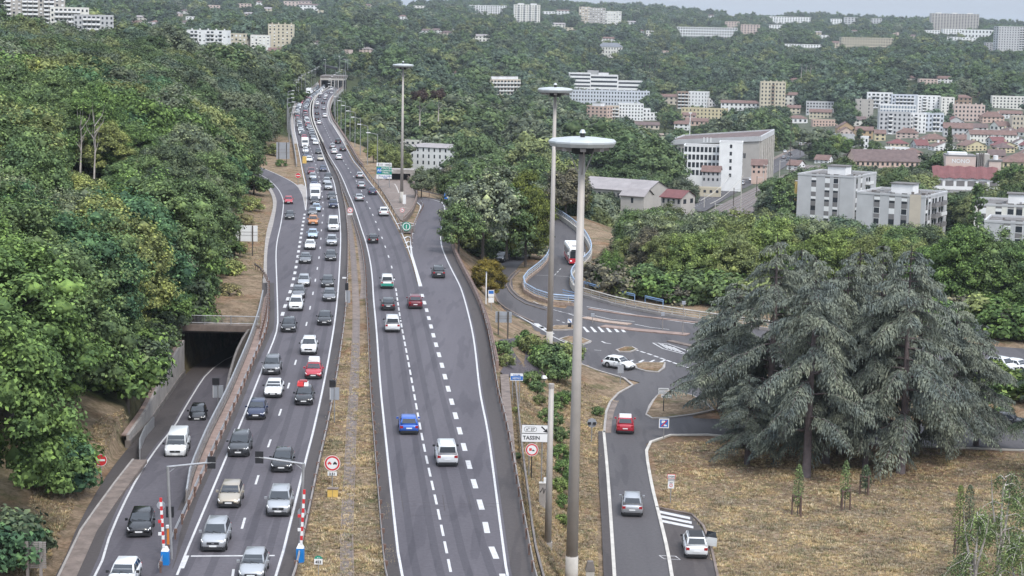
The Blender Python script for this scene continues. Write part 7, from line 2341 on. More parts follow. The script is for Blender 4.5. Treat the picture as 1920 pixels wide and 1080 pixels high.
# shrubs on the bank between the motorway and the lower road
random.seed(4)
SG = 'shrubs on the bank beside the lamp masts'
for x, y, h, tn in [(985, 655, 34, 'green'), (1000, 668, 40, 'olive'), (1018, 690, 46, 'green'), (1034, 704, 56, 'mid'), (1046, 716, 52, 'deep'), (1062, 690, 48, 'olive'), (1072, 684, 34, 'deep'), (945, 668, 30, 'deep'), (950, 690, 26, 'olive'), (996, 725, 30, 'mid'), (1008, 738, 24, 'deep'), (1052, 762, 26, 'green'), (1060, 756, 24, 'mid'),
                    (1040, 800, 26, 'deep'), (1050, 830, 30, 'mid'), (1048, 860, 28, 'green'), (1056, 890, 30, 'green'), (1052, 925, 30, 'bright'), (1058, 955, 28, 'green'), (1056, 985, 22, 'bright'), (1120, 780, 18, 'deep'), (1012, 760, 20, 'olive'), (1022, 790, 24, 'mid'), (1042, 775, 22, 'mid'), (968, 862, 14, 'deep'), (966, 775, 12, 'olive'), (1070, 870, 24, 'mid'), (1066, 910, 26, 'green')]:
    p = TG(x, y); s = F / p[1]
    tree(random.choice(BUSH), p, h / s, tn, '%s shrub %s' % (WORDS[tn], 'lining the purple path' if y < 720 else ('between the two masts' if y < 800 else 'in the green strip left of the thickest mast')), SG, name='shrub', wide=.9)
for x, y, h, tn in [(1866, 742, 60, 'bright'), (1898, 748, 46, 'green'), (1850, 770, 40, 'deep')]:
    tree(random.choice(BUSH), G(x, y, ZL), h * G(x, y, ZL)[1] / F, tn, '%s bush between the parked white cars and the lawn' % WORDS[tn], name='bush', wide=1.6)
for x, y, h, tn in [(430, 560, 26, 'brown'), (448, 600, 18, 'olive'), (425, 520, 34, 'yellow'), (440, 480, 26, 'olive'), (460, 420, 18, 'brown'), (470, 395, 26, 'yellow'), (476, 365, 34, 'deep'), (514, 292, 22, 'olive'), (527, 312, 12, 'green'), (490, 350, 10, 'olive')]:
    p = TG(x, y); tree(random.choice(BUSH), p, h * p[1] / F, tn, '%s scrub on the dry slope left of the motorway' % WORDS[tn], 'scrub on the dry slope', name='shrub', wide=1.3)
# low undergrowth at the foot of the left wood and behind the junction railing
random.seed(9)
for k in range(46):
    u = k / 45
    x, y = np.interp(u, [0, .2, .4, .6, .8, 1], [30, 120, 215, 292, 372, 440]), np.interp(u, [0, .2, .4, .6, .8, 1], [1075, 925, 830, 730, 600, 480])
    x += random.uniform(-44, -6) - (30 if .25 < u < .75 else 0); p = TG(x, y)
    tn = random.choice(['green', 'deep', 'emerald', 'mid', 'dark'])
    if x > 130 and x < 235 or 30 < x < 100: continue
    tree(random.choice(BUSH), p, random.uniform(3.0, 5.0), tn, '%s bush at the foot of the left wood' % WORDS[tn], 'undergrowth along the left wood', name='bush', wide=1.1)
for k in range(40):
    x = 1135 + k * 20.5; y = np.interp(x, [1130, 1330, 1500, 1960], [560, 590, 606, 640]) - 3
    y += 13 if x > 1500 else 0
    p = G(x + random.uniform(-8, 8), y - random.uniform(3, 16), ZL - .6); tn = random.choice(['green', 'deep', 'olive', 'mid', 'purple'])
    tree(random.choice(BUSH), p, random.uniform(3.2, 5.5), tn, '%s bush in the hedge behind the junction railing' % WORDS[tn], 'hedge behind the junction railing', name='bush', wide=1.2)

for k in range(22):
    x, y = random.uniform(868, 1005), random.uniform(448, 486)
    if 925 < x < 960 and y > 476: continue
    tn = random.choice(['mid', 'deep', 'grey', 'olive'])
    tree(random.choice(BUSH), TG(x, y), random.uniform(2.5, 4.5), tn, '%s bush under the trees left of the bus road' % WORDS[tn], 'bushes between exit slip and bus road', name='bush', wide=1.2)
# ---------------------------------------------------------------- tall lamp masts
def mast(px, py, top_px, d, z, label, disc=5.0, r0=.47):
    p = G(px, py, z); s = F / p[1]
    H = CH - (top_px - 55 - .02 * (px - 960)) / s - z
    t = thing('lamp_mast', label, 'lamp mast', p)
    MB().cyl((0, 0, -.5), (0, 0, H - .8), r0, r0 * .5, 'mast_grey', 20).build('pole', t, True)
    MB().cyl((0, 0, -.4), (0, 0, 2.4), r0 * 1.04, r0 * 1.02, 'concrete_pale', 20).build('collar', t, True)
    n = 12; R = disc / 2
    def rg(rad, zz): return [(math.cos(2 * math.pi * k / n + .13) * rad, math.sin(2 * math.pi * k / n + .13) * rad, zz) for k in range(n)]
    h = thing2('head', t, (0, 0, H))
    MB().rings([rg(R * .55, -.42), rg(R * .94, -.36), rg(R, -.1), rg(R, .02), rg(R * .93, .16), rg(R * .45, .30)], 'galvanised_disc').build('disc', h)
    MB().rings([rg(R * .30, -.9), rg(R * .36, -.43)], 'black').build('hub', h)
    for k in range(8):
        a = 2 * math.pi * k / 8
        MB().box(-.3, .3, -.2, .2, -.66, -.44, 'galvanised_dull', a).build('floodlight', h, loc=(math.cos(a) * R * .66, math.sin(a) * R * .66, 0))
    MB().cyl((0, 0, .3), (0, 0, .6), .18, .18, 'black', 10).cyl((0, 0, .6), (0, 0, .85), .26, .12, 'galvanised_disc', 12).build('cap', h)
    for a in (0.6, 2.7, 4.8):
        MB().tube([(math.cos(a) * r0 * .5, math.sin(a) * r0 * .5, -2.4), (math.cos(a) * R * .45, math.sin(a) * R * .45, -.6)], .05, 'galvanised_dull', 5).build('stay', h)
    return t
def thing2(name, parent, loc):
    o = bpy.data.objects.new(name, None); COL.objects.link(o); o.parent = parent; o.location = loc; return o
plain('galvanised_disc', (0.50, 0.52, 0.52), 0.4, 0.3, var=0.12, vscale=0.8)
mast(1071, 1100, 262, 135, -5.0, 'nearest and thickest lamp mast with large grey disc, cut by the bottom edge')
mast(1030, 655, 166, 238, -5.0, 'second lamp mast just left of the thickest one', 4.6, .42)
mast(753, 381, 121, 377, 0.0, 'slim lamp mast far away on the paved platform', 4.4, .36)
p = TG(1027, 1022); s = F / p[1]
t = thing('utility_pole', 'short thick grey pole without a lamp left of the thickest mast', 'pole', p)
MB().cyl((0, 0, -.5), (0, 0, 310 / s), .28, .2, 'mast_grey', 14).build('pole', t, True); MB().cyl((0, 0, 310 / s), (0, 0, 310 / s + .3), .23, .23, 'concrete', 12).build('cap', t)
MB().box(-.35, .35, -.3, .3, -.5, .25, 'concrete').build('footing', t)

# lamp posts along the viaduct
def lamp_post(loc, rz, H, arm, label, group):
    t = thing('street_lamp', label, 'street lamp', loc, rz, group)
    me = sm(('lp', H), lambda: MB().cyl((0, 0, -1), (0, 0, H), .13, .08, 'galvanised', 8).mesh('pole'))
    put('pole', me, t)
    put('arm', sm(('la', H, arm), lambda: MB().tube([(0, 0, H - .05), (-arm, 0, H + .35)], .06, 'galvanised', 5).mesh('arm')), t)
    put('lamp_head', sm(('lh', H, arm), lambda: MB().box(-arm - .9, -arm + .1, -.2, .2, H + .28, H + .48, 'white_panel').mesh('lamp_head')), t)
    return t
Q = offset(RR[RR[:, 1] > 440], 3.0); L = length(Q); s = 0; k = 0
LP_R = 'street lamps along the right edge of the viaduct'
while s < L:
    q, _ = at_len(Q, np.array([s, min(L, s + 1)])); r = math.atan2(q[1][1] - q[0][1], q[1][0] - q[0][0]) - math.pi / 2 if s < L - 1 else 0
    lamp_post((q[0][0], q[0][1], -1.2), r, 11.5, 1.9, 'nearest street lamp of the right viaduct row' if k == 0 else 'street lamp with arm over the right viaduct edge', LP_R); s += 38; k += 1
Q = offset(LL[LL[:, 1] > 540], -2.6); L = length(Q); s = 0
while s < L:
    q, _ = at_len(Q, np.array([s, min(L, s + 1)])); r = math.atan2(q[1][1] - q[0][1], q[1][0] - q[0][0]) - math.pi / 2 if s < L - 1 else 0
    lamp_post((q[0][0], q[0][1], -.8), r + math.pi, 11.0, 1.6, 'street lamp along the left viaduct edge', 'street lamps along the left edge of the viaduct'); s += 36
# tunnel mouth at the far end of the viaduct
p = G(622, 165, 0); t = thing('far_tunnel', 'concrete gallery with pale beam and columns where the viaduct ends', 'tunnel', (p[0], p[1], 0))
MB().box(-6.8, 7, 0, 20, 4.6, 5.6, 'concrete_pale').build('beam', t)
MB().box(-7, 7.2, .5, 25, 5.61, 7.2, 'concrete_dark').build('roof', t)
for x in (-6.8, -.6, 1.5, 3.6, 6.4): MB().box(x, x + .5, 0, 1.2, -1, 4.59, 'concrete_pale').build('column', t)
MB().box(-6.8, 7, 18, 19, -1, 4.59, 'black').build('shade_backing', t); MB().box(-7.6, -6.85, 0, 20, -3, 4.6, 'rust').build('side_wall', t)  # black backing painted in for the darkness behind the columns
q = GD(619, 128, p[1] + 25); t = thing('dark_canopy', 'slanting black canopy above the far tunnel mouth', 'canopy', q)
MB().rings([[(-4.5, 0, .9), (-4.5, 6, .9), (-4.5, 6, 2.0), (-4.5, 0, 2.0)], [(4.5, 0, -1.2), (4.5, 6, -1.2), (4.5, 6, .4), (4.5, 0, .4)]], 'black').build('roof', t); MB().cyl((-3, 3, -9), (-3, 3, 1), .2, .2, 'galvanised', 6).cyl((3, 3, -9), (3, 3, 0), .2, .2, 'galvanised', 6).build('posts', t, kind='stuff')
for x, y0, y1 in ((637, 106, 127), (647, 112, 160), (610, 112, 126), (652, 113, 125)):
    q = GD(x, y1, p[1] + 10); s = F / q[1]
    MBP = MB().cyl((0, 0, -2), (0, 0, (y1 - y0) / s), .16, .1, 'galvanised', 6); tt = thing('street_lamp', 'thin grey post on the roof of the far tunnel', 'street lamp', q, 0, 'thin posts at the far tunnel mouth'); MBP.build('pole', tt); MB().box(-1, .1, -.15, .15, (y1 - y0) / s, (y1 - y0) / s + .2, 'white_panel').build('lamp_head', tt)

# ---------------------------------------------------------------- signs
def post(t, x, H, r=.05, mat='galvanised', z0=-.4):
    return MB().cyl((x, 0, z0), (x, 0, H), r, r, mat, 8).build('post', t)
def disc(mb, r, mat, y, z, n=24, x=0, hole=0):
    mb.poly([(x + math.cos(2 * math.pi * k / n) * r, y, z + math.sin(2 * math.pi * k / n) * r) for k in range(n)][::-1], mat)
def plate(t, x0, x1, z0, z1, mat, y=-.08, name='panel', th=.04):
    return MB().box(x0, x1, y, y + th, z0, z1, mat).build(name, t)
def at(px, py, z):
    return G(px, py, z) if z is not None else TG(px, py)
def roundsign(px, pyc, rpx, pyb, label, z=None, face='noentry', rz=0.0):
    p = at(px, pyb, z); s = F / p[1]; r = rpx / s; h = (pyb - pyc) / s
    t = thing('road_sign', label, 'road sign', p, rz)
    post(t, 0, h, .05, 'galvanised' if face != 'lorry' else 'black')
    m = MB().cyl((0, -.06, h), (0, -.1, h), r, r, 'sign_red' if face != 'back' else 'sign_back', 28)
    m.build('disc', t)
    if face == 'noentry':
        m = MB(); n = 28
        m.rings([[(math.cos(2 * math.pi * k / n) * q, -.104, h + math.sin(2 * math.pi * k / n) * q) for k in range(n)] for q in (r * .93, r)], 'white_panel', capends=False); m.build('rim', t)
        plate(t, -r * .68, r * .68, h - r * .16, h + r * .16, 'white_panel', -.115, 'bar', .01)
    elif face in ('overtake', 'lorry', 'plain'):
        m = MB(); disc(m, r * .72, 'white_panel', -.104, h); m.build('field', t)
        m = MB(); n = 28
        m.rings([[(math.cos(2 * math.pi * k / n) * q, -.104, h + math.sin(2 * math.pi * k / n) * q) for k in range(n)] for q in (r * .93, r)], 'white_panel', capends=False); m.build('rim', t)
        if face == 'overtake':
            for x, c in ((-.34, 'sign_red'), (.34, 'black')):
                m = MB().box(x * r - r * .24, x * r + r * .24, -.112, -.106, h - r * .1, h + r * .06, c).box(x * r - r * .14, x * r + r * .12, -.112, -.106, h + r * .061, h + r * .2, c).box(x * r - r * .2, x * r - r * .08, -.112, -.106, h - r * .18, h - r * .101, c).box(x * r + r * .08, x * r + r * .2, -.112, -.106, h - r * .18, h - r * .101, c)
                m.build('car_symbol', t)
        elif face == 'lorry':
            MB().box(-r * .42, -r * .02, -.112, -.106, h - r * .16, h + r * .26, 'sign_red').build('lorry_symbol', t)
            MB().box(r * .06, r * .3, -.112, -.106, h - r * .2, h + r * .02, 'black').box(r * .3, r * .44, -.112, -.106, h - r * .2, h - r * .08, 'black').build('car_symbol', t)
        else:
            MB().box(-r * .35, -r * .05, -.112, -.106, h - r * .25, h + r * .3, 'sign_red').box(r * .08, r * .36, -.112, -.106, h - r * .25, h - r * .0, 'black').build('symbol', t)
    return t, s, r, h
roundsign(190, 860, 12, 905, 'red no entry disc on the dry bank at lower left')
roundsign(559, 329, 5, 345, 'tiny red no entry disc on the grass wedge by the slip road', 0)
t, s, r, h = roundsign(623, 866, 15.5, 912, 'round no overtaking sign on the median above a yellow box', -.16, 'overtake')
plate(t, -.37, .37, h - r - .38, h - r - .04, 'white_panel'); txt('lettering', '3.51', t, (0, -.10, h - r - .33), .30, 'black')
p = G(624, 931, -.16); t = thing('yellow_cabinet', 'dirty yellow box at the foot of the median sign', 'cabinet', p); MB().box(-.4, .4, -.25, .25, -.2, .62, 'yellow_box').build('body', t); MB().box(-.43, .43, -.28, .28, .621, .7, 'concrete_dirty').build('lid', t); MB().box(-.012, .012, -.262, -.251, 0, .6, 'concrete_dirty').build('door_seam', t)
t, s, r, h = roundsign(656.5, 394, 5.5, 410, 'small round truck overtaking sign with white plate on the far median', -.16, 'plain'); plate(t, -.5, .5, h - r - .38, h - r - .04, 'white_panel')
roundsign(754, 394, 4.5, 408, 'small round prohibition sign on the platform near the gore', 0, 'plain')
t, s, r, h = roundsign(996, 840, 12.5, 901, 'round sign banning lorry overtaking on a black post under the exit panel', None, 'lorry')
# exit 37 panel
p = TG(1003, 905); s = F / p[1]; z1 = (905 - 793) / s
t = thing('exit_sign', 'two part white exit panel with number, arrow and town name', 'direction sign', (p[0], p[1] + .3, p[2]))
w_ = 27 / s; zt = z1; zm = zt - 16.5 / s; zb = zt - 33 / s
plate(t, -w_, w_, zm + .03, zt, 'white_panel'); plate(t, -w_, w_, zb, zm - .03, 'white_panel')
for x0, x1, z0_, z1_ in ((-w_, w_, zm + .03, zt), (-w_, w_, zb, zm - .03)):
    for a in ((x0 - .03, x1 + .03, z1_, z1_ + .03), (x0 - .03, x1 + .03, z0_ - .03, z0_)): plate(t, *a, 'black', -.085, 'border', .05)
m = MB(); n = 28; cx, cz, rx, rzz = -w_ * .40, (zm + zt) / 2, .55, .22
def oval(q): return [(cx + math.copysign(max(0, rx - rzz), math.cos(a)) + math.cos(a) * (rzz * q), -.086, cz + math.sin(a) * rzz * q) for a in [2 * math.pi * (k + .5) / n for k in range(n)]]
m.rings([oval(1.0), oval(.86)], 'black', capends=False); m.build('number_oval', t)
txt('lettering', 'n° 37', t, (cx, -.09, cz - .12), .34, 'black'); txt('lettering', 'TASSIN', t, (-w_ * .93, -.09, (zb + zm) / 2 - .16), .46, 'black', align='LEFT')
ax, az = w_ * .58, (zm + zt) / 2
m = MB(); m.poly([(ax - .20, -.09, az + .28), (ax - .28, -.09, az + .20), (ax + .08, -.09, az - .12), (ax + .16, -.09, az - .04)], 'black'); m.poly([(ax - .12, -.09, az - .2), (ax + .3, -.09, az - .28), (ax + .24, -.09, az + .12), (ax + .13, -.09, az - .06)], 'black'); m.build('arrow', t)
post(t, -.55, zt); post(t, .55, zt)
# green gantry-side sign
p = G(720, 352, 0); s = F / p[1]; t = thing('direction_sign', 'large direction board with green middle field beside the platform', 'direction sign', p)
zt = (352 - 305) / s; w_ = 14.3 / s
plate(t, -w_, w_, zt - 7 / s, zt, 'white_panel'); plate(t, -w_, w_, zt - 22 / s, zt - 7.2 / s, 'sign_green'); plate(t, -w_, w_, zt - 30 / s, zt - 22.2 / s, 'white_panel')
plate(t, -w_ * .93, -w_ * .38, zt - 19.5 / s, zt - 10 / s, 'sign_blue', -.1, 'symbol_field', .015); txt('lettering', 'A6', t, (-w_ * .65, -.11, zt - 16.5 / s), .8, 'white_panel')
txt('lettering', 'MACON', t, (.55, -.11, zt - 11.8 / s), .62, 'white_panel'); txt('lettering', 'VILLEFRANCHE', t, (.62, -.11, zt - 16 / s), .44, 'white_panel'); txt('lettering', 'PARIS', t, (.35, -.11, zt - 20.2 / s), .56, 'white_panel')
txt('lettering', 'E 15', t, (-w_ * .5, -.11, zt - 5.2 / s), .6, 'black'); txt('lettering', '1500 m', t, (w_ * .5, -.11, zt - 5.2 / s), .5, 'black'); txt('lettering', 'Porte du Valvert', t, (.3, -.11, zt - 26 / s), .42, 'sign_blue'); txt('lettering', 'Ecully', t, (.3, -.11, zt - 29 / s), .4, 'sign_blue')
post(t, -w_ * .7, zt, .1); post(t, w_ * .7, zt, .1); MB().box(-w_ * .7, w_ * .7, .0, .1, 2.2, 2.4, 'galvanised_dull').build('crossbar', t)
# backs of large boards at left
def board_back(px0, px1, y0, y1, yb, label, z=None, ribs=2, mat='sign_back', slats=0):
    p = at((px0 + px1) / 2, yb, z); s = F / p[1]; w_ = (px1 - px0) / 2 / s; zt, zb = (yb - y0) / s, (yb - y1) / s
    t = thing('sign_board', label, 'sign board', p)
    if slats:
        for k in range(slats):
            a, b = zb + (zt - zb) * k / slats, zb + (zt - zb) * (k + 1) / slats
            MB().box(-w_, w_, .02, .05, a + .015, b - .015, mat).build('slat', t)
    else:
        plate(t, -w_, w_, zb, zt, mat, .02)
        for k in range(ribs): plate(t, -w_, w_, zb + (zt - zb) * (.38 + .2 * k), zb + (zt - zb) * (.38 + .2 * k) + .05, 'galvanised_dull', -.02, 'stiffener')
    for x in (-w_ * .62, w_ * .55): MB().box(x - .09, x + .09, -.12, .0, -.6, zt, 'bark' if not slats else 'galvanised_dull').build('post', t)
    return t
board_back(442, 483, 422, 452, 479, 'back of a large white board on two dark posts on the dry slope', None, 2, 'white_panel')
board_back(518, 543, 267, 298, 305, 'back of a tall grey board where the slip road leaves the viaduct', 0)
board_back(44, 88, 1010, 1064, 1095, 'back of a slatted grey board in the lower left corner', None, 0, 'galvanised_dull', 13)
t = board_back(928, 959, 583, 604, 632, 'back of a grey board beside the rusty parapet above the lower road', None)
# signal boards on the median and the side road
def signal_board(px, pyt, pyb, label, z=-.16, w_px=9):
    p = at(px, pyb, z); s = F / p[1]; t = thing('signal_post', label, 'signal', p); zt = (pyb - pyt) / s
    post(t, 0, zt, .05); w_ = w_px / s
    plate(t, -w_, w_, zt - 38 / s, zt - 14 / s, 'sign_back', .03); MB().box(-w_, -w_ + .04, .0, .03, zt - 38 / s, zt - 14 / s, 'white_panel').build('edge', t)
    MB().box(-w_ - .05, w_ * .2, -.05, .25, zt - 13 / s, zt, 'black').build('signal_housing', t)
signal_board(627, 710, 792, 'pale board with black signal head standing on the median')
signal_board(409, 706, 790, 'pale board with black signal head beside the sunken side road', lambda y: ramp_z(y), 10)
signal_board(652, 530, 576, 'small pale signal board farther up the median', -.16, 4.5)
p = G(651, 525, -.16); t = thing('median_post', 'bent grey post with white cap on the far median', 'post', p); MB().tube([(0, 0, -.2), (.05, 0, .8), (.35, -.1, .95)], .09, 'galvanised').build('pipe', t); MB().box(-.7, .1, -.2, .2, .2, .4, 'white_panel').build('cap', t)
# cantilever traffic signals with raised barriers
def cantilever(pxb, pyb, pxt, pyt, pxa, pya, label, z):
    p = at(pxb, pyb, z); s = F / p[1]; t = thing('traffic_signal', label, 'traffic signal', p)
    H = (pyb - pyt) / s; ax = (pxa - pxt) / s; az = H + (pyt - pya) / s; x1 = (pxt - pxb) / s + .02 * H
    MB().tube([(0, 0, -.3), (x1 * .5, 0, H * .5), (x1, 0, H)], .1, 'galvanised', 8).build('pole', t)
    MB().tube([(x1, 0, H - .05), (x1 + ax, 0, az)], .075, 'galvanised', 8).build('arm', t)
    MB().tube([(x1, 0, H - .5), (x1 + math.copysign(.6, ax), 0, H - .02)], .03, 'galvanised', 5).build('brace', t)
    h = MB().box(-.28, .28, -.06, .02, -.42, .42, 'black').box(-.16, .16, .02, .24, -.34, .34, 'black').build('signal_head', t, loc=(x1 + ax, 0, az)); MB().box(-.3, .3, -.07, -.061, -.02, .02, 'galvanised').build('bracket', h)
cantilever(322, 1048, 312, 864, 396, 855, 'left traffic signal on a long arm over the side road', 0)
cantilever(561, 1048, 565, 858, 480, 848, 'right traffic signal on a long arm over the left carriageway', -.1)
def barrier(px, pyb, pxt, pyt, label, z):
    p = at(px, pyb, z); s = F / p[1]; t = thing('barrier_gate', label, 'barrier', p)
    MB().box(-.27, .27, -.25, .25, -.1, .95, 'box_blue', taper=.96).build('cabinet', t); MB().box(-.25, .25, -.24, .24, .951, 1.25, 'white_panel', taper=.5).build('hood', t)
    H = (pyb - pyt) / s; dx = (pxt - px) / s + .02 * H; n = 12
    for k in range(n):
        a, b = 1.2 + (H - 1.2) * k / n, 1.2 + (H - 1.2) * (k + 1) / n
        MB().box(-.085, .085, -.07, .03, a, b - .003, 'sign_red' if k % 2 else 'white_panel').build('stripe', t, loc=(dx * (a + b) / 2 / H, -.1, 0))
    for k in (3, 6):
        MB().box(-.3, -.08, -.1, 0, 1.2 + (H - 1.2) * k / n, 1.4 + (H - 1.2) * k / n, 'white_panel' if k == 3 else 'sign_red').build('reflector', t, loc=(dx * .5, -.1, 0))
barrier(310, 1058, 300, 925, 'raised red and white barrier arm with blue cabinet beside the side road', 0)
barrier(563, 1052, 568, 909, 'raised red and white barrier arm with blue cabinet on the median edge', -.1)
roundsign(303, 941, 8, 1040, 'back of a round sign behind the left barrier arm', 0, 'back'); roundsign(566, 955, 8.5, 1042, 'back of a round sign behind the right barrier arm', -.1, 'back')
p = G(319, 1000, 0); t = thing('signal_box', 'small black signal box on the left signal post', 'signal', p); MB().box(-.28, .28, -.1, .1, 1.2, 2.0, 'black').build('housing', t); post(t, 0, 1.2)
p = G(316, 1040, 0); t = thing('orange_post', 'short orange post behind the left blue cabinet', 'post', p); MB().box(-.1, .1, -.08, .08, 0, 1.9, 'orange', taper=.9).build('body', t); MB().box(-.16, .16, -.1, .1, 1.9, 2.1, 'white_panel').build('cap', t)
# kilometre marker 453
p = G(597, 1082, -.16); s = F / p[1]; t = thing('kilometre_marker', 'small white marker reading 453 with teal rounded top on the median', 'road sign', p)
plate(t, -.28, .28, .9, 1.28, 'white_panel'); m = MB(); m.poly([(-.28, -.08, 1.285)] + [(-math.cos(math.pi * k / 10) * .28, -.08, 1.285 + math.sin(math.pi * k / 10) * .22) for k in range(11)] + [(.28, -.08, 1.285)], 'sign_green'); m.build('cap', t); txt('lettering', '453', t, (0, -.09, .98), .27, 'black'); txt('lettering', 'M 6', t, (0, -.09, 1.32), .11, 'white_panel'); post(t, 0, .9, .03)
# chevron, white box, gore marker, cabinets
p = G(839, 384, 0); s = F / p[1]; t = thing('chevron_sign', 'dark blue board with white chevron on the outside of the exit bend', 'road sign', p); zt = 23 / s
plate(t, -6.5 / s, 6.5 / s, zt - 12 / s, zt, 'sign_blue'); m = MB(); c = zt - 6 / s; m.poly([(.45, -.1, c + .55), (.1, -.1, c + .55), (-.4, -.1, c), (-.05, -.1, c)], 'white_panel'); m.poly([(-.4, -.1, c), (.1, -.1, c - .55), (.45, -.1, c - .55), (-.05, -.1, c)], 'white_panel'); m.build('chevron', t); post(t, -.3, zt - 12 / s); post(t, .3, zt - 12 / s)
p = G(758, 386, 0.05); t = thing('white_board', 'narrow upright white board beside the mast on the platform', 'board', p); MB().box(-.33, .33, -.06, .06, .4, 2.3, 'white_panel').build('panel', t); post(t, 0, .4)
p = G(751, 379, 0.05); t = thing('grey_cabinet', 'grey cabinet at the foot of the far mast', 'cabinet', p); MB().box(-.3, .3, -.3, .3, 0, 1.0, 'concrete_pale').build('body', t); MB().box(-.33, .33, -.33, .33, 1.001, 1.06, 'concrete').build('lid', t)
p = G(762, 437, 0); t = thing('gore_marker', 'green cushioned gore marker with a white ring and arrow', 'crash cushion', p)
MB().rings([[(-1.0, 0, .05), (1.0, 0, .05), (1.0, 0, 1.3), (-1.0, 0, 1.3)], [(-1.35, 2.4, .05), (1.35, 2.4, .05), (1.35, 2.4, 1.2), (-1.35, 2.4, 1.2)]], 'galvanised_dull').build('cushion', t)
m = MB(); disc(m, .85, 'sign_green', -.12, 1.2); m.build('disc', t); m = MB(); m.rings([[(math.cos(a) * q, -.13, 1.2 + math.sin(a) * q) for a in [2 * math.pi * k / 24 for k in range(24)]] for q in (.55, .7)], 'white_panel', capends=False); m.build('ring', t); MB().box(-.08, .08, -.14, -.13, .8, 1.5, 'white_panel').build('arrow', t)
p = G(571, 312, 0); t = thing('amber_unit', 'yellow roadside unit on a pole beside the guardrail at the slip road', 'cabinet', p); MB().box(-.5, .5, -.3, .3, .8, 2.6, 'yellow_box').build('box', t); MB().cyl((0, 0, 0), (0, 0, 5.5), .08, .08, 'galvanised', 6).build('pole', t)
# right: lower road signs
p = G(1243, 772, ZL + .1); s = F / p[1]; t = thing('direction_sign', 'three stacked white direction panels on a black post on the wedge island', 'direction sign', p)
for k, (o_, z_) in enumerate(((-.35, 41), (-.35, 34.5), (-.02, 28))): plate(t, o_ - .22, o_ + .93, z_ / s, (z_ + 5.2) / s, 'white_panel'); plate(t, o_ - .15, o_ + .8, z_ / s + .11, z_ / s + .16, 'black', -.09, 'text_line', .012)
post(t, .05, 46 / s, .05, 'black'); t.location.z -= 0
p = G(1244, 822, ZL); s = F / p[1]; t = thing('parking_sign', 'square blue and white road sign on the lawn edge', 'road sign', p); plate(t, -.52, .52, 1.1, 2.1, 'white_panel'); plate(t, -.42, .42, 1.2, 2.0, 'sign_blue', -.09, 'field', .015)
m = MB(); m.poly([(-.3, -.1, 1.32), (-.2, -.1, 1.25), (.32, -.1, 1.86), (.24, -.1, 1.94)], 'sign_red'); m.build('slash', t); m = MB(); m.poly([(-.25, -.097, 1.9), (.1, -.097, 1.9), (.1, -.097, 1.75), (-.25, -.097, 1.6)], 'white_panel'); m.poly([(0, -.097, 1.5), (.3, -.097, 1.45), (.3, -.097, 1.3), (0, -.097, 1.3)], 'white_panel'); m.build('symbol', t); post(t, 0, 1.1)
p = G(1257, 941, ZL); s = F / p[1]; t = thing('town_sign', 'white stacked entry sign with red bordered top plate on the lawn', 'road sign', p); zt = 55 / s
plate(t, -.36, .36, zt - 9 / s, zt, 'sign_red'); plate(t, -.32, .32, zt - 8.2 / s, zt - .8 / s, 'white_panel', -.095, 'field', .02); txt('lettering', 'LYON', t, (0, -.11, zt - 6.3 / s), .22, 'black')
plate(t, -.28, .28, zt - 13.5 / s, zt - 9.6 / s, 'sign_back'); txt('lettering', 'METROPOLE', t, (0, -.1, zt - 12.6 / s), .1, 'white_panel'); plate(t, -.28, .28, zt - 28 / s, zt - 14 / s, 'white_panel'); m = MB(); disc(m, .15, 'sign_red', -.09, zt - 22 / s); disc(m, .1, 'white_panel', -.095, zt - 22 / s); m.build('disc', t); txt('lettering', 'ZONE', t, (0, -.1, zt - 17.5 / s), .1, 'black'); txt('lettering', '7', t, (0, -.105, zt - 23.6 / s), .14, 'black'); post(t, 0, zt - 28 / s)
p = TG(968, 757); s = F / p[1]; t = thing('information_sign', 'pale board with two lines of blue writing on two posts behind the guardrail', 'information sign', p); zt = 59 / s; w_ = 12 / s
plate(t, -w_, w_, zt - 14 / s, zt, 'white_panel'); plate(t, -w_ * .96, w_ * .96, zt - 12.6 / s, zt - 5 / s, 'sign_blue', -.09, 'field', .015); txt('lettering', 'P+R 200', t, (0, -.1, zt - 4.3 / s), .2, 'sign_blue'); txt('lettering', 'METRO', t, (0, -.1, zt - 11 / s), .26, 'white_panel'); post(t, -w_ * .65, zt - 14 / s); post(t, w_ * .45, zt - 14 / s)
p = TG(1040, 690); s = F / p[1]; t = thing('graffiti_panel', 'white panel with dark scrawl between shrubs and mast', 'panel', p); plate(t, -.75, .75, .9, 2.5, 'white_panel'); post(t, .6, .9)
for pts in ([(-.4, 1.9), (-.3, 2.2), (-.1, 2.2), (-.05, 1.8), (-.3, 1.8)], [(.1, 1.8), (.2, 2.2), (.35, 1.9), (.5, 2.2), (.6, 1.8)], [(-.1, 1.6), (.3, 1.4), (.5, 1.7)]): MB().tube([(x, -.1, z) for x, z in pts], .04, 'black', 4).build('scrawl', t)
p = TG(1050, 690); t = thing('marker_post', 'small white post right of the scrawled panel', 'post', p); MB().box(-.12, .12, -.1, .1, 0, 1.0, 'white_panel').build('body', t); MB().box(-.13, .13, -.11, .11, 1.001, 1.08, 'concrete_pale').build('cap', t)
p = TG(1020, 722); t = thing('globe_lamp', 'white mushroom topped lamp beside the purple path', 'lamp', p); MB().cyl((0, 0, 0), (0, 0, .8), .08, .08, 'black', 8).build('post', t); MB().cyl((0, 0, .55), (0, 0, .8), .22, .3, 'galvanised', 12).cyl((0, 0, .8), (0, 0, 1.05), .36, .2, 'white_panel', 14).build('lamp_head', t)
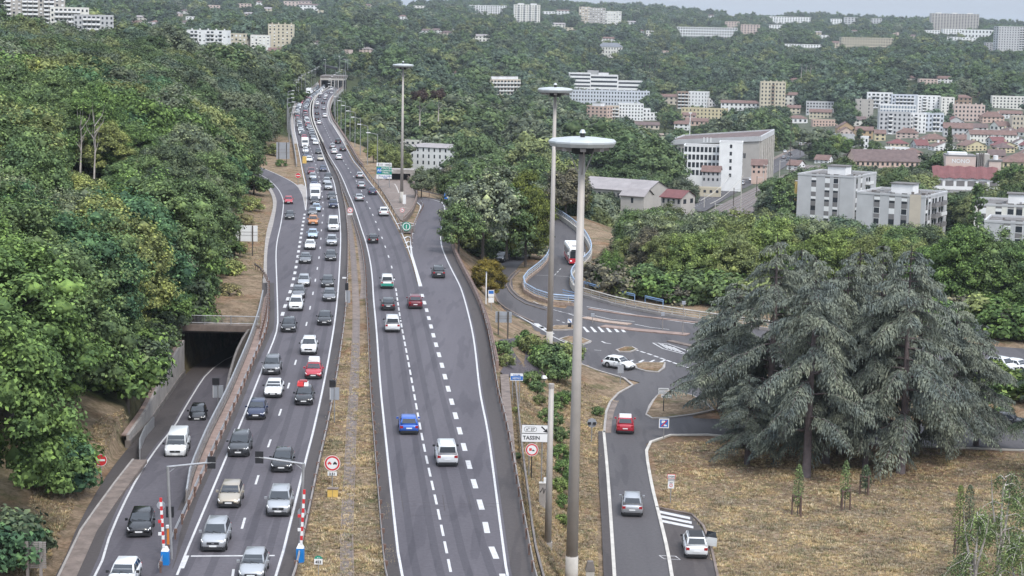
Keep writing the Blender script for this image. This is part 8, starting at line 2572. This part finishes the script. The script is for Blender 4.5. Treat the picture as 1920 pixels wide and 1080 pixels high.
p = TG(1017, 950); s = F / p[1]; t = thing('roadside_cabinet', 'concrete cabinet with black scrawl behind the short thick pole', 'cabinet', p); MB().box(-.3, .3, -.25, .25, -.3, 2.0, 'concrete').build('body', t); MB().box(-.33, .33, -.28, .28, 2.0, 2.08, 'concrete_pale').build('lid', t); MB().tube([(-.2, -.27, 1.3), (0, -.27, 1.7), (.1, -.27, 1.2), (.2, -.27, 1.6)], .04, 'black', 4).build('scrawl', t); MB().box(.05, .28, -.2, -.05, 2.081, 2.5, 'white_panel').build('meter', t)
p = TG(1106, 1090); t = thing('concrete_post', 'pale concrete block with dark sloping cap at the bottom edge', 'post', p); MB().box(-.32, .32, -.32, .32, -.3, .9, 'concrete_pale').build('body', t); MB().box(-.38, .38, -.38, .38, .901, 1.6, 'concrete_dark', taper=.55).build('cap', t)
p = TG(1109, 828); s = F / p[1]; t = thing('road_sign', 'back of a grey sign with two dark lamps beside the lower road', 'road sign', p); m = MB().cyl((0, -.03, 1.95), (0, .03, 1.95), .5, .5, 'sign_back', 8).build('plate', t); MB().box(-.42, -.1, -.2, -.04, 1.8, 2.05, 'black').box(.1, .42, -.2, -.04, 1.8, 2.05, 'black').build('lamp', t); post(t, 0, 1.9)
p = G(1163, 718, ZL); t = thing('road_sign', 'back of a grey sign standing in front of the white hatchback', 'road sign', p); plate(t, -.35, .35, 1.2, 2.2, 'sign_back'); post(t, 0, 2.2)
p = G(1068, 615, ZL); t = thing('keep_right_bollard', 'dark bollard with white crossed sign on the narrow island', 'bollard', p); MB().box(-.25, .25, -.15, .15, 0, .7, 'black', taper=.8).build('body', t); plate(t, -.3, .3, .75, 1.3, 'white_panel'); m = MB().tube([(-.2, -.1, 1.25), (.2, -.1, .8)], .05, 'sign_blue', 4).build('bar', t)
p = TG(921, 583); s = F / p[1]; t = thing('bus_stop_sign', 'white pole sign with blue top plate beside the parapet', 'road sign', p); plate(t, -.45, .35, 40 / s - .9, 40 / s, 'white_panel', th=.06); plate(t, -.38, .28, 40 / s - .5, 40 / s - .08, 'sign_blue', -.09, 'field', .012); plate(t, -.4, .35, 40 / s - 1.7, 40 / s - 1.0, 'white_panel'); post(t, .0, 40 / s)
p = TG(911, 570); s = F / p[1]; t = thing('white_pole', 'plain white pole rising beside the yellow brown bush', 'pole', p); MB().cyl((0, 0, -.3), (0, 0, 60 / s), .09, .08, 'white_panel', 8).build('shaft', t); MB().cyl((0, 0, 60 / s), (0, 0, 60 / s + .1), .12, .12, 'galvanised', 8).build('cap', t)
for x, yb, yt, lab in ((1280, 628, 568, 'thin lamp pole with round head near the cedar boughs'), (1242, 618, 590, 'short thin pole at the far side of the junction'), (1111, 606, 592, 'tiny bollard sign on the red median')):
    p = G(x, yb, ZL); s = F / p[1]; t = thing('pole', lab, 'pole', p); H = (yb - yt) / s; MB().cyl((0, 0, 0), (0, 0, H), .06, .05, 'galvanised_dull', 6).build('shaft', t); MB().box(-.25, .25, -.12, .12, H - .1, H + .35, 'sign_back').build('head', t)
p = TG(1180, 432); s = F / p[1]; t = thing('antenna_pole', 'thin pale pole standing alone above the dry clearing', 'pole', p); MB().cyl((0, 0, 0), (0, 0, 48 / s), .12, .08, 'bark_pale', 6).build('shaft', t); MB().box(-.2, .2, -.1, .1, 46 / s, 48 / s, 'galvanised').build('head', t)
p = TG(1366, 352); s = F / p[1]; t = thing('billboard', 'pale blue advertising board on the town road', 'billboard', p); MB().box(-4.2 / s, 4.2 / s, 0, .3, 5 / s, 17 / s, 'pane_light').build('panel', t); post(t, 0, 5 / s, .15)
p = GD(1293, 258, 900); s = F / p[1]; t = thing('floodlight_pole', 'very tall thin white pole behind the sports hall', 'pole', p); MB().cyl((0, 0, -5), (0, 0, 45 / s), .25, .15, 'white_panel', 6).build('shaft', t); MB().box(-.8, .8, -.2, .2, 45 / s, 45 / s + .5, 'white_panel').build('head', t)
# railway catenary masts and street poles
for k, (x, yb, yt) in enumerate([(1375, 390, 352), (1388, 408, 330), (1340, 412, 380), (1418, 372, 330), (1431, 348, 308), (1461, 340, 300), (1480, 330, 225), (1398, 338, 305), (1320, 392, 362), (1500, 292, 262), (1523, 278, 254), (1558, 262, 246), (1511, 300, 268)]):
    p = TG(x, yb); s = F / p[1]; H = (yb - yt) / s
    t = thing('catenary_mast', '%s thin grey mast along the railway and town road' % ('tall' if yb - yt > 50 else 'short' if yb - yt < 28 else 'medium'), 'mast', p, 0, 'thin masts along the railway and town road')
    MB().cyl((0, 0, -1), (0, 0, H), .16, .12, 'concrete_pale' if k % 3 else 'bark', 6).build('pole', t); MB().tube([(0, 0, H - .6), (2.5, .5, H - .4)], .06, 'galvanised', 4).build('arm', t)
for k, (x0, y0, x1, y1) in enumerate([(1330, 428, 1392, 362), (1312, 420, 1375, 350)]):
    a, b = TG(x0, y0), TG(x1, y1); t = thing('overhead_cable', ['lower', 'upper'][k] + ' pale cable slung along the railway', 'cable', (0, 0, 0))
    MB().tube([(a[0] + (b[0] - a[0]) * u, a[1] + (b[1] - a[1]) * u, a[2] + 7 + (b[2] - a[2]) * u - 6 * u * (1 - u)) for u in np.linspace(0, 1, 8)], .1, 'concrete_pale', 4).build('wire', t)
random.seed(31)
for k in range(26):
    i = int(len(R1) * (.08 + .88 * k / 26)); q = R1[i]; h = heading(R1, q); sd = random.choice([-1, 1, -1])
    off = {1: 2.0, -1: -6.7}[sd] if random.random() < .6 else -2.2
    c = random.choice(['white', 'white', 'silver', 'darkgrey', 'white', 'black', 'grey'])
    vehicle(random.choice(['hatch', 'smallvan', 'suv']), c, (q[0] + math.cos(h) * off, q[1] + math.sin(h) * off, q[2] + (.14 if off < -5 else .03)), h + (math.pi if sd > 0 else 0), '%s small vehicle %s the town road beside the railway' % (adj.get(c, c), 'parked along' if off < -5 else 'driving on'), 1, group='vehicles along the town road')
# ---------------------------------------------------------------- air
me = MB().box(-5300, 5300, -30, 9300, -70, 150, 'ground').mesh('haze')
me.materials.clear()
hm = bpy.data.materials.new('haze'); hm.use_nodes = True; hm.node_tree.nodes.clear()
vo = hm.node_tree.nodes.new('ShaderNodeOutputMaterial'); pv_ = hm.node_tree.nodes.new('ShaderNodeVolumePrincipled')
pv_.inputs['Color'].default_value = (0.82, 0.9, 1.0, 1); pv_.inputs['Density'].default_value = 0.00006; pv_.inputs['Anisotropy'].default_value = 0.2
hm.node_tree.links.new(pv_.outputs[0], vo.inputs['Volume']); me.materials.append(hm)
put('haze', me, kind='stuff', label='thin bluish summer haze over the valley', cat='haze')

# ---------------------------------------------------------------- dry grass tufts
rg_ = np.random.default_rng(8)
gc = bpy.data.collections.new('tuft_variants')
for k in range(4):
    n = 16; a = rg_.uniform(0, 6.28, n); rr_ = rg_.uniform(0, .16, n); hgt = rg_.uniform(.06, .2, n); ln_ = rg_.uniform(.03, .22, n)
    b0 = np.c_[np.cos(a) * rr_, np.sin(a) * rr_, np.full(n, -.03)]; sd_ = np.c_[-np.sin(a), np.cos(a), np.zeros(n)] * .028
    tp = b0 + np.c_[np.cos(a) * ln_, np.sin(a) * ln_, hgt]
    gc.objects.link(bpy.data.objects.new('tuft_%d' % k, tri_mesh('tuft', np.stack([b0 - sd_, b0 + sd_, tp], 1).reshape(-1, 3), 3, n, 'foliage_far')))
zones = [([(1225, 835), (1330, 822), (1925, 850), (1925, 1085), (1350, 1085), (1300, 960), (1240, 950)], 17000), ([(560, 1085), (605, 860), (632, 640), (690, 640), (722, 860), (748, 1085)], 5200), ([(940, 700), (1095, 690), (1160, 712), (1135, 770), (1118, 860), (1125, 1085), (985, 1085), (950, 860)], 11000),
         ([(20, 1085), (60, 950), (190, 800), (290, 740), (262, 830), (240, 880), (120, 1085)], 7000), ([(430, 600), (420, 500), (480, 380), (500, 400), (498, 520), (480, 600)], 1500), ([(1330, 740), (1900, 725), (1900, 775), (1330, 775)], 2500)]
PP = []
for poly, n in zones:
    P_ = np.array(poly, float); c = np.c_[rg_.uniform(P_[:, 0].min(), P_[:, 0].max(), n * 2), rg_.uniform(P_[:, 1].min(), P_[:, 1].max(), n * 2)]
    c = c[inpoly(c[:, 0], c[:, 1], poly)]
    zz = -5.0 if P_[:, 0].mean() > 1200 else (0.0 if P_[:, 0].mean() < 900 else -2.5)
    v = np.array([tuple(ray(x, y)) for x, y in c]); t_ = (zz - CH) / v[:, 2]
    X, Y = v[:, 0] * t_, v[:, 1] * t_
    PP.append(np.c_[X, Y, TZ(X, Y)])
PP = np.vstack(PP)
bad = (dist_poly(PP[:, 0], PP[:, 1], POLY_RAMP) < .3)
PP = PP[~bad]; n = len(PP)
pm = bpy.data.meshes.new('grass'); pm.vertices.add(n); pm.vertices.foreach_set('co', PP.ravel())
big = rg_.uniform(.4, 1.1, n) * (1 + .5 * (np.sin(PP[:, 0] * .9) * np.sin(PP[:, 1] * .55) > .3))
pal_ = np.array([(.45, .335, .215), (.53, .41, .27), (.36, .275, .175), (.25, .245, .14), (.58, .48, .36), (.38, .28, .20)])
tn_ = pal_[rg_.integers(0, 6, n)] * rg_.uniform(.7, 1.2, (n, 1))
for nm, ty, key, data in (('variant', 'INT', 'value', rg_.integers(0, 4, n)), ('turn', 'FLOAT', 'value', rg_.uniform(0, 6.28, n)), ('size', 'FLOAT_VECTOR', 'vector', np.repeat(big, 3)), ('tint', 'FLOAT_VECTOR', 'vector', tn_.ravel())):
    a = pm.attributes.new(nm, ty, 'POINT'); a.data.foreach_set(key, data)
instancer('grass', pm, gc, 'dry straw coloured grass tufts on the lawn, median and banks', 'grass')

# lettering becomes plain mesh
dg_ = bpy.context.evaluated_depsgraph_get()
for o in TEXTS:
    me = bpy.data.meshes.new_from_object(o.evaluated_get(dg_)); o2 = bpy.data.objects.new('lettering', me); COL.objects.link(o2)
    o2.parent = o.parent; o2.location = o.location; o2.rotation_euler = o.rotation_euler; o2.scale = o.scale
for o in TEXTS: bpy.data.objects.remove(o)

# things that still share a label are told apart by their place in the row
ORD = ['first', 'second', 'third', 'fourth', 'fifth', 'sixth', 'seventh', 'eighth', 'ninth', 'tenth', 'eleventh', 'twelfth', 'thirteenth', 'fourteenth', 'fifteenth', 'sixteenth', 'seventeenth', 'eighteenth', 'nineteenth', 'twentieth']
ORD += ['twenty-' + x for x in ORD[:9]] + ['thirtieth'] + ['thirty-' + x for x in ORD[:9]]
by = {}
for o in SC.objects:
    if o.parent is None and o.get('label'): by.setdefault(o['label'], []).append(o)
for lab, os_ in by.items():
    if len(os_) < 2 or len(os_) > 38: continue
    pts = [PRJ(np.array(o.location)) for o in os_]
    xs = [float(p[0]) for p in pts]; ys = [float(p[1]) for p in pts]
    hor = max(xs) - min(xs) > 1.2 * (max(ys) - min(ys))
    for k, i in enumerate(sorted(range(len(os_)), key=lambda i: xs[i] if hor else -ys[i])):
        n_ = len(os_)
        if hor: w_ = ('leftmost' if k == 0 else 'rightmost' if k == n_ - 1 else ORD[k] + ' from the left')
        else: w_ = ('nearest' if k == 0 else 'farthest' if k == n_ - 1 else ORD[k] + ' from the front')
        os_[i]['label'] = lab + ', ' + w_
